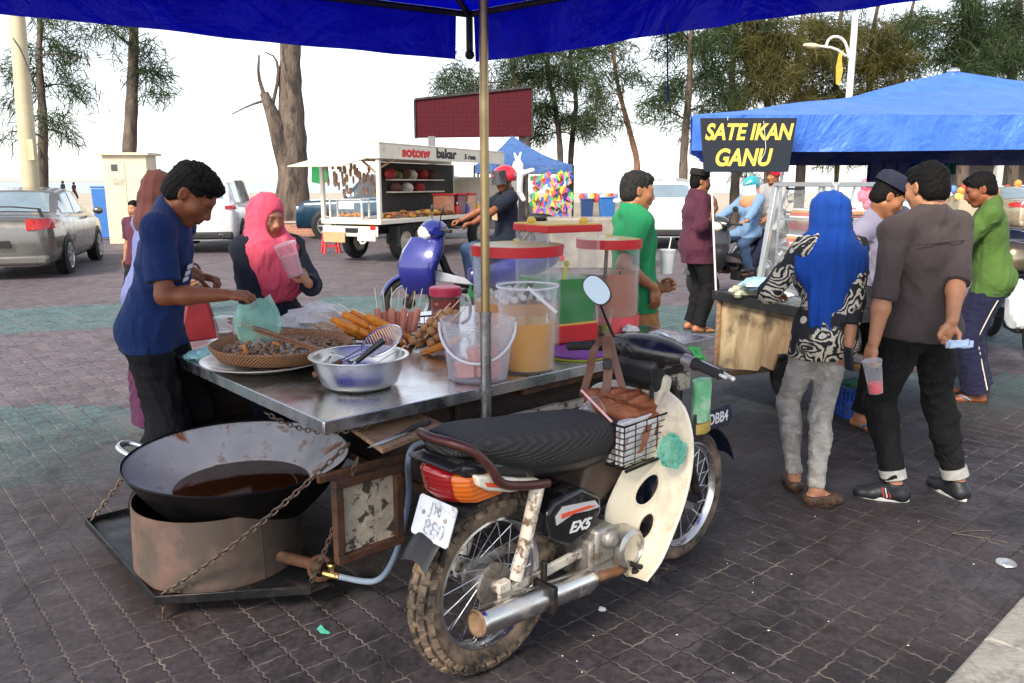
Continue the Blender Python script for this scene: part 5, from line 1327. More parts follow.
# wire basket between seat and shield
bc = V((.64, -.02, 0)); x0, x1, y0, y1, z0, z1 = .49, .745, -.155, .115, .585, .735
WIRE = mat('black_wire', (.02, .02, .02), .45, .6, .2, 20, dirt=(.12, .07, .04), da=(.55, .7), ds=20)
m = MB()
for k in range(8):
    z_ = z0 + (z1 - z0) * k / 7; m.tube([(x0, y0, z_), (x1, y0, z_), (x1, y1, z_), (x0, y1, z_)], .0024 if k not in (0, 7) else .0042, 5, True)
for k in range(5):
    x_ = x0 + (x1 - x0) * k / 4; m.tube([(x_, y0, z1), (x_, y0, z0), (x_, y1, z0), (x_, y1, z1)], .0024, 5)
m.tube([(x0, y0 - .01, z0 - .006), (x1 + .06, y0 - .01, z0 - .004)], .006, 6); m.build('wire_basket', WIRE, bike)
m = MB(); m.box((.60, .05, .57), (.16, .03, .05)); m.build('basket_bracket', DARKM, bike)
# things in and on the basket
nw = thing('newspaper', 'folded white newspaper packed inside the wire basket of the parked motorbike', 'newspaper', Bw(.615, -.02, .588), BT)
NEWS = mat('newsprint', (.72, .71, .70), .8, 0, .1, 9, .05, dirt=(.42, .28, .26), da=(.58, .64), ds=16)
m = MB()
for i, (y_, h_, t_) in enumerate(((-.135, .138, .012), (-.115, .146, .010), (-.08, .138, .02), (-.02, .142, .03), (.04, .14, .03), (.085, .13, .02))): m.box((.0, y_ + .02, h_ / 2), (.235, t_, h_))
m.build('sheets', NEWS, nw, .004)
LEATH = mat('tan_leather', (.28, .085, .03), .38, 0, .25, 6, .25, 40, dirt=(.10, .035, .018), da=(.52, .7), ds=7, bd=.006)
LEATHD = mat('brown_strap_leather', (.17, .075, .04), .45, 0, .2, 8, .15)
lb = thing('leather_bag', 'tan brown leather bag slumped over the wire basket of the parked motorbike', 'bag', Bw(.64, -.02, .745), BT)
def P0(px, py, y): q = Bi(px, py - 2, y); return V((q.x - .64, q.y + .02, q.z - .745))
bag_p = [cone(P0(594, 400, .09), P0(636, 408, -.02), .034, .060, .03), cone(P0(612, 398, .06), P0(656, 418, -.08), .036, .046, .03), cone(P0(602, 410, .0), P0(650, 424, -.10), .040, .040, .03), cone(P0(650, 420, -.10), P0(654, 434, -.13), .028, .02, .02)]
ob_ = blob('pouch', bag_p, .005, LEATH, lb, .006, 60, 5, (.7, 1, 1.6))
m = MB(); q0, q1, q2 = P0(650, 420, -.125), P0(646, 440, -.165), P0(640, 455, -.175); m.sheet([[q0 + V((s_ * .02, 0, 0)), q1 + V((s_ * .018, 0, 0)), q2 + V((s_ * .010, 0, 0))] for s_ in (-1, 0, 1)], .004); m.build('flap_end', LEATH, lb)
for w0, (pts) in ((.034, [(607, 338, .10), (607, 352, .07), (608, 372, .06), (606, 390, .05), (600, 402, .05)]), (.03, [(604, 340, .13), (594, 352, .14), (590, 372, .15), (584, 392, .16), (583, 398, .15)]), (.028, [(608, 336, .10), (626, 400, .0), (640, 414, -.06), (650, 420, -.10)])):
    pp = [P0(*p) for p in pts]; g = [[p + V((s_ * w0 / 2 * .7, -s_ * w0 / 2 * .7, 0)) for p in catmull(pp, 5)] for s_ in (-1, 0, 1)]
    m = MB(); m.sheet(g, .004); m.build('strap', LEATHD, lb)
m = MB(); q = P0(607, 366, .045); m.box(q, (.030, .034, .035), rotz(-R(45))); m.build('buckle', mat('dark_buckle', (.05, .045, .045), .4, .5), lb, .003)
pc_ = Bw(*Bi(592, 410, .0)); o = thing('crushed_cup', 'crushed clear plastic cup with a pink straw lying beside the tan leather bag', 'cup', pc_)
rr_ = aim((.55, -.5, .55), (0, 0, 1)) @ Matrix.Rotation(PI / 2, 3, 'Y')
m = MB(); m.lathe([(.030, -.05), (.034, -.02), (.04, .03), (.043, .031)], 20, (0, 0, 0), rr_, sx=1.0, sy=.75); m.build('cup', MILKY, o)
m = MB(); a, b_ = D(581, 390, pc_.y - .02) - pc_, D(612, 422, pc_.y - .08) - pc_; m.tube([a, b_], .0045, 7); m.build('straw', mat('pale_pink_straw', (.75, .42, .40), .4, 0, .05), o)
# knotted green carrier bag hanging at the shield
gb = Bw(*Bi(672, 452, -.24)); o = thing('green_bag', 'small crumpled green plastic bag hanging beside the wire basket on the cream shield', 'bag', gb, BT)
bpy.data.objects.remove(o)
crumple('green_bag', 'small crumpled green plastic bag hanging beside the wire basket on the cream shield', 'bag', gb, (.075, .03, .068), GREENBAG, 17, .75, n=26).rotation_euler = (0, R(20), BT)
# packs hanging in front of the leg shield
pk = Bw(*Bi(701, 400, -.05)); o = thing('green_pack', 'light green and yellow plastic pack hanging ahead of the handlebar', 'pack', pk, BT)
m = MB(); rs = []
for z_, k in ((.085, .9), (.06, 1), (.0, 1.03), (-.06, 1), (-.085, .93)): rs.append([V((.06 * k * math.cos(q) + .004 * math.sin(z_ * 90 + q * 3), .03 * math.sin(q), z_)) for q in [2 * PI * j / 18 for j in range(18)]])
m.loft(rs); gp = m.build('pack_body', mat('light_green_pack', (.20, .58, .28), .35, 0, .25, 9, .15, 30, dirt=(.55, .72, .5), da=(.5, .6), ds=9), o)
m = MB(); m.lathe([(.055, -.135), (.062, -.13), (.064, -.09), (.03, -.088)], 18, (0, 0, 0), sx=1, sy=.55); m.build('lower_band', mat('gold_pack', (.66, .48, .12), .4, .2, .15), gp)
o = crumple('green_wrapper', 'bright green crumpled wrapper stuck under the counter end beside the grip', 'wrapper', Bw(*Bi(694, 358, .12)), (.05, .045, .05), mat('bright_green_film', (.07, .46, .10), .35, 0, .2), 12, .6)
# ---------------------------------------------------------------- people round the stalls
class Spot:
    """a standing place: turns photo points into the figure's own coordinates"""
    def __init__(s, loc, rz, sc): s.loc = V(loc); s.rz = rz; s.sc = sc; s.M = rotz(-rz)
    def L(s, p): return s.M @ (V(p) - s.loc) / s.sc
    def D(s, px, py, Y): return s.L(D(px, py, Y))
    def d(s, x, y, z): return s.M @ V((x, y, z))
NAVY = cloth('navy_jersey', (.008, .027, .108), fold=.6, sheen=.05); BLACKC = cloth('black_cotton', (.006, .006, .0075), var=.25, fold=.55, sheen=0)
PINKH = cloth('pink_headscarf', (.66, .085, .15), fold=.25, weave=300); BROWNH = cloth('brown_headscarf', (.085, .028, .024), fold=.3, weave=300); BLUEH = cloth('blue_headscarf', (.008, .062, .34), fold=.3, weave=300)
DKNAVY = cloth('dark_navy_cloth', (.008, .012, .024), sheen=.03); LAVENDER = cloth('lavender_cloth', (.13, .15, .32)); GREENP = cloth('green_polo', (.018, .25, .095), fold=.45); MAROON = cloth('maroon_cloth', (.080, .020, .040), fold=.55)
GREYBR = cloth('grey_brown_shirt', (.062, .048, .047), fold=.6, fs=9, sheen=.05); OLIVE = cloth('olive_green_jersey', (.065, .130, .026), fold=.5, sheen=.04); INDIGO = cloth('indigo_track', (.012, .013, .042), fold=.5, sheen=.03); TAN = cloth('tan_trousers', (.42, .20, .08)); MAGENTA = cloth('magenta_skirt', (.06, .012, .045))
CHARC = cloth('charcoal_jeans', (.0085, .0085, .0095), var=.3, fold=.7, fs=13, sheen=0, dirt=(.016, .016, .017)); BEIGE = cloth('beige_shirt', (.42, .36, .26)); DENIM = cloth('denim_blue', (.16, .27, .44)); GREYC = cloth('grey_cloth', (.34, .34, .36)); JEANS = cloth('mid_blue_jeans', (.045, .085, .17), fold=.6); SALMON = cloth('salmon_cloth', (.62, .30, .26)); LILAC = cloth('grey_lilac_shirt', (.23, .22, .31))
SHOEK = mat('black_shoe_leather', (.016, .018, .022), .45, 0, .2, 12, .1); SOLEW = mat('white_rubber_sole', (.66, .65, .62), .6, 0, .1, 12, .1, dirt=(.3, .28, .25), da=(.55, .7), ds=14); SANDAL = mat('dark_sandal', (.03, .026, .024), .7, 0, .2, 15, .2); STRAPB = mat('blue_strap', (.10, .20, .34), .5)
# faded jeans
PALEJ, nt, b = newmat('faded_grey_jeans'); o = nt.obj()
mp = nt.node('ShaderNodeMapping'); nt.l.new(o, mp.inputs[0]); mp.inputs['Scale'].default_value = (1, 1, 2.0)
f1 = nt.noise(mp.outputs[0], 9, 6, .6, .6); f2 = nt.noise(o, 3.5, 3); f3 = nt.noise(o, 420, 2)
c = nt.mix(nt.ramp(f1, .34, .66), (.28, .265, .235), (.54, .51, .46)); c = nt.mix(nt.ramp(f3, .35, .7, 0, .3), c, (.13, .12, .11)); nt.l.new(c, b.inputs['Base Color']); b.inputs['Roughness'].default_value = .9
nt.l.new(nt.bump(f1, .7, .025), b.inputs['Normal'])
# batik
BATIK, nt, b = newmat('black_cream_batik'); o = nt.obj()
n1 = nt.noise(o, 7.5, 2, .4, .35); rings_ = nt.m('SINE', nt.m('MULTIPLY', n1, 95.0)); n2 = nt.noise(o, 15, 2, .4, .8); fine_ = nt.m('SINE', nt.m('MULTIPLY', n2, 70.0))
msk = nt.ramp(nt.noise(o, 4.6, 2, .4, .2), .47, .50); x, y, z = nt.xyz(o)
pat = nt.m('MULTIPLY', nt.m('GREATER_THAN', nt.m('ADD', rings_, nt.m('MULTIPLY', fine_, .45)), .15), msk)
vo = nt.node('ShaderNodeTexVoronoi'); nt.l.new(o, vo.inputs['Vector']); vo.inputs['Scale'].default_value = 11
dots = nt.m('MULTIPLY', nt.m('LESS_THAN', vo.outputs['Distance'], .20), nt.m('SUBTRACT', 1.0, msk))
pat = nt.m('MAXIMUM', pat, dots)
side_ = nt.ramp(nt.m('SUBTRACT', nt.m('MULTIPLY', x, 1.0), nt.m('MULTIPLY', nt.noise(o, 5, 2), .06)), .115, .13, 1, .0)
pat = nt.m('MULTIPLY', pat, nt.m('MAXIMUM', side_, dots))
nt.l.new(nt.mix(pat, (.010, .011, .016), (.60, .54, .43)), b.inputs['Base Color']); b.inputs['Roughness'].default_value = .8
nt.l.new(nt.bump(nt.noise(o, 11, 4, .5, 1), .4, .025), b.inputs['Normal'])
LEOP, nt, b = newmat('spotted_flat_shoe'); o = nt.obj(); vo = nt.node('ShaderNodeTexVoronoi'); nt.l.new(o, vo.inputs['Vector']); vo.inputs['Scale'].default_value = 95
nt.l.new(nt.mix(nt.ramp(vo.outputs['Distance'], .3, .45), (.008, .006, .005), (.09, .045, .027)), b.inputs['Base Color']); b.inputs['Roughness'].default_value = .6

# 1 man in navy T-shirt frying at the wok
p = D(154, 355, 3.54); S = Spot((p.x, 3.54, 0), R(-86), .985)
I = human('man in a navy T-shirt filling a green bag at the counter', S.loc, S.rz, s=S.sc, lean=15, twist=4, head=(44, 0, 0), neck=(38, .0), hs=1.13, skin=SK_DARK, vox=.0055, seed=11, girth=.90,
  hands={'R': dict(p=S.D(226, 295, 3.38), d=S.d(1, .12, -.05), n=S.d(.2, .3, -1), t=S.d(0, 1, .2), curl=.62, grip=.5, hint=(.3, -.7, -1)), 'L': dict(p=S.D(200, 276, 3.78), d=S.d(1, -.25, -.15), n=S.d(.2, -.3, -1), t=S.d(0, -1, .2), curl=.8, grip=.5, hint=(-.6, -.3, -1))},
  feet=[(-.11, .05, 0, 8), (.11, -.06, 0, -10)], top=dict(m=NAVY, name='t_shirt', hem=.83, sleeve=.42, inf=.018, amp=.006, k=17, cuff=.012, sinf=.018), bottom=dict(m=BLACKC, inf=.02, amp=.008, r=(.09, .066, .058)), shoes=dict(kind='sandal', m=SANDAL))
HM = I
m = MB()   # small print on the chest
for i in range(3): m.box(I['U'](.075, .128 - .004 * i, .335 - .03 * i), (.075, .004, .018), I['Rt'])
m.build('chest_print', mat('white_print', (.72, .73, .75), .7), I['root'])
hw_ = D(246, 304, 3.36)
# green carrier bag in his hand
gb = thing('green_bag', 'thin pale green plastic bag held open over the woven tray by the man in navy', 'bag', hw_)
m = MB(); rs = []
prof = [((240, 305), (268, 296)), ((237, 313), (276, 310)), ((233, 324), (282, 324)), ((238, 337), (279, 338)), ((246, 347), (268, 350)), ((254, 355), (261, 356))]
for i, (a, b_) in enumerate(prof):
    A_, B_ = D(a[0], a[1], 3.36) - hw_, D(b_[0], b_[1], 3.40) - hw_; c_ = (A_ + B_) / 2; h_ = (B_ - A_) / 2; dp = V((0, 1, 0)) * (.03, .05, .055, .045, .03, .01)[i]
    rs.append([c_ + h_ * math.cos(q) + dp * math.sin(q) + V((.007 * math.sin(3 * q + i), .010 * math.sin(5 * q + 2 * i), .007 * math.sin(4 * q + i))) for q in [2 * PI * k / 20 for k in range(20)]])
m.loft(rs, cap=False); m.build('bag_skin', film('thin_green_bag', (.36, .74, .58), .22, .62, .9), gb)
m = MB(); m.ell(D(262, 340, 3.38) - hw_, (.03, .025, .03)); m.build('snacks', SN[0], gb)

# 2 girl in the pink headscarf
p = D(271, 300, 4.15); S = Spot((p.x, 4.15, 0), PI + .62, .875)
I = human('girl in a bright pink headscarf sipping a drink behind the counter', S.loc, S.rz, s=S.sc, fem=True, head=(17, 20, -4), neck=(6, 0), skin=SK_LIGHT, hair=None, vox=.0055, seed=21,
  hands={'L': dict(p=S.D(308, 283, 3.92), d=S.d(-.45, -.1, .9), n=S.d(-.8, .3, -.3), t=S.d(-.3, -.2, 1), curl=.75, grip=.7, hint=(-.6, -.3, -1)), 'R': dict(p=(.16, .25, .86), hint=(.6, -.5, -.3))},
  hijab=dict(m=PINKH, drape=[(0, .07, .34, .155, .10, .13), (-.03, .085, .25, .13, .08, .10)], face=1.06, amp=.010, k=34, w=.03), top=dict(m=DKNAVY, name='blouse', hem=.62, sleeve=.97, inf=.02, amp=.006), bottom=dict(m=DKNAVY, skirt=.12), shoes=dict(kind='sandal', m=SANDAL))
cp = D(290, 259, 3.86); o = thing('drink_cup', 'clear plastic cup of pink drink held by the girl in the pink headscarf', 'cup', cp)
tl = Matrix.Rotation(R(-14), 3, 'Y') @ Matrix.Rotation(R(10), 3, 'X')
m = MB(); m.lathe([(.001, -.085), (.036, -.085), (.049, .065), (.054, .066), (.054, .078), (.001, .085)], 28, rot=tl); m.build('cup', MILKY, o)
m = MB(); m.lathe([(.001, -.08), (.033, -.08), (.042, .02), (.001, .02)], 24, rot=tl); m.build('drink', film('pink_milk_drink', (.80, .35, .40), .25, .3, .9), o)
m = MB(); m.tube([tl @ V((0, 0, -.06)), tl @ V((0, 0, .08)), D(283, 238, 3.94) - cp], .005, 7); m.build('straw', mat('pink_straw', (.80, .22, .26), .4), o)

# 3 woman in the brown headscarf, half hidden by the cook
p = D(152, 300, 4.7); S = Spot((p.x, 4.7, 0), R(-38), .95)
human('woman in a brown headscarf half hidden behind the man in navy', S.loc, S.rz, s=S.sc, fem=True, head=(28, 0, 0), lean=10, skin=SK_LIGHT, hair=None, vox=.008, seed=31,
  hands={'L': dict(p=S.D(188, 288, 4.9), hint=(-.4, -.4, -1)), 'R': dict(p=S.D(176, 288, 4.45), d=S.d(1, 0, .1), hint=(.3, -.8, -1))},
  hijab=dict(m=BROWNH, drape=[(0, .05, .33, .16, .13, .15)], amp=.007, w=.03), top=dict(m=LAVENDER, name='tunic', hem=.72, sleeve=.97, inf=.02), bottom=dict(m=MAGENTA, skirt=.12, name='long_skirt'), shoes=dict(kind='sandal', m=SANDAL))
rb = D(196, 318, 4.35); o = thing('red_bag', 'dark red leather handbag hanging behind the counter beside the man in navy', 'handbag', rb, R(20))
m = MB(); m.prism([(-.10, -.13), (.13, -.13), (.06, .14), (-.04, .14)], 'y', -.04, .04); bb_ = m.build('bag_body', mat('dark_red_leather', (.17, .016, .022), .35, 0, .2, 6), o, .02, seg=3)
m = MB(); m.tube([(-.03, 0, .13), (-.02, 0, .30), (.04, 0, .30), (.05, 0, .13)], .008, 7, sm=2); m.build('handle', mat('dark_trim', (.05, .015, .015), .5), o)
# child behind them
p = D(138, 240, 9.0); S = Spot((p.x, 9.0, 0), R(160), .80)
human('child with dark hair far behind the woman in the brown headscarf', S.loc, S.rz, s=S.sc, vox=.014, skin=SK_MID, top=dict(m=MAROON, hem=.8), bottom=dict(m=BLACKC), seed=33)

# 4 man in green polo
p = D(632, 300, 4.75); S = Spot((p.x, 4.75, 0), R(-80), .95)
human('grey haired man in a green polo shirt standing beside the drink dispensers', S.loc, S.rz, s=S.sc, head=(8, -6, 0), skin=SK_MID, vox=.0065, seed=41, hairm=HAIRG, girth=1.08, neck=(4, 0),
  hands={'R': dict(p=S.D(654, 288, 4.55), d=S.d(.15, -.1, -1), n=S.d(-.4, .6, 0), t=S.d(1, .2, 0), curl=.55, hint=(.2, -1, -.2)), 'L': dict(p=S.D(660, 290, 4.95), d=S.d(.8, -.2, .4), n=S.d(.3, -.8, .2), t=S.d(0, 0, 1), curl=.8, hint=(-.3, -.5, -1))},
  top=dict(m=GREENP, name='polo_shirt', hem=.845, sleeve=.42, inf=.02, amp=.006, collar=1, sinf=.02), bottom=dict(m=TAN, inf=.018), shoes=dict(kind='sandal', m=SANDAL))
cp = D(667, 262, 4.85); o = thing('drink_cup', 'white lidded plastic cup with a straw held by the man in the green polo', 'cup', cp)
m = MB(); m.lathe([(.001, -.07), (.034, -.07), (.046, .065), (.05, .066), (.05, .076), (.001, .077)], 26); m.build('cup', film('frosted_cup', (.82, .84, .86), .4, .25, .95), o); m = MB(); m.tube([(.005, 0, .05), (.02, 0, .15)], .004, 6); m.build('straw', MATS['white_plastic'], o)
# 5 man in maroon
p = D(693, 331, 8.36); S = Spot((p.x, 8.36, 0), R(-82), .985)
I = human('man in a maroon shirt and black cap standing under the sign', S.loc, S.rz, s=S.sc, head=(4, -8, 0), skin=SK_MID, vox=.008, seed=51, girth=1.22,
  hands={'R': dict(p=S.D(716, 208, 8.15), d=S.d(-.1, .1, 1), n=S.d(-1, .2, .2), t=S.d(0, 1, 0), curl=.5, hint=(.5, .2, -1)), 'L': dict(p=S.D(715, 270, 8.5), hint=(-.5, -1, 0))},
  top=dict(m=MAROON, name='long_shirt', hem=.74, sleeve=.68, inf=.026, amp=.008, collar=1), bottom=dict(m=BLACKC, inf=.02), shoes=dict(kind='sandal', m=SANDAL))
m = MB(); m.lathe([(.092, 0), (.090, .055), (.082, .066), (.001, .068)], 28, I['P'](0, -.018, .068), I['Rh'] @ Matrix.Rotation(R(-6), 3, 'X'), sy=1.17); m.build('cap', mat('black_velvet', (.012, .012, .012), .9), I['root'])

# 6 woman in the blue headscarf, seen from behind
p = G(816, 499); S = Spot((p.x - .02, p.y + .06, 0), R(14), .888)
fl_, fr_ = S.L(G(793, 489)), S.L(G(815, 505))
I = human('woman in a royal blue headscarf, batik blouse and faded jeans', S.loc, S.rz, s=S.sc, fem=True, head=(18, 16, 0), neck=(5, 0), lean=3, skin=SK_LIGHT, hair=None, vox=.0065, seed=61, face=True, girth=.94,
  feet=[(fl_.x, fl_.y, 0, -20), (fr_.x, fr_.y, 0, -92)], fs=.84, hip=(.03, .0, .915),
  hands={'R': dict(p=S.D(848, 358, 3.66), d=S.d(.1, -.1, -1), n=S.d(-1, .2, 0), t=S.d(-.2, 1, 0), curl=.85, grip=.5, hint=(.5, -1, 0)), 'L': dict(p=S.D(775, 292, 4.05), d=S.d(.5, .8, -.2), n=S.d(0, 0, -1), t=S.d(1, 0, 0), curl=.4, hint=(-1, -.4, -.6))},
  hijab=dict(m=BLUEH, drape=[(.0, -.055, .36, .15, .085, .17), (-.055, -.07, .22, .085, .05, .17), (-.07, -.075, .12, .055, .035, .12), (-.12, .0, .40, .09, .09, .10), (.145, -.02, .40, .06, .08, .09)], amp=.013, k=22, w=.015),
  top=dict(m=BATIK, name='batik_blouse', hem=.80, sleeve=.80, inf=.020, amp=.007, k=16, hy=0), bottom=dict(m=PALEJ, name='jeans', inf=.010, amp=.005, k=30, r=(.080, .050, .035), len=.97), shoes=dict(kind='flat', m=LEOP))
q = D(849, 359, 3.58); o = thing('phone', 'black mobile phone in the right hand of the woman in the blue headscarf', 'phone', q, R(15))
m = MB(); m.box((0, 0, 0), (.014, .055, .11), Matrix.Rotation(R(-8), 3, 'Y')); m.build('phone_body', BLKP, o, .006); m = MB(); m.box((-.0075, 0, .0), (.001, .048, .095), Matrix.Rotation(R(-8), 3, 'Y')); m.build('screen', GLASSD, o)

# 7 man in grey-brown shirt, seen from behind
p = D(918, 340, 3.74); S = Spot((p.x, 3.74, 0), R(20), .965)
fl_, fr_ = S.L(G(893, 500)), S.L(G(955, 497))
I = human('man in a grey brown shirt with one hand behind his back', S.loc, S.rz, s=S.sc, head=(13, 0, 0), side=-3, sw=.192, skin=SK_LIGHT, vox=.0055, seed=71, girth=1.08,
  feet=[(fl_.x, fl_.y, 0, 48), (fr_.x, fr_.y, 0, -8)],
  hands={'L': dict(p=S.D(872, 352, 3.58), d=S.d(-.15, .05, -1), n=S.d(.9, .3, 0), t=S.d(.2, 1, 0), curl=.6, grip=.6, hint=(-.7, -1, -.1)), 'R': dict(p=S.D(952, 322, 3.50), d=S.d(-.35, .0, -.9), n=S.d(.2, -1, .1), t=S.d(.8, -.2, -.3), curl=.75, grip=.6, hint=(1, -.6, -.2))},
  top=dict(m=GREYBR, name='shirt', hem=.845, sleeve=.62, inf=.018, amp=.009, k=15, collar=1, cuff=.006, hemn=(-.1, .0, -1)), bottom=dict(m=CHARC, inf=.012, amp=.008, k=18, r=(.088, .061, .046), len=.93, turnup=mat('grey_turn_up', (.40, .40, .38), .9, 0, .2, 30, .2)), shoes=dict(kind='shoe', m=SHOEK, sole=SOLEW))
for ft_ in I['feet'][:1]:   # red and white flashes on the shoe
    an, hl, bl, to, fd, up, fx = ft_
    for k, mt_ in ((0, RED), (1, SOLEW), (2, RED)):
        m = MB(); q_ = an + fd * (.045 - .014 * k); m.tube([q_ - up * .012 - fx * .036 + fd * .012, q_ - up * .058 - fx * .042], .0042, 5); m.build('shoe_flash', mt_, I['root'])
m = MB()   # yoke seam across the back
m.tube([I['U'](-.155, -.10, .415), I['U'](-.07, -.137, .418), I['U'](.0, -.134, .419), I['U'](.07, -.137, .418), I['U'](.155, -.10, .415)], .0035, 5, sm=1); m.build('yoke_seam', GREYBR, I['root'])
q = D(874, 377, 3.52); o = thing('drink_cup', 'clear cup of red drink held by the man in the grey brown shirt', 'cup', q)
tl = Matrix.Rotation(R(-12), 3, 'Y')
m = MB(); m.lathe([(.001, -.075), (.030, -.075), (.040, .07), (.043, .071), (.043, .08), (.001, .081)], 26, rot=tl); m.build('cup', MILKY, o); m = MB(); m.lathe([(.001, -.072), (.0285, -.072), (.032, -.028), (.001, -.028)], 24, rot=tl); m.build('drink', mat('red_drink', (.62, .02, .04), .2), o)
q = D(958, 344, 3.42); o = thing('banknotes', 'folded pale blue banknotes held behind the back of the man in the grey brown shirt', 'money', q, R(8))
m = MB()
for i in range(3): m.sheet([[V((-.035 + .036 * a, .012 * i + .006 * math.sin(a * 2 + i), -.018 + .03 * b_ + .006 * math.sin(a + i * 2))) for b_ in range(2)] for a in range(4)], .0012)
m.build('notes', mat('pale_blue_note', (.42, .55, .76), .6, 0, .15, 30, dirt=(.2, .28, .5), da=(.6, .65), ds=30), o)

# 8 man in olive green T-shirt
p = D(990, 300, 5.6); S = Spot((p.x, 5.6, 0), R(62), .965)
I = human('man in an olive green T-shirt and navy track trousers beneath the blue canopy', S.loc, S.rz, s=S.sc, head=(22, 10, 0), neck=(22, 0), lean=9, skin=SK_DARK, vox=.0065, seed=81, girth=.96,
  hands={'L': dict(p=S.D(925, 275, 5.6), hint=(-.4, -.5, -1)), 'R': dict(p=(.10, .30, 1.0), hint=(.6, -.4, -.8))}, feet=[(-.11, .02, 0, 10), (.13, .0, 0, -6)],
  top=dict(m=OLIVE, name='t_shirt', hem=.80, sleeve=.42, inf=.02, amp=.007, sinf=.018), bottom=dict(m=INDIGO, name='track_trousers', inf=.026, amp=.008, r=(.092, .075, .068)), shoes=dict(kind='sandal', m=SANDAL, strap=STRAPB))
hj, kn, an = I['legs'][-1]; s_ = S.sc
m = MB(); m.tube([(hj.lerp(kn, .3) + V((-.088, -.078, 0))) * s_, (hj.lerp(kn, .5) + V((-.080, -.072, 0))) * s_, (kn + V((-.072, -.068, 0))) * s_, (an + V((-.068, -.060, .04))) * s_], .0045, 6); m.build('side_stripe', mat('pale_piping', (.62, .56, .45), .7), I['root'])

# 9 seller in the grey-lilac shirt behind the display
p = G(882, 436); S = Spot((p.x, p.y + .22, 0), PI + .45, .945)
I = human('stall seller in a grey lilac shirt and dark cap, behind the grey brown shirted man', S.loc, S.rz, s=S.sc, head=(30, 50, 0), side=13, neck=(12, 0), lean=8, skin=SK_MID, vox=.0065, seed=91, hair='short',
  hands={'R': dict(p=S.D(862, 270, 4.75), d=S.d(-.9, -.3, .2), n=S.d(0, 0, -1), t=S.d(0, -1, .2), curl=.5, hint=(.7, -.3, -1)), 'L': dict(p=S.D(895, 290, 4.7), hint=(-.6, -.3, -1))},
  top=dict(m=LILAC, hem=.80, sleeve=.42, inf=.02, amp=.007), bottom=dict(m=BLACKC, inf=.015, len=.9), shoes=dict(kind='sandal', m=SANDAL, strap=STRAPB))
m = MB(); m.lathe([(.094, 0), (.096, .03), (.085, .065), (.05, .085), (.001, .09)], 28, I['P'](0, -.018, .062), I['Rh'], sy=1.16); m.sheet([[I['P'](.08 * a, .085 + .07 * b_ * (1 - .3 * a * a), .068 - .006 * b_) for b_ in (0, .5, 1)] for a in (-1, -.5, 0, .5, 1)], .005); m.build('cap', mat('dark_blue_cap', (.012, .016, .035), .9), I['root'])
# ---------------------------------------------------------------- canopies, right-hand stall
def tarp(name, c1, c2, f=22, tr=.45):
    m, nt, b = newmat(name); o = nt.obj(); b.inputs['Roughness'].default_value = .42; b.inputs['Specular IOR Level'].default_value = .5
    f1 = nt.noise(o, 1.3, 6, .55, 1.8); f2 = nt.noise(o, 5, 4, .5, 1.2)
    nt.l.new(nt.mix(nt.ramp(f2, .3, .7), c1, c2), b.inputs['Base Color'])
    w_ = nt.noise(o, 260, 1); n1 = nt.bump(f1, .8, .09); n1 = nt.bump(f2, .5, .03, n1); nn = nt.bump(w_, .1, .001, n1); nt.l.new(nn, b.inputs['Normal'])
    t = nt.node('ShaderNodeBsdfTranslucent'); t.inputs['Color'].default_value = c4(tuple(min(1, x * 1.6) for x in c2)); nt.l.new(nn, t.inputs['Normal'])
    ms_ = nt.node('ShaderNodeMixShader'); ms_.inputs[0].default_value = tr
    nt.l.new(b.outputs[0], ms_.inputs[1]); nt.l.new(t.outputs[0], ms_.inputs[2]); nt.l.new(ms_.outputs[0], m.node_tree.nodes['Material Output'].inputs['Surface'])
    return m
TARP = tarp('royal_blue_tarpaulin', (.004, .010, .30), (.012, .024, .55), tr=.48); TARPR = tarp('bright_blue_tarpaulin', (.055, .18, .66), (.085, .24, .78), tr=.25)
def wav(p, s, a): return V((0, 0, a * (math.sin(p.x * 5.1 * s + p.y * 2.3 * s) + .6 * math.sin(p.x * 2.9 * s - p.y * 7.7 * s + 1.3))))
ca = thing('canopy', 'deep blue tarpaulin canopy overhead, held up by the brassy post of the food cart', 'canopy', (0, 0, 0))
C0 = V((-.19, 3.76, 2.30)); dl, dr_ = V((-.853, -.522, 0)), V((.766, -.643, 0)); Ln = 2.5
CLp, CRp = C0 + dl * 3.7, C0 + dr_ * Ln; CB = CLp + CRp - C0; PK = (CLp + CRp) / 2 + V((0, 0, .75))
m = MB()
for a, b_ in ((C0, CLp), (CRp, C0), (CLp, CB), (CB, CRp)):
    g = [[a.lerp(b_, i / 16).lerp(PK, j / 10) + wav(a.lerp(b_, i / 16).lerp(PK, j / 10), 1, .012) * (math.sin(PI * j / 10)) - V((0, 0, .09 * math.sin(PI * j / 10))) for j in range(11)] for i in range(17)]
    m.sheet(g, .002)
m.build('roof_sheet', TARP, ca)
def valance(a, b_, h0, h1, nm='valance', t0=0.0, out=V((0, 0, 0)), mt=TARP, sag=.0, par=None, n=48):
    g = []
    for i in range(n + 1):
        t = t0 + (1 - t0) * i / n; p = a.lerp(b_, t); row = []
        for j in range(7):
            k = j / 6; dz = (h0 + (h1 - h0) * t) * k + sag * k * math.sin(t * PI * 3)
            q = .012 * k * (math.sin(t * 31) + .7 * math.sin(t * 67 + 1)); row.append(p + V((0, 0, -dz)) + out * (q + .012))
        g.append(row)
    m = MB(); m.sheet(g, .002); return m.build(nm, mt, par)
valance(C0, CLp, .205, .19, t0=.016, out=V((-.522, .853, 0)), par=ca, sag=.006); valance(C0, CRp, .215, .20, t0=.006, out=V((.643, .766, 0)), par=ca, sag=.006)
m = MB()
for a, b_ in ((C0, CLp), (C0, CRp), (CLp, CB), (CB, CRp)): m.tube([a - V((0, 0, .015)), b_ - V((0, 0, .015))], .014, 8)
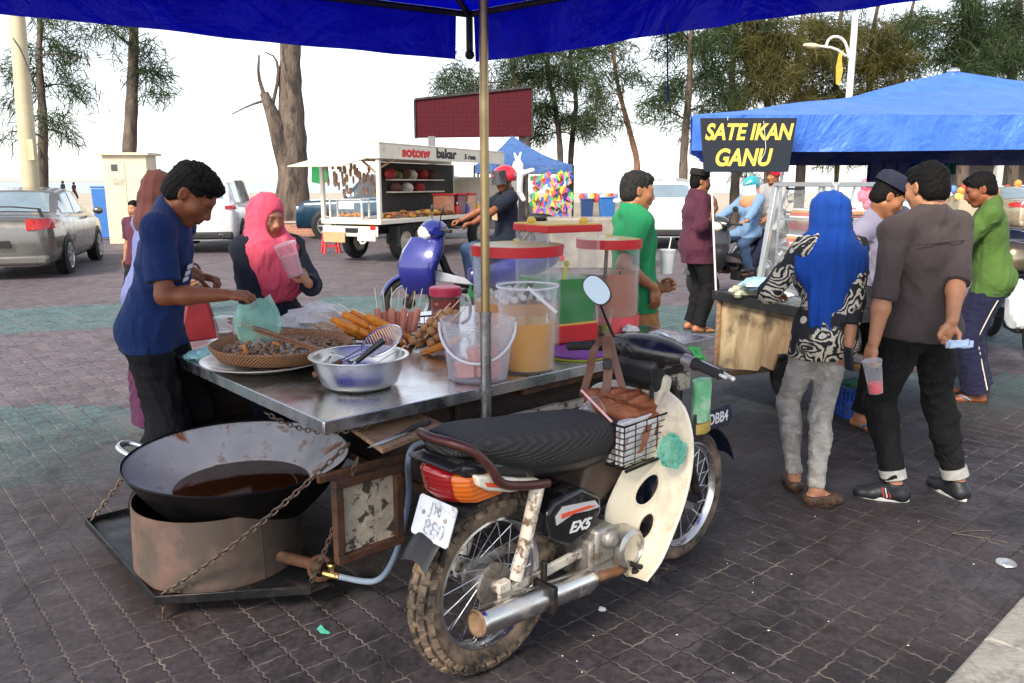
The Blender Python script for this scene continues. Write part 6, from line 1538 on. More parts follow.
for a in (C0, CLp, CRp, CB): m.tube([a - V((0, 0, .02)), PK - V((0, 0, .04))], .014, 8)
m.tube([C0 + V((0, 0, .0)), C0 - V((0, 0, .17))], .016, 8); m.ell(C0 - V((0, 0, .185)), .022)
m.build('frame', DARKM, ca)
# three far legs reach the ground behind the viewer
for a in (CLp, CRp, CB):
    m = MB(); m.tube([a - V((0, 0, .02)), V((a.x, a.y, 0))], .018, 8); m.build('leg', DARKM, ca)
# loose strap hanging from the edge on the right
sp0 = D(667, 30, 3.05); sp1 = D(668, 102, 3.05)
m = MB(); m.tube([V((sp0.x, sp0.y, 2.12)), sp0.lerp(sp1, .5), sp1.lerp(sp0, .25)], .0035, 6); m.tube([sp1.lerp(sp0, .25), sp1], [.005, .006], 6); m.build('strap', mat('dark_blue_strap', (.015, .02, .12), .7), ca)

# right-hand canopy
cr = thing('canopy', 'bright blue tarpaulin canopy with a low pitched roof over the right hand stall', 'canopy', (0, 0, 0))
zA = 2.02; A1 = V((1.268, 5.8, zA)); A2 = V((6.5, 5.8, zA)); A3_ = V((6.5, 9.0, zA)); A4 = V((2.12, 9.0, zA)); PKr = V((3.92, 7.4, 2.525))
m = MB()
for a, b_ in ((A1, A2), (A2, A3_), (A3_, A4), (A4, A1)):
    g = [[a.lerp(b_, i / 20).lerp(PKr, j / 14) + wav(a.lerp(b_, i / 20).lerp(PKr, j / 14), .8, .014) * math.sin(PI * j / 14) - V((0, 0, .05 * math.sin(PI * j / 14))) for j in range(15)] for i in range(21)]
    m.sheet(g, .002)
m.build('roof_sheet', TARPR, cr)
valance(A1, A2, .245, .245, mt=TARPR, out=V((0, -1, 0)), par=cr, sag=.008, n=70); valance(A4, A1, .25, .25, mt=TARPR, out=V((-1, 0, 0)), par=cr, sag=.006)
NAVYT = tarp('navy_tarpaulin', (.004, .008, .06), (.006, .014, .10), tr=.15)
valance(A4, A3_, .28, .28, mt=NAVYT, out=V((0, 1, 0)), par=cr)
m = MB()
for a, b_ in ((A1, A2), (A2, A3_), (A3_, A4), (A4, A1)): m.tube([a.lerp(PKr, .02) - V((0, 0, .06)), b_.lerp(PKr, .02) - V((0, 0, .06))], .014, 8)
m.ell(PKr + V((0, 0, .0)), (.05, .05, .03)); m.build('frame', STEEL, cr)
for a in (A2, A3_, A4, V((2.95, 8.9, zA))):
    m = MB(); m.tube([a - V((0, 0, .03)), V((a.x, a.y, 0))], .016, 8); m.build('leg', STEEL, cr)
# dark cloths hanging under the far side
for (x0_, x1_, y_, z0_, mt_, nm) in ((3.86, 4.44, 8.85, 1.46, NAVYT, 'dark navy cloth hanging at the back of the right hand stall'), (4.42, 4.78, 8.80, 1.60, mat('bottle_green_cloth', (.012, .085, .055), .8), 'bottle green cloth hanging at the back of the right hand stall')):
    g = [[V((x0_ + (x1_ - x0_) * i / 12, y_ + .03 * math.sin(i * 1.9), zA - .28 + .02 - (zA - .30 - z0_) * j / 4)) for j in range(5)] for i in range(13)]
    m = MB(); m.sheet(g, .003); tag(m.build('hanging_cloth', mt_), nm, 'cloth')
# sign
SG = [D(700, 118, 5.62), D(797, 118, 5.66), D(788, 172, 5.66), D(704, 172, 5.62)]
sx, sy_ = (SG[1] - SG[0]).normalized(), ((SG[0] + SG[1]) / 2 - (SG[2] + SG[3]) / 2); sn_ = sx.cross(sy_).normalized(); sy_ = sn_.cross(sx)
scn = (SG[0] + SG[1] + SG[2] + SG[3]) / 4
sg = thing('stall_sign', 'dark sign board with yellow letters SATE IKAN GANU at the corner of the right canopy', 'sign', scn)
FM = frame((0, 0, 0), sx, sy_, sn_)
pp = [((p - scn).dot(sx), (p - scn).dot(sy_)) for p in (SG[3], SG[2], SG[1], SG[0])]
m = MB(); m.prism(pp, 'z', -.006, .006, fr=lambda p: FM @ p); m.build('board', mat('navy_black_board', (.012, .016, .026), .45, 0, .15, 4, .04), sg, .003)
YL = mat('yellow_lettering', (.86, .60, .10), .6, 0, .06, 9, .02)
text('lettering', 'SATE IKAN', .148, YL, sg, FM @ Matrix.Translation((.0, .083, .0075)), .0008, .0045, .22, .84); text('lettering', 'GANU', .158, YL, sg, FM @ Matrix.Translation((-.035, -.088, .0075)), .0008, .0048, .22, .86)
m = MB(); m.tube(catmull([FM @ V((.10, .16, .012)), FM @ V((.115, .05, .016)), FM @ V((.12, -.04, .02)), FM @ V((.085, -.12, .012))], 5), .0022, 5); m.tube([FM @ V((-.15, .19, .01)), FM @ V((-.15, .165, .012))], .002, 5); m.build('string', mat('pale_string', (.62, .60, .55), .7), sg)
q0, q1 = D(711, 170, 5.63), G(716, 291, .80)
m = MB(); m.tube([V((0, 0, 0)), q1 - q0], .0075, 7); stk = m.build('stick', mat('pale_stick', (.72, .70, .66), .6, 0, .1), None); tag(stk, 'thin pale stick propping the dark sign up from the corner of the right hand cart', 'stick', loc=q0)
# cart
K0 = G(716, 291, .80); ke = V((.385, -.923, 0)); kn = V((.923, .385, 0)); ka = math.atan2(ke.y, ke.x)   # local x along the left side towards the viewer, local y to the right
rc = thing('food_cart', 'low food cart with dark rim and ragged pale plywood side, under the sign', 'food cart', (K0.x, K0.y, 0), ka)
PLY, nt, b = newmat('weathered_plywood'); o = nt.obj(); mp = nt.node('ShaderNodeMapping'); nt.l.new(o, mp.inputs[0]); mp.inputs['Scale'].default_value = (1, 1, .38)
f = nt.noise(mp.outputs[0], 7, 7, .62, 1.2); g_ = nt.noise(o, 4, 5)
c = nt.mix(nt.ramp(f, .32, .62), (.60, .47, .28), (.30, .20, .11)); c = nt.mix(nt.ramp(g_, .52, .68), c, (.085, .06, .04)); nt.l.new(c, b.inputs['Base Color']); b.inputs['Roughness'].default_value = .8; nt.l.new(nt.bump(f, .3, .01), b.inputs['Normal'])
KL, KW = 1.12, .92
m = MB(); m.box((KL / 2, KW / 2, .785), (KL, KW, .03)); m.build('counter_top', STEEL, rc, .004)
m = MB()
for a in ((KL / 2, -.012, KL + .03, .024), (KL / 2, KW + .012, KL + .03, .024)): m.box((a[0], a[1], .772), (a[2], a[3], .066))
for x_ in (-.012, KL + .012): m.box((x_, KW / 2, .772), (.024, KW, .064))
m.build('dark_rim', BLKP, rc, .004)
m = MB(); m.prism([(.02, .735), (.02, .27), (.10, .262), (.22, .275), (.35, .30), (.46, .315), (.50, .36), (.60, .35), (.64, .47), (.80, .50), (1.08, .47), (1.08, .735)], 'y', .02, .038); m.build('plywood_side', PLY, rc, .003)
m = MB(); m.box((.035, .020, .50), (.035, .045, .46)); m.box((.035, KW - .04, .50), (.035, .045, .46)); m.box((KL - .05, KW - .04, .44), (.04, .04, .60)); m.box((KL - .05, .06, .44), (.04, .04, .60)); m.box((KL / 2, KW / 2, .40), (KL - .06, .04, .04)); m.box((KL / 2, KW - .06, .40), (KL - .06, .04, .05))
m.box((.04, KW / 2, .20), (.04, KW, .04)); m.build('wood_frame', WOOD, rc, .003)
m = MB(); m.box((KL / 2, KW - .03, .60), (KL - .08, .016, .30)); m.box((.03, KW / 2, .6), (.016, KW - .1, .3)); m.build('back_board', BROWN, rc)
for x_ in (.22,):
    m = MB(); m.tube([V((x_ + .15 * math.cos(q), .50, .17 + .15 * math.sin(q))) for q in [2 * PI * k / 22 for k in range(22)]], .028, 8, True); m.tube([(x_, .46, .17), (x_, .54, .17)], .12, 16); m.build('wheel', RUB, rc)
# glass display case
cs = thing('display_case', 'aluminium framed glass display case of stacked skewers on the right hand cart', 'display case', (K0.x + kn.x * .30, K0.y + kn.y * .30, .801), ka)
ALF = mat('satin_aluminium', (.56, .57, .57), .38, .9, .08, 6, .05)
def cs_pt(px, py, Y): q = D(px, py, Y) - V((K0.x, K0.y, .801)); return V((q.dot(ke), q.dot(kn), q.z))
x0, x1, y0, y1, zt_ = .04, .60, .14, .56, .74
m = MB()
def bar(a, b_, w=.045, d=.03): m.beam(a, b_, w, d)
bar((x0, y0 - .10, 0), (x0, y0, zt_)); bar((x1, y0 - .10, 0), (x1, y0, zt_)); bar((x0, y1, 0), (x0, y1, zt_)); bar((x1, y1, 0), (x1, y1, zt_))
bar((x0, y0, zt_), (x1, y0, zt_), .05, .03); bar((x0, y1, zt_), (x1, y1, zt_)); bar((x0, y0, zt_ - .001), (x0, y1, zt_ - .001)); bar((x1, y0, zt_ - .001), (x1, y1, zt_ - .001)); bar((x0, y0 - .10, .02), (x1, y0 - .10, .02), .03, .03)
m.build('frame', ALF, cs, .003)
m = MB(); m.tube([(x0 + .15, y0 - .035, zt_ - .02), (x0 + .17, y0 - .05, zt_ - .03), (x0 + .30, y0 - .05, zt_ - .03), (x0 + .32, y0 - .035, zt_ - .02)], .008, 6); m.build('handle', BLKP, cs)
PANE = film('case_glass', (.75, .82, .85), .08, .97, .4)
for (a, b_, c_, d_) in (((x0, y0 - .098, .03), (x1, y0 - .098, .03), (x1, y0 - .003, zt_ - .02), (x0, y0 - .003, zt_ - .02)), ((x0, y1, .02), (x1, y1, .02), (x1, y1, zt_ - .02), (x0, y1, zt_ - .02)), ((x0, y0 - .09, .03), (x0, y1, .03), (x0, y1, zt_ - .03), (x0, y0, zt_ - .03)), ((x1, y0 - .09, .03), (x1, y1, .03), (x1, y1, zt_ - .03), (x1, y0, zt_ - .03))):
    m = MB(); m.sheet([[V(a), V(d_)], [V(b_), V(c_)]], .003); m.build('pane', PANE, cs)
m = MB(); m.box(((x0 + x1) / 2, (y0 + y1) / 2, .30), (x1 - x0 - .05, y1 - y0 - .05, .012)); m.box(((x0 + x1) / 2, (y0 + y1) / 2, .50), (x1 - x0 - .05, y1 - y0 - .05, .012)); m.build('shelves', ALF, cs)
for i, (z_, nst) in enumerate(((.307, 5), (.507, 4))):
    for k in range(nst):
        q = thing('snack_tray', 'flat orange and white snack packet stacked in the glass display case', 'packet', K0 + ke * ((x0 + x1) / 2 + rng.uniform(-.02, .02)) + kn * (.30 + (y0 + y1) / 2) + V((0, 0, .002 + z_ + k * .017)), ka, 'snack packets in the display case')
        m = MB(); m.box((0, 0, .0075), (.44, .26, .015)); m.build('packet', mat(('orange_packet', 'white_packet', 'red_packet')[(k + i) % 3], ((.72, .30, .08), (.72, .70, .66), (.62, .12, .08))[(k + i) % 3], .4), q, .003)
# bagged snacks heaped on the cart corner
for i, (px, py, mt_, lb_, sz) in enumerate(((748, 292, mat('printed_clear_bag', (.42, .44, .33), .3, 0, .5, 30, .2, 40, coat=.4), 'clear bag of brown crackers on the near corner of the right hand cart', (.15, .10, .055)), (758, 284, mat('pale_blue_bag', (.30, .50, .62), .35, 0, .3, 12, .2, coat=.3), 'pale blue plastic bag of snacks on the right hand cart', (.12, .08, .05)), (775, 296, WHITEBAG, 'crumpled white plastic bag on the right hand cart beside the batik blouse', (.12, .09, .04)))):
    crumple('snack_bag', lb_, 'bag', D(px, py, 5.35 - .12 * i) , sz, mt_, 20 + i, .35)
q = K0 + ke * .98 + kn * .50; o = thing('black_cooker', 'black box cooker at the near end of the right hand cart', 'cooker', (q.x, q.y, .801), ka)
m = MB(); m.box((0, 0, .07), (.30, .34, .14)); m.build('casing', BLKP, o, .01)
m = MB(); m.tube([(-.14, -.17, .15), (.14, -.17, .15)], .008, 6); m.build('rail', CHROME, o)
q = D(852, 276, 4.72); crumple('pink_packet', 'pink and clear drink packet held out by the seller', 'packet', q, (.03, .02, .05), mat('pink_packet', (.70, .10, .20), .35, 0, .4, 30), 31, .4)
# blue crate on the ground
q = G(858, 417); o = thing('crate', 'blue plastic basket crate on the ground behind the man in the grey brown shirt', 'crate', (q.x + .05, q.y + .12, 0), R(8))
m = MB(); CRB = mat('blue_crate_plastic', (.015, .07, .36), .4, 0, .12)
w_, d_, h_ = .34, .27, .20
m.box((0, 0, .008), (w_ * .92, d_ * .92, .012))
for z_ in (.01, .105, .195):
    for s_ in (-1, 1): m.box((0, s_ * d_ / 2, z_), (w_ + .012, .012, .022 if z_ > .1 else .016)); m.box((s_ * w_ / 2, 0, z_), (.012, d_ - .012, .021 if z_ > .1 else .015))
for k in range(11):
    for s_ in (-1, 1): m.box((-w_ / 2 + w_ * (k + .5) / 11, s_ * d_ / 2, .10), (.011, .009, .18))
for k in range(8):
    for s_ in (-1, 1): m.box((s_ * w_ / 2, -d_ / 2 + d_ * (k + .5) / 8, .10), (.009, .011, .18))
m.build('basket', CRB, o)
crumple('green_net', 'crumpled green net bag filling the blue crate', 'net', V((q.x + .05, q.y + .12, .18)), (.15, .11, .06), mat('green_net', (.10, .30, .22), .6, 0, .4, 30, .3, 60), 14, .4)
# litter
q = G(1006, 564); o = thing('foil_lid', 'flattened round silver cup lid lying on the dark paving near the kerb', 'lid', (q.x, q.y, .002))
m = MB(); m.lathe([(.001, .004), (.030, .004), (.036, .008), (.040, .002), (.001, .001)], 28); m.build('disc', mat('foil', (.62, .63, .65), .35, .8, .3, 60, .3), o)
q = G(321, 633); tag(MB().sheet([[V((-.02, .02, .003)), V((-.005, .025, .018))], [V((.0, -.005, .002)), V((.012, .008, .010))], [V((.03, -.012, .003)), V((.035, -.004, .004))]], .001).build('scrap', GREENBAG), 'small torn scrap of green plastic on the paving by the stove tray', 'litter', loc=(q.x, q.y, 0))
q = G(602, 611); crumple('paper_scrap', 'tiny white paper scrap on the paving beside the silencer', 'litter', (q.x, q.y, .008), (.016, .012, .010), WHITE, 3, .6)
for i in range(22):
    px, py = rng.uniform(560, 1010), rng.uniform(500, 675); q = G(px, py)
    if (px > 930 and py > 600): continue
    o = crumple('litter', 'small pale crumb of litter on the dark trodden paving', 'litter', (q.x, q.y, .003), (.002 + .004 * rng.random(), .0025, .0015), NEWS if i % 2 else STK, i, .4, 'crumbs of litter on the paving', 8)
q = G(978, 546); 
for k in range(2):
    m = MB(); m.tube([(0, 0, .004), (.10, .03 - .07 * k, .004), (.19, .02 - .12 * k, .006)], .0025, 5, sm=1); tag(m.build('twig', BARK), 'thin dry twig lying on the paving above the silver lid', 'twig', 'twigs on the paving', loc=(q.x - .05, q.y + .12, 0))
# ---------------------------------------------------------------- vehicles
CARTY = mat('car_tyre', (.016, .016, .016), .85, 0, .2, 20, .1); RIMM = mat('alloy_rim', (.62, .62, .63), .3, .8, .08, 12, .03); PLASD = mat('dark_trim_plastic', (.02, .02, .021), .6, 0, .1)
TLR = mat('tail_lamp_red', (.45, .012, .014), .12, 0, .2, 20, .05, 90, coat=.6); LAMPW = mat('lamp_clear', (.75, .76, .78), .12, .3, .05, coat=.7); PLK = mat('plate_black', (.01, .01, .01), .5); PLW = mat('plate_white', (.75, .75, .75), .5, bump=0)
def paint(name, col, metal=.4): return mat(name, col, .28, metal, .05, 2.5, .01, 30, coat=.8)
KIND = {
 # stations: x, belt, roof, half width      (front is +x)
 'sedan': dict(L=4.55, st=[(-2.27, .78, .78, .66), (-2.22, .92, .93, .76), (-2.05, .99, 1.00, .82), (-1.60, 1.00, 1.02, .855), (-1.45, 1.00, 1.06, .86), (-.75, .98, 1.41, .87), (-.1, .96, 1.46, .87), (.45, .95, 1.42, .87), (1.15, .94, .98, .86), (1.3, .92, .95, .86), (1.9, .84, .86, .82), (2.18, .68, .70, .74), (2.27, .55, .56, .62)], rear=(-1.50, -.80), front=(.42, 1.16), side=[(-1.18, -.32), (-.26, .78)], wb=(-1.30, 1.32), R=.315),
 'suv': dict(L=4.3, st=[(-2.15, .95, .95, .74), (-2.10, 1.05, 1.07, .82), (-2.0, 1.07, 1.20, .86), (-1.72, 1.07, 1.56, .88), (-.9, 1.05, 1.66, .89), (.0, 1.03, 1.67, .89), (.4, 1.02, 1.62, .89), (1.1, 1.00, 1.06, .88), (1.25, .99, 1.02, .88), (1.85, .93, .95, .85), (2.08, .76, .78, .78), (2.15, .6, .61, .66)], rear=(-2.02, -1.76), front=(.42, 1.08), side=[(-1.60, -.98), (-.92, -.10), (-.04, .75)], wb=(-1.28, 1.30), R=.345),
 'hatch': dict(L=3.9, st=[(-1.95, .88, .88, .70), (-1.92, .98, 1.0, .78), (-1.82, 1.0, 1.10, .81), (-1.45, 1.0, 1.50, .83), (-.6, .98, 1.58, .84), (.1, .96, 1.57, .84), (.4, .95, 1.53, .84), (1.1, .93, .98, .83), (1.3, .90, .93, .82), (1.75, .80, .82, .78), (1.93, .60, .61, .64)], rear=(-1.83, -1.48), front=(.42, 1.08), side=[(-1.32, -.55), (-.49, .75)], wb=(-1.20, 1.20), R=.30),
 'fourbyfour': dict(L=4.6, st=[(-2.3, 1.0, 1.0, .78), (-2.27, 1.12, 1.3, .84), (-2.2, 1.13, 1.72, .86), (-1.0, 1.12, 1.80, .87), (.0, 1.11, 1.80, .87), (.35, 1.10, 1.76, .87), (.95, 1.08, 1.14, .87), (1.1, 1.07, 1.11, .87), (2.0, 1.03, 1.06, .85), (2.25, .90, .92, .80), (2.3, .7, .71, .7)], rear=(-2.275, -2.21), front=(.38, .92), side=[(-2.0, -1.15), (-1.08, -.25), (-.18, .62)], wb=(-1.38, 1.38), R=.38),
}
def car(label, loc, rz, kind, col, name='parked_car', plate=None, spoiler=False, group=None, lampz=None, cat='car', metal=.4, pname=None):
    K = KIND[kind]; st = K['st']; xs = [s[0] for s in st]; o = thing(name, label, cat, loc, rz, group)
    BE = lambda x: interp(x, xs, [s[1] for s in st]); RO = lambda x: interp(x, xs, [s[2] for s in st]); WI = lambda x: interp(x, xs, [s[3] for s in st])
    zb = .22 if kind in ('sedan', 'hatch') else .30
    def half(x):
        be, ro, w_ = BE(x), RO(x), WI(x); g = max(ro - be, 0); t = min(g / .35, 1)
        return [(0, zb), (.86 * w_, zb), (.965 * w_, zb + .07), (.99 * w_, zb + .22), (1.0 * w_, (zb + be) / 2 + .06), (.985 * w_, be - .10), (.955 * w_, be - .025), (.925 * w_ , be + .002),
                (.90 * w_, be + .012 + .02 * g), (.90 * w_ - .055 * t, be + .5 * g), ((.90 - .0) * w_ - .12 * t, ro - .045 * t), (.80 * w_ - .14 * t, ro - .008 * t), (.5 * w_, ro + .012), (0, ro + .02)]
    stn = sorted(set(xs + list(np.linspace(xs[0], xs[-1], 60))))
    rings = []
    for x in stn:
        h = half(x); rings.append([V((x, y, z)) for y, z in h] + [V((x, -y, z)) for y, z in h[-2:0:-1]])
    m = MB(); m.loft(rings); body = m.build('body', paint(pname or ('paint_' + kind + label.split()[0]), col, metal), o, ang=55)
    # side glass
    m_all = []
    def sidept(x, f, off): 
        h = half(x); a, b_, c_ = h[8], h[9], h[10]; z0, z1 = a[1] + .03, c_[1] - .02; z = z0 + (z1 - z0) * f
        y = np.interp(z, [a[1], b_[1], c_[1]], [a[0], b_[0], c_[0]]); return y + off, z
    for s_ in (-1, 1):
        for (xa, xb) in K['side']:
            g = []
            for i in range(9):
                x = xa + (xb - xa) * i / 8; row = []
                for j in range(4):
                    y, z = sidept(x, j / 3, .006); row.append(V((x, s_ * y, z)))
                g.append(row)
            m = MB(); m.sheet(g, .006); m.build('side_window', GLASSB if kind != 'fourbyfour' else GLASSD, o)
    for nm, (xa, xb) in (('rear_window', K['rear']), ('windscreen', K['front'])):
        g = []
        for i in range(7):
            x = xa + (xb - xa) * (.06 + .88 * i / 6); h = half(x); yw = h[11][0] * .98; row = []
            for j in range(9):
                y = -yw + 2 * yw * j / 8; z = np.interp(abs(y), [0, h[12][0], h[11][0]], [h[13][1], h[12][1], h[11][1]]); row.append(V((x, y, z + .009)))
            g.append(row)
        m = MB(); m.sheet(g, .006); m.build(nm, GLASSB if nm == 'rear_window' else GLASSD, o)
    Rr = K['R']
    for xw in K['wb']:
        for s_ in (-1, 1):
            w_ = WI(xw)
            m = MB(); m.lathe([(.001, 0), (Rr + .055, 0), (Rr + .062, .006), (Rr + .05, .012), (.001, .012)], 30, (xw, s_ * (w_ - .006), Rr + .01), Matrix.Rotation(-s_ * PI / 2, 3, 'X')); m.build('wheel_arch', PLASD, o)
            m = MB(); m.lathe([(Rr * .62, -.20), (Rr * .93, -.20), (Rr, -.17), (Rr, -.02), (Rr * .94, .008), (Rr * .70, .014), (Rr * .66, .0)], 36, (xw, s_ * (w_ + .006), Rr), Matrix.Rotation(-s_ * PI / 2, 3, 'X')); wh = m.build('wheel', CARTY, o)
            m = MB(); RM = Matrix.Rotation(-s_ * PI / 2, 3, 'X'); c_ = V((xw, s_ * (w_ + .006), Rr)); m.lathe([(Rr * .70, .012), (Rr * .68, .016), (Rr * .63, .0), (Rr * .6, -.04), (.001, -.05)], 36, c_, RM)
            for k in range(7):
                a = 2 * PI * k / 7; u = V((math.cos(a), math.sin(a), 0)); m.beam(c_ + RM @ (u * .03 + V((0, 0, .004))), c_ + RM @ (u * Rr * .64 + V((0, 0, .006))), .045, .02, up=RM @ V((0, 0, 1)))
            m.build('rim', RIMM, wh)
    L0 = xs[0]; lz = lampz or ((.80, .96) if kind == 'sedan' else (.86, 1.04)); wr = .86
    xf = np.linspace(xs[0], xs[0] + .8, 60)
    def wz(x, z): h = half(x)[1:9]; return float(np.interp(z, [q[1] for q in h], [q[0] for q in h]))
    for s_ in (-1, 1):
        g = []
        for i in range(10):
            row = []
            for j in range(4):
                z = lz[0] + (lz[1] - lz[0]) * (j / 3) * (1 - .35 * max(0, i - 6) / 3) + (.03 if kind == 'sedan' else .0) * i / 9
                z = min(z, BE(L0 + .3) - .012)
                if i < 6: y = ((.58 + .07 * i) if kind == 'sedan' else (.76 + .036 * i)) * WI(L0 + .25); wl_ = np.maximum.accumulate([wz(x, z) for x in xf]); x = float(np.interp(y, wl_, xf)); row.append(V((x - .014, s_ * y, z)))
                else: x = L0 + .12 + .075 * (i - 5); row.append(V((x, s_ * (wz(x, z) + .012), z)))
            g.append(row)
        m = MB(); m.sheet(g, .02); m.build('tail_lamp', TLR, o)
        m = MB(); m.box((xs[-1] - .10, s_ * WI(xs[-1] - .15) * .78, BE(xs[-1] - .2) - .12), (.16, .30, .12), rotz(s_ * .35)); m.build('headlight', LAMPW, o, .03)
        xm = K['front'][1] - .12; m = MB(); m.ell((xm, s_ * (WI(xm) + .09), BE(xm) + .07), (.06, .10, .07)); m.build('wing_mirror', body.data.materials[0], o)
    m = MB(); m.box((L0 + .03, 0, zb + .10), (.14, WI(L0 + .2) * 1.84, .17)); m.build('rear_bumper', PLASD if kind != 'sedan' else body.data.materials[0], o, .05, seg=3)
    if kind == 'suv':
        m = MB()
        for y in (-.55, .55): m.lathe([(.04, 0), (.05, .01), (.04, .02), (.035, -.02)], 16, (L0 - .05, y, zb + .09), Matrix.Rotation(-PI / 2, 3, 'Y'))
        m.build('exhaust_tips', CHROME, o)
    if plate:
        m = MB(); m.box((L0 - .052, 0, .58), (.012, .46, .12)); pz = m.build('number_plate', PLK, o)
        text('digits', plate, .115, PLW, pz, frame((L0 - .0595, 0, .58), (0, -1, 0), (0, 0, 1), (-1, 0, 0)), .0006, .002)
    if spoiler:
        m = MB(); m.loft([[V((L0 + .14 + a, y, z + zz)) for a, zz in ((-.13, 0), (-.10, .022), (.08, .015), (.10, -.005))] for y, z in ((-.70, 1.0), (-.66, 1.13), (-.3, 1.165), (.3, 1.165), (.66, 1.13), (.70, 1.0))]); m.build('spoiler', PLASD, o)
    return o
sl_ = R(104)
car('silver bronze sedan with a dark boot spoiler parked at the far left', (-8.93, 14.95, 0), R(107), 'sedan', (.155, .145, .132), plate='195', spoiler=True, metal=.6, lampz=(.80, .99))
car('white SUV parked beyond the navy shirted cook and the pink headscarf', (-7.35, 19.9, 0), R(99), 'suv', (.74, .75, .77), metal=.05, lampz=(.98, 1.14))
car('dark blue four wheel drive parked behind the squid truck', (-3.75, 23.2, 0), R(178), 'fourbyfour', (.012, .045, .085), metal=.3)
car('white hatchback half hidden behind the man in the green polo', (3.75, 21.0, 0), R(86), 'suv', (.70, .73, .78), metal=.05, lampz=(1.0, 1.28))
car('beige gold sedan parked at the far right edge', (15.9, 27.0, 0), R(100), 'sedan', (.48, .40, .28), metal=.6)
car('dark blue sedan parked behind the beige gold sedan', (19.6, 31.5, 0), R(96), 'sedan', (.02, .035, .08))
car('pale blue white hatchback seen between the stall seller and the display case', (9.3, 20.5, 0), R(70), 'hatch', (.50, .60, .70), metal=.1)

# ---- scooters
def scooter(label, loc, rz, col, accent, sc=1.0, name='scooter', group=None, bars=True):
    o = thing(name, label, 'scooter', loc, rz, group); P = paint('scooter_paint_' + name + label.split()[0], col, .2)
    wheel(o, 'rear_wheel', 0, .27, .27, .09, False, (CARTY, RIMM, CHROME, DARKM), 8, .06, False); wheel(o, 'front_wheel', 1.25, .27, .27, .08, False, (CARTY, RIMM, CHROME, DARKM), 8, .06, False)
    m = MB()   # rear body
    rs = []
    for x, z0, z1, w_ in ((-.38, .72, .78, .05), (-.30, .60, .80, .12), (-.05, .48, .78, .16), (.25, .40, .74, .17), (.50, .36, .70, .14), (.62, .34, .60, .10)): rs.append([V((x, w_ * math.copysign(abs(math.cos(q)) ** .7, math.cos(q)), (z0 + z1) / 2 + (z1 - z0) / 2 * math.copysign(abs(math.sin(q)) ** .7, math.sin(q)))) for q in [2 * PI * k / 16 for k in range(16)]])
    m.loft(rs); m.build('rear_body', P, o)
    m = MB(); rs = []
    for x, z, w_, h_ in ((-.40, .80, .08, .02), (-.2, .83, .13, .035), (.1, .80, .15, .04), (.4, .77, .13, .04), (.55, .74, .08, .025)): rs.append([V((x, w_ * math.cos(q), z + h_ * math.sin(q))) for q in [2 * PI * k / 14 for k in range(14)]])
    m.loft(rs); m.build('seat', RUB, o)
    m = MB(); rs = []   # front apron
    for z, x, w_, d_ in ((.36, 1.02, .12, .05), (.48, 1.06, .23, .08), (.64, 1.06, .275, .10), (.80, 1.00, .25, .10), (.93, .94, .15, .07)): rs.append([V((x + d_ * math.sin(q) + (.24 * (1 - abs(math.cos(q))) if math.sin(q) > 0 else 0), w_ * math.cos(q), z)) for q in [2 * PI * k / 18 for k in range(18)]])
    m.loft(rs); m.build('front_apron', P, o)
    for s_ in (-1, 1):
        m = MB(); m.prism([(1.02, .50), (1.16, .60), (1.20, .66), (.70, .52), (.60, .44)], 'y', min(s_ * .13, s_ * .17), max(s_ * .13, s_ * .17)); m.build('side_cowl', mat('scooter_accent_' + label.split()[0], accent, .35), o, .012)
    m = MB(); rr = .30; m.sheet([[V((1.25 + rr * math.cos(R(a)), -.06 + .12 * j / 6, .27 + rr * math.sin(R(a)) - .02 * abs(j / 3 - 1) ** 2)) for j in range(7)] for a in range(15, 170, 8)], .005); m.build('front_mudguard', P, o)
    m = MB()
    for y in (-.07, .07): m.tube([(1.25, y, .27), (1.08, y * .8, .72)], .02, 8)
    m.build('fork', DARKM, o)
    m = MB(); rs = []
    for y in np.linspace(-.20, .20, 9):
        q_ = 1 - (abs(y) / .21) ** 2; rs.append([V((.98 + (.05 + .09 * q_) * math.cos(q), y, 1.0 + (.035 + .075 * q_) * math.sin(q))) for q in [2 * PI * k / 14 for k in range(14)]])
    m.loft(rs); hb = m.build('handlebar_cowl', P, o)
    m = MB(); m.ell((1.06, 0, .97), (.085, .16, .085)); m.build('headlight', mat('lit_headlamp', (.9, .86, .72), .15, .1, .05, coat=.8), hb)
    for s_ in (-1, 1):
        m = MB(); m.tube([(.95, s_ * .18, 1.01), (.88, s_ * .34, 1.0)], .018, 10); m.build('grip', RUB, hb)
        m = MB(); m.tube([(.96, s_ * .17, 1.03), (.95, s_ * .24, 1.18)], .006, 6); m.ell((.94, s_ * .26, 1.21), (.012, .055, .035)); m.build('mirror', BLKP, hb)
        m = MB(); m.tube([(.62, s_ * .10, .30), (.62, s_ * .26, .30)], .016, 8); m.build('foot_peg', RUB, o)
    m = MB(); m.tube([(.45, -.13, .25), (.1, -.17, .28), (-.32, -.17, .34)], [.02, .045, .05], 12); m.build('silencer', STEEL, o)
    m = MB(); m.box((.42, 0, .30), (.34, .20, .20)); m.tube([(.5, 0, .42), (.8, 0, .45), (.98, 0, .9)], .045, 8, sm=1); m.build('engine', DARKM, o, .02)
    m = MB(); m.box((-.37, 0, .68), (.06, .16, .06)); m.build('tail_lamp', TLR, o, .01)
    o.scale = (sc,) * 3
    return o
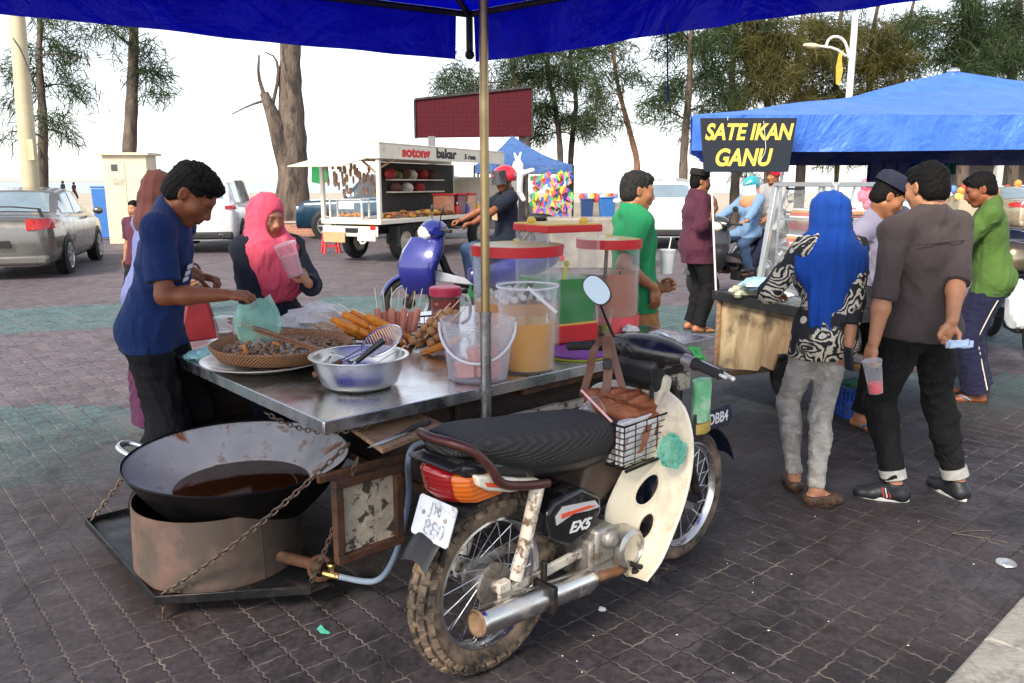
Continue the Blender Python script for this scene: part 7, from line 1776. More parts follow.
def rider(label, so_, rz, x, seat, sc, group=None, arms=True, **k):
    """somebody astride a scooter, x along its length"""
    M = rotz(rz); loc = V(so_) + M @ V((x, 0, 0)) * sc
    hz = seat + .13
    h = dict(R=dict(p=(.33, .92 - x - .02, 1.03), d=(0, 1, -.1), n=(0, 0, -1), t=(-1, 0, 0), curl=.9, hint=(.7, -.3, -.6)), L=dict(p=(-.33, .92 - x - .02, 1.03), d=(0, 1, -.1), n=(0, 0, -1), t=(1, 0, 0), curl=.9, hint=(-.7, -.3, -.6))) if arms is True else (arms or {})
    return human(label, (loc.x, loc.y, 0), rz - PI / 2, s=sc, hip=(0, 0, hz), feet=[(-.22, .62 - x - .05, .31, 6), (.22, .62 - x - .05, .31, -6)], knee=dict(L=(-.25, 1, .6), R=(.25, 1, .6)), hands=h, group=group, **k)
HRED = mat('red_helmet', (.55, .015, .035), .18, 0, .1, 5, 0, coat=.8); HTEAL = mat('teal_helmet', (.03, .30, .36), .18, 0, .1, 5, 0, coat=.8); HGOLD = mat('bronze_helmet', (.20, .16, .10), .2, .7, .1, 5, 0, coat=.8)
VISD = film('dark_visor', (.03, .03, .035), .08, .2, .95); VISC = film('pale_visor', (.62, .80, .84), .06, .35, .9)
# blue scooter coming from the right
f_ = D(409, 300, 8.5); rzs = R(197); dv = V((math.cos(rzs), math.sin(rzs), 0)); so1 = V((f_.x, f_.y, 0)) - dv * 1.25 * 1.06
scooter('blue and white scooter ridden behind the drink dispensers', so1, rzs, (.008, .012, .17), (.42, .44, .48), 1.06)
I = rider('scooter rider in a navy T-shirt and red helmet behind the post', so1, rzs, .22, .80, .99, lean=2, head=(6, 14, 0), skin=SK_DARK, hair=None, vox=.010, seed=101, top=dict(m=DKNAVY, name='t_shirt', hem=.92, sleeve=.42, inf=.02), bottom=dict(m=JEANS, inf=.015), shoes=dict(kind='shoe', m=SHOEK), hat=dict(m=HRED, visor=VISD, vz=.075))
m = MB(); m.box(I['U'](0, .135, .30), (.20, .008, .12), I['Rt']); m.build('shirt_print', mat('tan_print', (.55, .42, .26), .7), I['root'])
# two-up bike under the sign
rz2 = R(212); c2 = D(752, 270, 11.4); so2 = V((c2.x, c2.y, 0)) - V((math.cos(rz2), math.sin(rz2), 0)) * .25
scooter('dark scooter with two riders beyond the man in maroon', so2, rz2, (.03, .03, .035), (.12, .10, .10), 1.0)
rider('front rider in a teal helmet with pale visor', so2, rz2, .38, .82, .93, fem=True, head=(10, 4, 0), skin=SK_LIGHT, hair=None, vox=.011, seed=111, top=dict(m=DENIM, name='denim_top', hem=.86, sleeve=.95, inf=.025), bottom=dict(m=JEANS, inf=.015), shoes=dict(kind='sandal', m=SANDAL), hijab=dict(m=cloth('peach_scarf', (.62, .27, .14)), drape=[(0, .04, .40, .14, .11, .09)], amp=.005, w=.0), hat=dict(m=HTEAL, visor=VISC))
rider('passenger in a red helmet and grey shirt on the back of the dark scooter', so2, rz2, -.10, .86, 1.0, head=(2, -10, 0), skin=SK_MID, hair=None, vox=.011, seed=121, arms={'L': dict(p=(-.20, .36, 1.05), hint=(-.8, -.4, -.6)), 'R': dict(p=(.20, .36, 1.05), hint=(.8, -.4, -.6))}, top=dict(m=GREYC, name='shirt', hem=.9, sleeve=.9, inf=.02), bottom=dict(m=INDIGO, inf=.015), shoes=dict(kind='shoe', m=SHOEK), hat=dict(m=HRED))
q = D(772, 235, 14.5); scooter('black and red scooter parked beyond the glass display case', (q.x, q.y, 0), R(70), (.02, .02, .022), (.45, .03, .03), 1.0)
q = D(1024, 280, 6.7); so3 = V((q.x + .30, q.y + .2, 0)); scooter('grey scooter at the right edge beside the olive shirted man', so3, R(75), (.10, .10, .11), (.03, .03, .03), 1.0)
hp_ = D(1012, 258, 6.45); o = thing('helmet', 'shiny bronze helmet hung on the scooter at the right edge', 'helmet', hp_)
m = MB(); m.lathe([(.118, -.10), (.135, -.04), (.138, .02), (.118, .085), (.07, .125), (.001, .135)], 32); m.build('shell', HGOLD, o)
m = MB(); m.lathe([(.120, -.101), (.140, -.085), (.139, -.075), (.12, -.09)], 32); m.build('edge_trim', BLKP, o)
crumple('white_bag', 'large white plastic carrier bag hanging at the right edge beside the navy track trousers', 'bag', D(1019, 306, 6.25), (.11, .10, .22), WHITEBAG, 41, .3, n=24)

# ---- squid truck
TP = V((-2.53, 15.5, 0)); ta = math.atan2(.907, .42)
tk = thing('food_truck', 'cream open sided food truck lettered sotong bakar, at the back by the tree', 'food truck', TP, ta)
CRM = mat('cream_truck_paint', (.72, .66, .54), .5, 0, .08, 3, .03, dirt=(.32, .25, .17), da=(.58, .8), ds=4)
TWd, TLn = 1.42, 5.4      # local x forward, y left
m = MB(); m.box((TLn / 2, TWd / 2, .80), (TLn, TWd, .09)); m.build('bed', CRM, tk, .01)
m = MB(); m.box((TLn / 2, TWd / 2, .62), (TLn - .2, .7, .16)); m.build('chassis', DARKM, tk)
m = MB(); m.box((-.015, TWd * .5, .62), (.03, TWd * .92, .20)); m.box((-.05, .30, .52), (.04, .42, .16)); m.build('tailboard', CRM, tk, .006)
m = MB(); m.box((-.072, TWd - .36, .50), (.02, .52, .20)); m.build('cardboard_flap', mat('cardboard', (.42, .31, .17), .85, 0, .12), tk)
m = MB(); m.box((-.035, .16, .70), (.02, .12, .08)); m.build('tail_lamp', TLR, tk); m = MB(); m.box((-.036, .66, .64), (.02, .30, .09)); m.build('number_plate', PLK, tk)
m = MB(); m.tube([(-.05, .32, .62), (-.05, .32, .42), (-.05, .42, .38), (-.05, .46, .42), (-.05, .46, .60)], .02, 7, sm=1); m.build('tow_rope', WHITE, tk)
for (x_, y_) in ((.04, .045), (.04, TWd - .045), (TLn - .05, .045), (TLn - .05, TWd - .045)):
    m = MB(); m.box((x_, y_, 1.42), (.075, .075, 1.15)); m.build('post', CRM, tk, .006)
m = MB(); m.box((TLn / 2, TWd / 2, 2.30), (TLn + .1, TWd + .1, .03)); m.build('roof', CRM, tk, .006)
m = MB(); m.box((TLn / 2, -.04, 2.145), (TLn + .1, .02, .27)); m.box((-.04, TWd / 2, 2.145), (.02, TWd + .06, .27)); m.box((TLn / 2, TWd + .04, 2.145), (TLn + .1, .02, .27)); m.build('fascia', CRM, tk)
LM = lambda x, z: frame((x, -.0535, z), (1, 0, 0), (0, 0, 1), (0, -1, 0))
LR_, LB_ = mat('red_lettering', (.62, .035, .03), .6, bump=0), mat('black_lettering', (.03, .025, .03), .6, bump=0)
text('lettering', 'sotong', .27, LR_, tk, LM(1.28, 2.15), .002, .012, 0, 1.45); text('lettering', 'bakar', .27, LB_, tk, LM(2.52, 2.16), .002, .012, 0, 1.45); text('lettering', '5 rasa', .15, LB_, tk, LM(3.62, 2.13), .002, .006, 0, 1.5)
m = MB(); m.beam((.1, .02, 1.85), (.55, -.02, 2.02), .04, .03); m.beam((.02, .45, 2.02), (.02, .1, 1.75), .04, .03); m.build('brace', WOOD, tk)
m = MB(); m.sheet([[V((-.06, TWd * .15, 2.02)), V((-.06, TWd, 2.02))], [V((-.75, TWd * .2, 1.86)), V((-.75, TWd * 1.1, 1.86))]], .02); m.build('raised_flap', CRM, tk)
for x_, y_ in ((.95, .13), (.95, TWd - .13), (4.3, .13), (4.3, TWd - .13)):
    m = MB(); c_ = V((x_, y_, .37)); RM = Matrix.Rotation(PI / 2, 3, 'X'); m.lathe([(.22, -.10), (.34, -.10), (.37, -.06), (.37, .06), (.34, .10), (.22, .10)], 30, c_, RM); wh = m.build('wheel', CARTY, tk)
    m = MB(); m.lathe([(.225, .101), (.21, .085), (.15, .07), (.09, .095), (.05, .11), (.001, .11)], 26, c_, RM); m.build('rim', mat('painted_rim', (.46, .40, .30), .5, .2, .2, 8, .05, dirt=(.14, .11, .08), da=(.5, .7), ds=9), wh)
m = MB(); m.box((.62, .10, .50), (.03, .26, .40)); m.build('mud_flap', PLASD, tk)
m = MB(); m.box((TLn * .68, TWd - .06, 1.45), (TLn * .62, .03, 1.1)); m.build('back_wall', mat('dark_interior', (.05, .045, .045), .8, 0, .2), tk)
for k, z_ in enumerate((1.35, 1.62)): m = MB(); m.box((3.3, TWd - .22, z_), (2.2, .26, .03)); m.build('shelf', CRM, tk)
m = MB(); m.box((5.9, TWd / 2, 1.05), (1.0, TWd, 1.3)); m.build('cab', CRM, tk, .08, seg=3)
def tkp(x, y, z): return TP + V((.42 * x - .907 * y, .907 * x + .42 * y, z))
o = thing('glass_box', 'small glass box of snacks with white frame on the rear corner of the truck', 'display box', tkp(.18, .85, .848), ta)
m = MB()
for x_ in (-.12, .12):
    for y_ in (-.38, .38): m.box((x_, y_, .20), (.03, .03, .40))
for z_ in (.015, .385): m.box((0, 0, z_), (.27, .79, .03))
m.build('frame', WHITE, o); m = MB(); m.box((-.10, 0, .20), (.004, .7, .34)); m.build('pane', PANE, o); m = MB(); m.box((-.108, 0, .28), (.004, .36, .16)); m.build('notice', mat('paper', (.70, .72, .74), .8), o)
m = MB()
for k in range(22): m.ell((rng.uniform(-.08, .08), rng.uniform(-.32, .32), .06 + .05 * rng.random()), (.05, .04, .03), None, 7)
q = m.build('fried_snacks', SN[2], o); q['kind'] = 'stuff'
sqm = [mat('grilled_orange', (.62, .25, .06), .5, 0, .3, 20, .2), mat('grilled_brown', (.32, .13, .06), .6, 0, .3, 20, .2), mat('lemon', (.78, .55, .12), .5, 0, .1)]
for k in range(70):
    x_, y_ = rng.uniform(.55, 3.3), rng.uniform(.06, .55); t_ = rng.choice((0, 0, 1, 1, 0, 2)) if k % 6 else 2
    m = MB(); m.ell((0, 0, 0), (.07, .05, .04) if t_ == 2 else (.16, .05, .03), rotz(rng.uniform(-1, 1)), 8)
    tag(m.build('grilled_squid', sqm[t_]), ('orange grilled squid in the heap on the truck counter', 'browned grilled squid in the heap on the truck counter', 'pale yellow grilled piece on top of the heap on the truck counter')[t_], 'food', ('orange squid on the truck counter', 'browned squid on the truck counter', 'yellow pieces on the truck counter')[t_], tkp(x_, y_, .875 + .10 * rng.random() * (1 - abs(y_ - .3) * 2)), ta)
for k in range(46):
    x_, z_ = rng.uniform(-.02, 1.9), rng.uniform(1.30, 1.92)
    m = MB(); m.prism([(-.025, .08), (.025, .08), (.035, -.02), (.015, -.08), (-.02, -.07), (-.035, .0)], 'y', -.012, .012)
    tag(m.build('dried_squid', mat('dried_squid', (.50, .30, .21), .7, 0, .4, 8, .2)), 'dried squid hanging in a row under the truck roof', 'dried squid', 'dried squid hanging under the truck roof', tkp(x_, TWd - .12 - .25 * rng.random(), z_), ta + rng.uniform(-.6, .6))
for k, (x_, z_, c_) in enumerate(((2.2, 1.70, 'red'), (2.45, 1.68, 'green'), (2.8, 1.72, 'dark'), (3.1, 1.70, 'pale'), (3.6, 1.72, 'red'), (4.0, 1.70, 'dark'), (2.4, 1.42, 'dark'), (2.9, 1.42, 'pale'), (3.4, 1.42, 'red'))):
    cc = dict(red=(.35, .03, .035), green=(.08, .16, .06), dark=(.12, .05, .035), pale=(.62, .60, .52))[c_]
    crumple('snack_sack', c_ + ' sack of goods on the ' + ('upper' if z_ > 1.6 else 'lower') + ' shelf inside the food truck', 'sack', tkp(x_, TWd - .22, z_ + .03), (.15, .11, .13), mat('sack_' + c_, cc, .6, 0, .3, 12, .2), k, .3, 'sacks on the truck shelves', 14)
for k, (x_, c_, lb_) in enumerate(((2.95, (.55, .20, .10), 'orange'), (3.5, (.16, .03, .06), 'purple'), (4.0, (.60, .28, .15), 'peach'))):
    o = thing('drink_tank', lb_ + ' drink in a square tank on the truck counter', 'drink tank', tkp(x_, .28, .848), ta); m = MB(); m.box((0, 0, .22), (.36, .36, .42)); m.build('tank', mat('tank_' + lb_, c_, .25, 0, .1, coat=.3), o, .02); m = MB(); m.box((0, 0, .45), (.40, .40, .04)); m.build('lid', RED, o, .01)
for k, (x_, c_) in enumerate(((3.25, 'red'), (3.75, 'blue'), (4.3, 'yellow'))):
    o = thing('sauce_bottle', c_ + ' sauce bottle on the truck counter among the drink tanks', 'bottle', tkp(x_, .10, .848), ta); m = MB(); m.lathe([(.05, 0), (.055, .02), (.055, .16), (.02, .2), (.018, .24), (.001, .24)], 16); m.build('bottle', mat('sauce_' + c_, dict(red=(.6, .04, .03), blue=(.05, .12, .4), yellow=(.7, .5, .05))[c_], .3), o); m = MB(); m.lathe([(.02, .235), (.022, .27), (.001, .275)], 12); m.build('cap', WHITE, o)
o = tag(MB().sheet([[V((-.16, 0, .2)), V((-.18, .02, -.2))], [V((.0, .06, .22)), V((.0, .09, -.24))], [V((.16, 0, .2)), V((.17, .03, -.18))]], .01).build('green_cloth', mat('green_rag', (.03, .28, .10), .7)), 'small green cloth hanging at the rear of the food truck', 'cloth', loc=D(320, 172, 16.3))
# people and stool at the truck
for px, py, Y, sc_, mt_, lb_, sk in ((392, 215, 19.8, 1.0, BEIGE, 'man in a beige shirt standing behind the squid truck', SK_DARK), (408, 222, 20.0, .86, SALMON, 'small person in a salmon pink top behind the squid truck', SK_LIGHT)):
    p = D(px, py, Y); human(lb_, (p.x, p.y, 0), R(200), s=sc_, skin=sk, vox=.018, seed=int(px), top=dict(m=mt_, hem=.82), bottom=dict(m=BLACKC), shoes=dict(kind='sandal', m=SANDAL))
q = G(331, 253); o = thing('stool', 'red plastic stool standing behind the tailboard of the food truck', 'stool', q, .4)
REDS = mat('red_stool_plastic', (.66, .06, .07), .4, 0, .08)
m = MB(); m.box((0, 0, .445), (.30, .30, .03)); m.build('seat', REDS, o, .01)
for sx_ in (-1, 1):
    for sy2 in (-1, 1): m = MB(); m.beam((sx_ * .13, sy2 * .13, .43), (sx_ * .17, sy2 * .17, 0), .05, .03); m.build('leg', REDS, o)
m = MB()
for a in (-1, 1): m.box((0, a * .152, .16), (.28, .015, .03)); m.box((a * .152, 0, .16), (.015, .28, .03))
m.build('crosspiece', REDS, o)
# ---------------------------------------------------------------- trees
def leafm(name, c1, c2):
    m, nt, b = newmat(name); o = nt.obj(); g = nt.node('ShaderNodeNewGeometry')
    c = nt.mix(nt.ramp(nt.noise(o, .9, 4), .35, .65), c1, c2); c = nt.mix(nt.m('MULTIPLY', g.outputs['Random Per Island'], .5), c, tuple(x * .45 for x in c1))
    nt.l.new(c, b.inputs['Base Color']); b.inputs['Roughness'].default_value = .7
    t = nt.node('ShaderNodeBsdfTranslucent'); nt.l.new(c, t.inputs['Color']); ms_ = nt.node('ShaderNodeMixShader'); ms_.inputs[0].default_value = .42
    nt.l.new(b.outputs[0], ms_.inputs[1]); nt.l.new(t.outputs[0], ms_.inputs[2]); nt.l.new(ms_.outputs[0], m.node_tree.nodes['Material Output'].inputs['Surface'])
    return m
LF_D = leafm('dark_needles', (.022, .046, .013), (.064, .100, .026)); LF_O = leafm('olive_needles', (.066, .072, .018), (.17, .15, .034)); LF_G = leafm('grey_green_needles', (.032, .056, .020), (.078, .105, .036))
def tree(label, px, Y, r0, leaf, limbs, z0, z1, Lm, dens=1.0, bark=BARK, seed=1, lean=None, top=None, up=.35, name='casuarina_tree', clumps=(), twigs=True, sl=.60, sidebias=0, group=None):
    """px: trunk as photo points (first one is brought down to the ground), Y depth"""
    r_ = random.Random(seed); nr = np.random.default_rng(seed)
    pts = [D(x, y, Y) for x, y in px]; base = V((pts[0].x, Y, 0)); pts = [base] + [p for p in pts if p.z > .3]
    if top: pts.append(V((pts[-1].x + top[0], Y + r_.uniform(-.4, .4), top[1])))
    o = thing(name, label, 'tree', base, 0, group); cl = catmull([p - base for p in pts], 6); H_ = cl[-1].z
    m = MB(); rad = [r0 * (1.25 if p.z < .4 else 1) * (1 - .72 * p.z / H_) * (1 + .06 * math.sin(p.z * 7)) for p in cl]; m.tube(cl, rad, 12)
    tips = []
    def at(z):
        for a, b_ in zip(cl, cl[1:]):
            if a.z <= z <= b_.z: return a.lerp(b_, (z - a.z) / max(b_.z - a.z, 1e-4))
        return cl[-1]
    lm = MB()
    for i in range(limbs):
        z = z0 + (z1 - z0) * (i + r_.random()) / limbs; a = r_.uniform(0, 2 * PI); L = Lm * r_.uniform(.55, 1.1) * (1 - .45 * (z - z0) / (z1 - z0 + .1))
        d = V((math.cos(a) + sidebias, math.sin(a), up + r_.uniform(-.2, .3))).normalized(); p = at(z); q = [p]
        for k in range(5):
            d = (d + V((r_.uniform(-.3, .3), r_.uniform(-.3, .3), r_.uniform(-.16, .1) - .05 * k))).normalized(); q.append(q[-1] + d * L / 5); 
            if k > 0: tips.append((q[-1], d, L))
            if k in (1, 2, 3):
                e = (d + V((r_.uniform(-1, 1), r_.uniform(-1, 1), r_.uniform(-.3, .4)))).normalized(); s1 = q[-1] + e * L * .28; s2 = s1 + (e + V((0, 0, -.25))) * L * .2
                lm.tube([q[-1], s1, s2], [.016, .010, .006], 4); tips += [(s1, e, L), (s2, e, L)]
        lm.tube(q, [max(.012, r0 * .20 * (1 - k / 6)) for k in range(6)], 5)
    mi0 = len(m.f); 
    tk_ = m.build('trunk', bark, o)
    if lm.v: lm.build('limbs', bark, o)
    for (x, y, rr) in clumps:
        c_ = D(x, y, Y) - base
        for k in range(int(26 * rr)): tips.append((c_ + V(nr.normal(size=3)) * rr * .42, V((r_.uniform(-1, 1), r_.uniform(-1, 1), .1)).normalized(), 1.5))
    n = 0; P = []; 
    for (p, d, L) in tips:
        ns = int(34 * dens * r_.uniform(.4, 1.5))
        for k in range(ns):
            c_ = np.array(p) + nr.normal(size=3) * np.array((.20, .20, .15)); dd = np.array(d) * .5 + nr.normal(size=3) * .55 + np.array((0, 0, -.42)); dd /= np.linalg.norm(dd)
            ln = sl * r_.uniform(.4, 1.2); w_ = np.cross(dd, nr.normal(size=3)); w_ *= .0105 * r_.uniform(.7, 1.6) / max(np.linalg.norm(w_), 1e-6)
            e_ = c_ + dd * ln + np.array((0, 0, -.10 * ln)); md = (c_ + e_) / 2 + np.array((0, 0, .05 * ln))
            P += [c_ - w_ * .6, c_ + w_ * .6, md + w_, md - w_, e_]
    if P:
        P = np.array(P); nb_ = len(P) // 5; i0 = np.arange(nb_)[:, None] * 5
        me = bpy.data.meshes.new('crown'); fs = np.concatenate([i0 + np.array([0, 1, 2, 3])], axis=0); f3 = i0 + np.array([3, 2, 4])
        me.from_pydata(P.tolist(), [], fs.tolist() + f3.tolist()); me.materials.append(leaf); cro = bpy.data.objects.new('crown', me); COL.objects.link(cro); cro.parent = o
    return o
tree('slim dark tree behind the beige lamp column at the far left', [(43, 185), (43, 120), (39, 60), (40, 20)], 27, .20, LF_D, 9, 2.6, 6.8, 2.0, .5, seed=1, top=(.1, 8.0), clumps=[(20, 70, .8), (60, 50, .8), (75, 85, .7), (85, 30, .8), (62, 118, .35), (22, 45, .5)], up=.2)
tree('tall straight trunk with sparse drooping needles behind the cream cabinet', [(128, 190), (131, 120), (133, 70), (134, 25)], 26, .27, LF_G, 5, 4.4, 7.0, 1.6, .4, seed=2, top=(.1, 9.0), clumps=[(150, 62, .6), (152, 88, .6), (160, 92, .4), (118, 48, .3), (147, 45, .4)], sidebias=.4)
tree('huge old trunk with a broken limb and no leaves beside the white SUV', [(292, 232), (293, 150), (290, 80), (290, 35)], 25.5, .56, LF_G, 0, 4, 6, 1, 0, seed=3, top=(.0, 9.0), name='old_tree')
ot = [o for o in COL.objects if o.name.startswith('old_tree')][0]; ob0 = ot.location
m = MB(); m.tube([D(291, 185, 25.4) - ob0, D(283, 150, 25.3) - ob0, D(274, 118, 25.2) - ob0, D(264, 93, 25.2) - ob0], [.25, .30, .22, .13], 10, sm=1)
m.tube([D(264, 95, 25.2) - ob0, D(258, 75, 25.2) - ob0, D(259, 55, 25.2) - ob0], [.07, .05, .03], 6, sm=1); m.tube([D(272, 108, 25.2) - ob0, D(279, 75, 25.2) - ob0, D(276, 57, 25.2) - ob0, D(265, 52, 25.2) - ob0], [.06, .05, .035, .02], 6, sm=1); m.tube([D(266, 100, 25.2) - ob0, D(250, 105, 25.2) - ob0, D(232, 114, 25.2) - ob0], [.05, .03, .02], 5, sm=1); m.build('broken_limb', BARK, ot)
tree('dark leaning tree just left of the maroon billboard', [(524, 180), (527, 140), (520, 100), (512, 60)], 33, .20, LF_D, 10, 4.0, 7.4, 3.0, .75, seed=4, top=(.2, 8.5), clumps=[(440, 85, .9), (455, 75, .9), (470, 90, .8), (500, 75, .9), (545, 80, .9), (520, 60, .9)])
tree('thin dark tree with a forked crown right of the maroon billboard', [(560, 178), (560, 150), (556, 110), (548, 70)], 34, .17, LF_D, 11, 3.2, 7.5, 2.4, .8, seed=5, top=(.1, 8.5), clumps=[(545, 110, .7), (540, 130, .6), (575, 75, .9), (530, 75, .8)])
tree('thin dark tree beside the blue tent with kites', [(570, 178), (572, 140), (576, 100), (570, 55)], 35, .16, LF_D, 10, 3.2, 8, 2.3, .8, seed=6, top=(.1, 8.8), clumps=[(588, 60, 1.0), (590, 120, .6), (598, 95, .7), (580, 130, .4), (560, 55, .9)])
tree('reddish bare trunk bending to the left above the grey haired man', [(634, 200), (637, 165), (632, 140), (624, 110), (617, 80), (612, 45)], 30, .15, LF_G, 9, 3.6, 6.6, 1.5, .45, BARKR, 7, top=(-.2, 7.4), clumps=[(600, 75, .4), (640, 70, .5), (645, 115, .4), (603, 105, .4), (648, 88, .3)])
tree('straight dark tree above the man in maroon', [(683, 190), (684, 150), (689, 90), (691, 40)], 28, .18, LF_D, 11, 3.0, 7.2, 2.0, .7, seed=8, top=(.05, 8.2), clumps=[(672, 85, .6), (710, 70, .8), (705, 110, .7), (672, 50, .6), (672, 108, .4), (712, 38, .7)])
for i, (x, Yt, rr, lf, sd, hx) in enumerate(((735, 31, .20, LF_D, 9, 'leftmost'), (768, 30, .20, LF_O, 10, 'yellowish'), (800, 32, .22, LF_O, 11, 'tallest olive'), (838, 34, .20, LF_G, 12, 'grey green'), (872, 33, .20, LF_O, 13, 'sparse olive'), (905, 35, .20, LF_D, 14, 'dark'))):
    tree(hx + ' casuarina of the row standing behind the right hand canopy', [(x, 185), (x + 2, 130), (x - 3, 80), (x, 40)], Yt, rr, lf, 12, 2.2, 7.5, 2.5, .95, seed=sd, top=(.1, 9.0), clumps=[(x - 16, 75, .9), (x + 14, 55, 1.0), (x, 100, .8), (x + 6, 30, .9), (x - 14, 45, .8)], group='casuarinas behind the right hand canopy')
for i, (x, sd, hx) in enumerate(((962, 15, 'dark spreading tree left of the top right corner'), (1012, 16, 'dark dense tree at the top right corner'))):
    tree(hx, [(x, 185), (x + 2, 120), (x, 70), (x + 3, 30)], 29 + 2 * i, .24, LF_D, 13, 3.2, 8.0, 2.6, 1.0, seed=sd, top=(.1, 9.0), clumps=[(x - 8, 30, 1.0), (x + 12, 45, 1.0), (x, 65, .8), (x + 5, 12, 1.0), (x - 14, 52, .6)])

# ---------------------------------------------------------------- far side of the car park
b0 = D(28, 185, 17); b0.z = 0; o = thing('lamp_column', 'tapered beige concrete lamp column leaning slightly at the far left', 'lamp post', (b0.x, 17, 0))
tp_ = D(17, 15, 17); m = MB(); m.tube([(0, 0, 0), (tp_.x - b0.x, 0, tp_.z), ((tp_.x - b0.x) * 1.5, 0, 7.2)], [.185, .145, .11], 18); m.build('column', mat('beige_concrete_paint', (.52, .45, .30), .7, 0, .1, 3, .06, dirt=(.32, .26, .17), da=(.58, .75), ds=3), o)
q = D(31, 150, 16.8) - V((b0.x, 17, 0)); m = MB(); m.box(q, (.14, .06, .42)); hz = m.build('hatch', mat('beige_hatch', (.50, .42, .26), .6), o, .01)
m = MB(); m.tube([D(13, 38, 16.85) - V((b0.x, 17, 0)), D(22, 52, 16.82) - V((b0.x, 17, 0)), D(30, 72, 16.85) - V((b0.x, 17, 0))], .012, 5, sm=1); m.build('cable', BLKP, o)
c_ = D(133, 200, 21); o = thing('utility_cabinet', 'tall cream electrical cabinet with small notices behind the brown headscarf', 'cabinet', (c_.x, 21, 0))
CAB = mat('cream_cabinet_paint', (.60, .52, .38), .6, 0, .08, 3, .04, dirt=(.36, .27, .17), da=(.6, .72), ds=6)
m = MB(); m.box((0, 0, 1.12), (1.12, .6, 2.24)); m.build('casing', CAB, o, .015); m = MB(); m.box((0, 0, 2.27), (1.34, .8, .07)); m.build('cap', CAB, o, .01)
m = MB(); m.box((-.26, -.305, 1.93), (.16, .008, .17)); nt1 = m.build('notice', mat('dark_notice', (.05, .06, .06), .6), o); m = MB(); m.box((-.15, -.305, 1.58), (.34, .008, .16)); m.build('notice', mat('grey_notice', (.42, .38, .30), .7, 0, .3, 12), o); m = MB(); m.box((.0, -.303, 1.1), (.006, .004, 2.0)); m.build('door_gap', PLASD, o)
def bin_(label, px, py, Y, w_, h_, col):
    p = D(px, py, Y); o = thing('wheelie_bin', label, 'bin', (p.x, Y, 0)); M_ = mat('bin_' + col, dict(blue=(.03, .14, .42), navy=(.02, .05, .16))[col], .45, 0, .1)
    m = MB(); m.loft([[V((x * k, y * k, z)) for x, y in ((-w_ / 2, -w_ / 2), (w_ / 2, -w_ / 2), (w_ / 2, w_ / 2), (-w_ / 2, w_ / 2))] for z, k in ((.05, .82), (h_ * .93, 1.0))]); m.build('body', M_, o, .02)
    m = MB(); m.box((0, 0, h_ * .96), (w_ * 1.08, w_ * 1.08, .06)); m.build('lid', M_, o, .02)
bin_('blue wheelie bin between the silver car and the cream cabinet', 104, 205, 22.5, .44, 1.5, 'blue'); bin_('bright blue bin in front of the low wall behind the grey haired man', 607, 200, 32, .62, 1.02, 'blue'); bin_('navy bin standing left of the bright blue bin', 587, 198, 32.3, .5, .95, 'navy')
# brick planter round the old tree
BRK, nt, b = newmat('red_brick'); o_ = nt.obj(); br = nt.node('ShaderNodeTexBrick'); mp = nt.node('ShaderNodeMapping'); nt.l.new(o_, mp.inputs[0]); mp.inputs['Rotation'].default_value = (R(90), 0, 0); nt.l.new(mp.outputs[0], br.inputs['Vector'])
br.inputs['Scale'].default_value = 3.2; br.inputs['Color1'].default_value = (.36, .13, .08, 1); br.inputs['Color2'].default_value = (.46, .20, .13, 1); br.inputs['Mortar'].default_value = (.5, .42, .36, 1); nt.l.new(br.outputs['Color'], b.inputs['Base Color']); b.inputs['Roughness'].default_value = .85
w0, w1 = G(268, 238), G(338, 236); o = thing('brick_planter', 'low red brick planter wall round the foot of the old trunk', 'planter', ((w0.x + w1.x) / 2, 25.2, 0))
L_ = 3.1
m = MB(); m.box((0, -1.1, .19), (L_, .2, .38)); m.box((0, 1.1, .19), (L_, .2, .38)); m.box((-L_ / 2 + .1, 0, .19), (.2, 2.0, .38)); m.box((L_ / 2 - .1, 0, .19), (.2, 2.0, .38)); m.build('wall', BRK, o); m = MB(); m.box((0, -1.1, .40), (L_ + .06, .26, .05)); m.box((0, 1.1, .40), (L_ + .06, .26, .05)); m.build('coping', mat('pale_coping', (.48, .40, .36), .8), o); m = MB(); m.box((0, 0, .17), (L_ - .4, 2.0, .32)); m.build('soil', SAND, o)
crumple('white_sack', 'white plastic sack on the brick planter beside the old trunk', 'bag', V((w1.x - .25, 24.0, .62)), (.32, .25, .36), mat('white_sack', (.72, .72, .72), .5, 0, .1), 51, .4); crumple('red_bundle', 'dark red bundle on the planter behind the red stool', 'bundle', V((w1.x + .1, 23.9, .40)), (.26, .2, .30), mat('red_bundle', (.32, .03, .05), .7, 0, .3, 8), 52, .4)
# low wall and goods far behind
wl = thing('low_wall', 'long low grey concrete wall along the beach behind the stalls', 'wall', (3.5, 33.5, 0)); m = MB(); m.box((0, 0, .38), (9, .35, .76)); m.build('wall_body', mat('grey_concrete', (.34, .31, .28), .85, 0, .2, 2, .1), wl)
GC = [('red', (.55, .06, .06)), ('orange', (.65, .25, .06)), ('yellow', (.72, .55, .12)), ('white', (.75, .72, .68)), ('blue', (.10, .22, .55)), ('pink', (.70, .22, .32))]
for k in range(34):
    nm_, c_ = GC[(k * 5 + k // 4) % 6]; x = D(582 + k * 1.9, 186, 33.5).x
    crumple('toy_packet', nm_ + ' beach toy packet in the row on the low grey wall', 'toy', V((x, 33.4 + rng.uniform(-.1, .1), .76 + .17)), (.11 + .05 * rng.random(), .09, .18 + .07 * rng.random()), mat('toy_' + nm_, c_, .5, 0, .1), k % 5, .4, nm_ + ' toy packets on the low grey wall', 10)
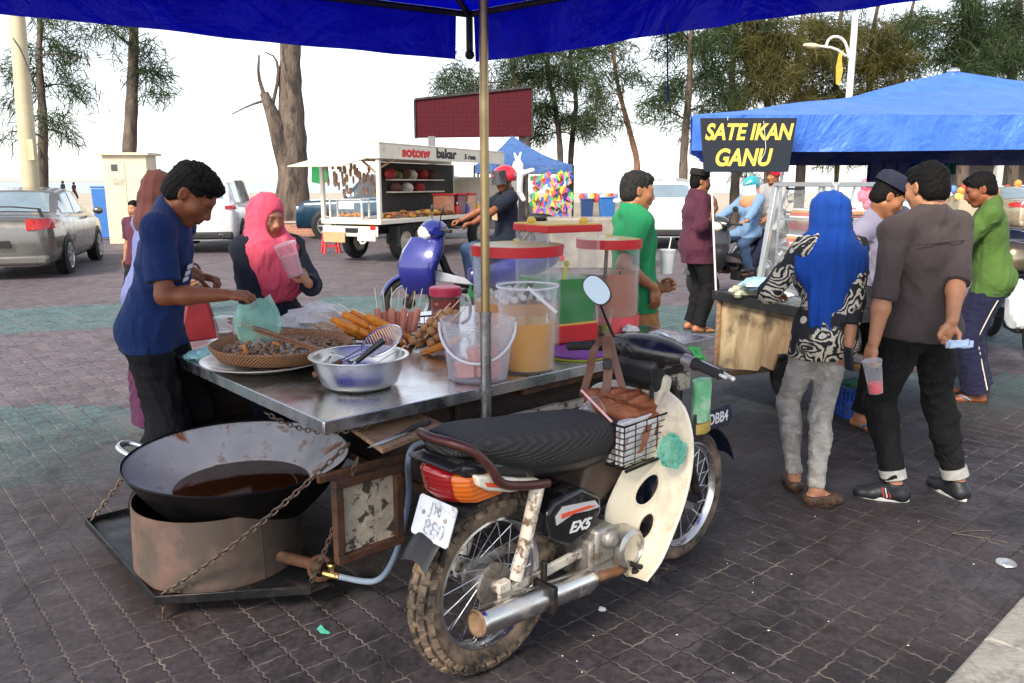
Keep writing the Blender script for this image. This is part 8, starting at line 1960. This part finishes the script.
q = D(598, 222, 15); o = thing('concrete_trough', 'low rough concrete trough behind the square drink dispenser', 'trough', (q.x, 15, 0)); m = MB(); m.prism([(-.85, 0), (.85, 0), (.95, .92), (-.95, .92)], 'y', -.4, .4); m.build('trough_body', mat('rough_concrete', (.26, .23, .20), .9, 0, .3, 4, .3), o, .03)
# maroon billboard
o = thing('billboard', 'wide maroon display board on posts above the food truck roof', 'billboard', (0, 26, 0)); a_, b_ = D(416, 118, 26.0), D(531, 112, 25.6)
MRN, nt, b = newmat('maroon_led_board'); o_ = nt.obj(); x, y, z = nt.xyz(o_); gx = nt.m('GREATER_THAN', nt.m('FRACT', nt.m('MULTIPLY', x, 7.0)), .06); gz = nt.m('GREATER_THAN', nt.m('FRACT', nt.m('MULTIPLY', z, 7.0)), .07)
b.inputs['Specular IOR Level'].default_value = .08; nt.l.new(nt.mix(nt.m('MULTIPLY', gx, gz), (.03, .006, .008), nt.mix(nt.noise(o_, 5, 4), (.060, .008, .012), (.080, .012, .017))), b.inputs['Base Color']); b.inputs['Roughness'].default_value = .6
xl, xr = D(416, 120, 26).x, D(531, 120, 26).x
m = MB(); m.add([(xl, .0, 2.96), (xr, -.35, 2.98), (xr, -.35, 4.42), (xl, 0, 4.10), (xl, .25, 2.96), (xr, -.10, 2.98), (xr, -.10, 4.42), (xl, .25, 4.10)], [(0, 1, 2, 3), (7, 6, 5, 4), (0, 4, 5, 1), (1, 5, 6, 2), (2, 6, 7, 3), (3, 7, 4, 0)]); m.build('display_face', MRN, o, flat=True)
m = MB(); m.beam((xl, .1, 4.13), (xr, -.25, 4.45), .34, .06); m.beam((xr + .03, -.23, 2.96), (xr + .03, -.23, 4.46), .34, .06); m.beam((xl - .03, .12, 2.94), (xl - .03, .12, 4.12), .34, .06); m.build('frame', DARKM, o)
for px in (432, 522): p = D(px, 150, 26); m = MB(); m.box((p.x, .0, 1.5), (.22, .16, 3.0)); m.build('post', mat('grey_post', (.18, .17, .17), .6), o)
# blue tent with kites
T0 = D(573, 165, 24); tw = 2.9; tx = T0.x - tw / 2
o = thing('tent', 'grey blue peaked tent roof over the kite stall behind the scooter rider', 'tent', (tx, 25.2, 0)); TB = tarp('faded_blue_tent', (.05, .12, .32), (.08, .17, .40), tr=.2)
zE = 2.06; pk_ = V((-.35, 0, 2.98)); cs_ = [V((-tw / 2, -1.3, zE)), V((tw / 2, -1.3, zE)), V((tw / 2, 1.3, zE)), V((-tw / 2, 1.3, zE))]
m = MB()
for i in range(4): a, b_ = cs_[i], cs_[(i + 1) % 4]; m.sheet([[a.lerp(b_, s_ / 8).lerp(pk_, t_ / 6) - V((0, 0, .12 * math.sin(PI * t_ / 6))) for t_ in range(7)] for s_ in range(9)], .01)
m.build('roof', TB, o); m = MB()
for i in range(4): a, b_ = cs_[i], cs_[(i + 1) % 4]; m.sheet([[a.lerp(b_, s_ / 6) - V((0, 0, .22 * t_)) for t_ in (0, 1)] for s_ in range(7)], .012)
m.build('valance', TB, o)
for c_ in cs_: m = MB(); m.tube([c_, V((c_.x, c_.y, 0))], .03, 6); m.build('leg', DARKM, o)
KC = [((.62, .05, .06), (.05, .12, .5)), ((.05, .40, .12), (.75, .6, .06)), ((.75, .55, .06), (.62, .08, .08)), ((.08, .2, .6), (.7, .3, .08)), ((.65, .12, .35), (.1, .45, .2)), ((.72, .30, .06), (.25, .07, .45))]; KN = ['red and blue', 'green and yellow', 'yellow and red', 'blue and orange', 'pink and green', 'orange and purple']
for k in range(92):
    i = k % 6; x, z = rng.uniform(D(532, 190, 23.7).x, D(571, 190, 23.7).x), rng.uniform(.62, 1.86); kt = thing('kite', KN[i] + ' toy kite hanging on the front of the blue tent', 'kite', (x, 23.7 + rng.uniform(-.12, .12), z), rng.uniform(-.5, .5), KN[i] + ' kites on the blue tent')
    kr = rng.uniform(-.6, .6); rm_ = Matrix.Rotation(kr, 3, 'Y'); w_ = rng.uniform(.075, .13)
    for nm_, pol, c_ in (('left_panel', [(-w_, 0), (0, -w_ * 1.2), (0, w_)], KC[i][0]), ('right_panel', [(w_, 0), (0, w_), (0, -w_ * 1.2)], KC[i][1])): m = MB(); m.prism(pol, 'y', -.012, .012, fr=lambda p: rm_ @ p); m.build('panel', mat('kite_' + str(i) + nm_, c_, .5, 0, .05, bump=0), kt)
o = thing('balloon_toy', 'white inflated toy with raised arms hanging at the left of the kites', 'balloon', D(518, 182, 23.4)); bl = [cone((0, 0, -.22), (0, 0, .25), .13, .16, .05), elli((0, 0, .45), (.16, .14, .17), None, .06), cone((0, 0, .2), (.42, 0, .34), .09, .06, .05), cone((0, 0, .2), (-.20, 0, .10), .09, .06, .05), cone((0, 0, -.2), (.16, 0, -.5), .09, .07, .05), cone((0, 0, -.2), (-.14, 0, -.5), .09, .07, .05), cone((0, 0, .55), (-.1, 0, .8), .06, .03, .03), cone((0, 0, .55), (.08, 0, .82), .06, .03, .03)]
blob('body', bl, .025, mat('white_vinyl', (.78, .78, .80), .3, bump=0), o)
o = thing('motor_trike', 'dark parked motorcycle frame in front of the kite stall', 'motorcycle', D(545, 222, 18)); o.location.z = 0
for x in (-.5, .5): m = MB(); m.tube([V((x + .25 * math.cos(q), 0, .28 + .25 * math.sin(q))) for q in [2 * PI * k / 20 for k in range(20)]], .05, 7, True); m.build('wheel', RUB, o)
m = MB(); m.tube([(-.5, 0, .28), (-.2, 0, .7), (.3, 0, .75), (.5, 0, .28)], .06, 7); m.tube([(.3, -.3, 1.0), (.25, 0, .95), (.3, .3, 1.0)], .02, 6); m.ell((-.15, 0, .8), (.35, .13, .09)); m.build('body', DARKM, o)
# street lamp on the right
p0 = D(850, 85, 27); o = thing('street_lamp', 'white street lamp post with a curved arm above the right hand canopy', 'street lamp', (p0.x, 27, 0)); ztop = D(850, 12, 27).z
m = MB(); m.tube([(0, 0, 0), (0, 0, ztop)], [.13, .10], 12); m.build('post', WHITE, o)
def sl2(px, py): return D(px, py, 27) - V((p0.x, 27, 0))
m = MB(); m.tube([sl2(849, 58), sl2(846, 42), sl2(838, 36), sl2(829, 38), sl2(826, 46)], .045, 7, sm=2); m.tube([sl2(846, 56), sl2(835, 48), sl2(818, 46)], .04, 7, sm=1); m.build('arm', WHITE, o); m = MB(); m.ell(sl2(812, 46), (.30, .14, .09), Matrix.Rotation(R(6), 3, 'Y')); m.build('lantern', mat('cream_lantern', (.66, .55, .34), .4), o)
m = MB(); m.prism([(-.06, -.5), (.05, -.55), (.12, -.1), (.05, .3), (.10, .55), (-.04, .45), (-.10, .05)], 'y', -.03, .03, fr=lambda p: p + sl2(839, 68)); m.build('ornament', mat('gold_ornament', (.60, .38, .06), .45, .3), o)
# stall beyond the seller, banner, far tents and people
q = D(868, 240, 8.9); o = thing('banner_stall', 'white stall counter with a red edge and black lettering behind the seller', 'stall', (q.x, 8.9, 0)); m = MB(); m.box((0, .3, .62), (1.25, .6, .80)); m.build('counter', WHITE, o, .01); m = MB(); m.box((0, .3, 1.06), (1.35, .7, .08)); m.build('red_edge', RED, o); m = MB(); m.box((0, .3, 1.115), (1.2, .55, .03)); m.build('tray', YEL, o)
for x_ in (-.55, .55): m = MB(); m.box((x_, .3, .11), (.06, .5, .22)); m.build('leg', DARKM, o)
text('lettering', 'SELAR', .20, LB_, o, frame((.08, -.003, .86), (1, 0, 0), (0, 0, 1), (0, -1, 0)), .002, .006, 0, 1.0)
q = D(915, 172, 19); o = thing('banner', 'small yellow orange banner hanging above the heads at the right', 'banner', q); m = MB(); m.sheet([[V((-.27, 0, .30)), V((-.24, .0, -.28))], [V((.27, .03, .30)), V((.22, .02, -.24))]], .02); m.build('cloth_panel', mat('orange_banner', (.78, .42, .04), .6, 0, .1), o); m = MB(); m.box((-.02, -.02, .02), (.42, .01, .14)); m.build('print', mat('mauve_print', (.42, .32, .45), .6), o); m = MB(); m.tube([(-.30, .05, .3), (-.30, .05, -q.z)], .025, 6); m.build('pole', DARKM, o)
fb = thing('far_building', 'grey open fronted building far behind the right hand stall', 'building', (31, 47, 0)); m = MB(); m.box((0, 0, 2.9), (13, 4, .5)); m.build('roof', mat('grey_roof', (.22, .23, .26), .7), fb)
for k in range(7): m = MB(); m.box((-6 + 2 * k, -1.8, 1.35), (.35, .35, 2.7)); m.build('pillar', mat('pale_pillar', (.48, .46, .44), .8), fb)
m = MB(); m.box((0, 1.2, 1.35), (12.6, .3, 2.7)); m.build('back_wall', mat('dark_grey_wall', (.16, .16, .17), .9), fb)  # back wall in one even dark grey
o = thing('toy_arch', 'pink and yellow arch of toys on a far stall left of the beige gold sedan', 'stall', D(978, 192, 24)); o.location.z = 0
for k in range(9): a = PI * k / 8; m = MB(); m.ell((.55 * math.cos(a), 0, 1.15 + .42 * math.sin(a)), (.13, .1, .13)); m.build('toy', mat('toy_' + GC[k % 6][0], GC[k % 6][1], .5), o)
m = MB(); m.box((0, .1, .55), (1.2, .5, 1.1)); m.build('table', BEIGE, o)
PKT_ = mat('pink_toy', (.75, .12, .22), .4)
for i, (px, py) in enumerate(((866, 186), (870, 195), (863, 196), (874, 186), (868, 204))): crumple('pink_balloon', 'pink toy balloon in the bunch hanging behind the seller', 'balloon', D(px, py, 12), (.09, .08, .11), PKT_, i, .2, 'pink balloons behind the seller', 10)
for px, py, Y, sc_, c_, lb_ in ((932, 215, 21, .95, SALMON, 'distant person in salmon pink between the two men on the right'), (940, 213, 23, .9, BEIGE, 'distant person in beige between the two men on the right'), (63, 186, 60, 1.0, DKNAVY, 'tiny dark figure on the beach behind the silver car roof'), (74, 186, 64, .95, BLACKC, 'tiny figure on the beach left of the blue wheelie bin'), (676, 196, 29, 1.0, BLACKC, 'distant dark clothed person behind the white hatchback')):
    p = D(px, py, Y); human(lb_, (p.x, Y, 0), rng.uniform(0, 6), s=sc_, vox=.022, face=False, seed=px, top=dict(m=c_, hem=.82), bottom=dict(m=BLACKC), shoes=dict(kind='sandal', m=SANDAL))
for k in range(26):
    nm_, c_ = GC[(k * 7 + 2) % 6]; x = D(918 + 4.2 * k, 186, 29).x
    if 970 < 918 + 4.2 * k < 1000: continue
    crumple('toy_packet', nm_ + ' toy packet on a far stall table at the right', 'toy', V((x, 29 + rng.uniform(-.2, .2), 1.0 + rng.uniform(0, .55))), (.15, .12, .17), MATS['toy_' + nm_], k % 5, .4, nm_ + ' toy packets on the far right stall', 10)
o = thing('stall_table', 'long low table of toys far behind the right hand stall', 'table', (D(960, 190, 29.2).x, 29.2, 0)); m = MB(); m.box((0, 0, .86), (5.2, .7, .06)); m.build('table_top', BEIGE, o); 
for x_ in (-2.5, 0, 2.5): m = MB(); m.box((x_, 0, .42), (.08, .5, .84)); m.build('leg', DARKM, o)
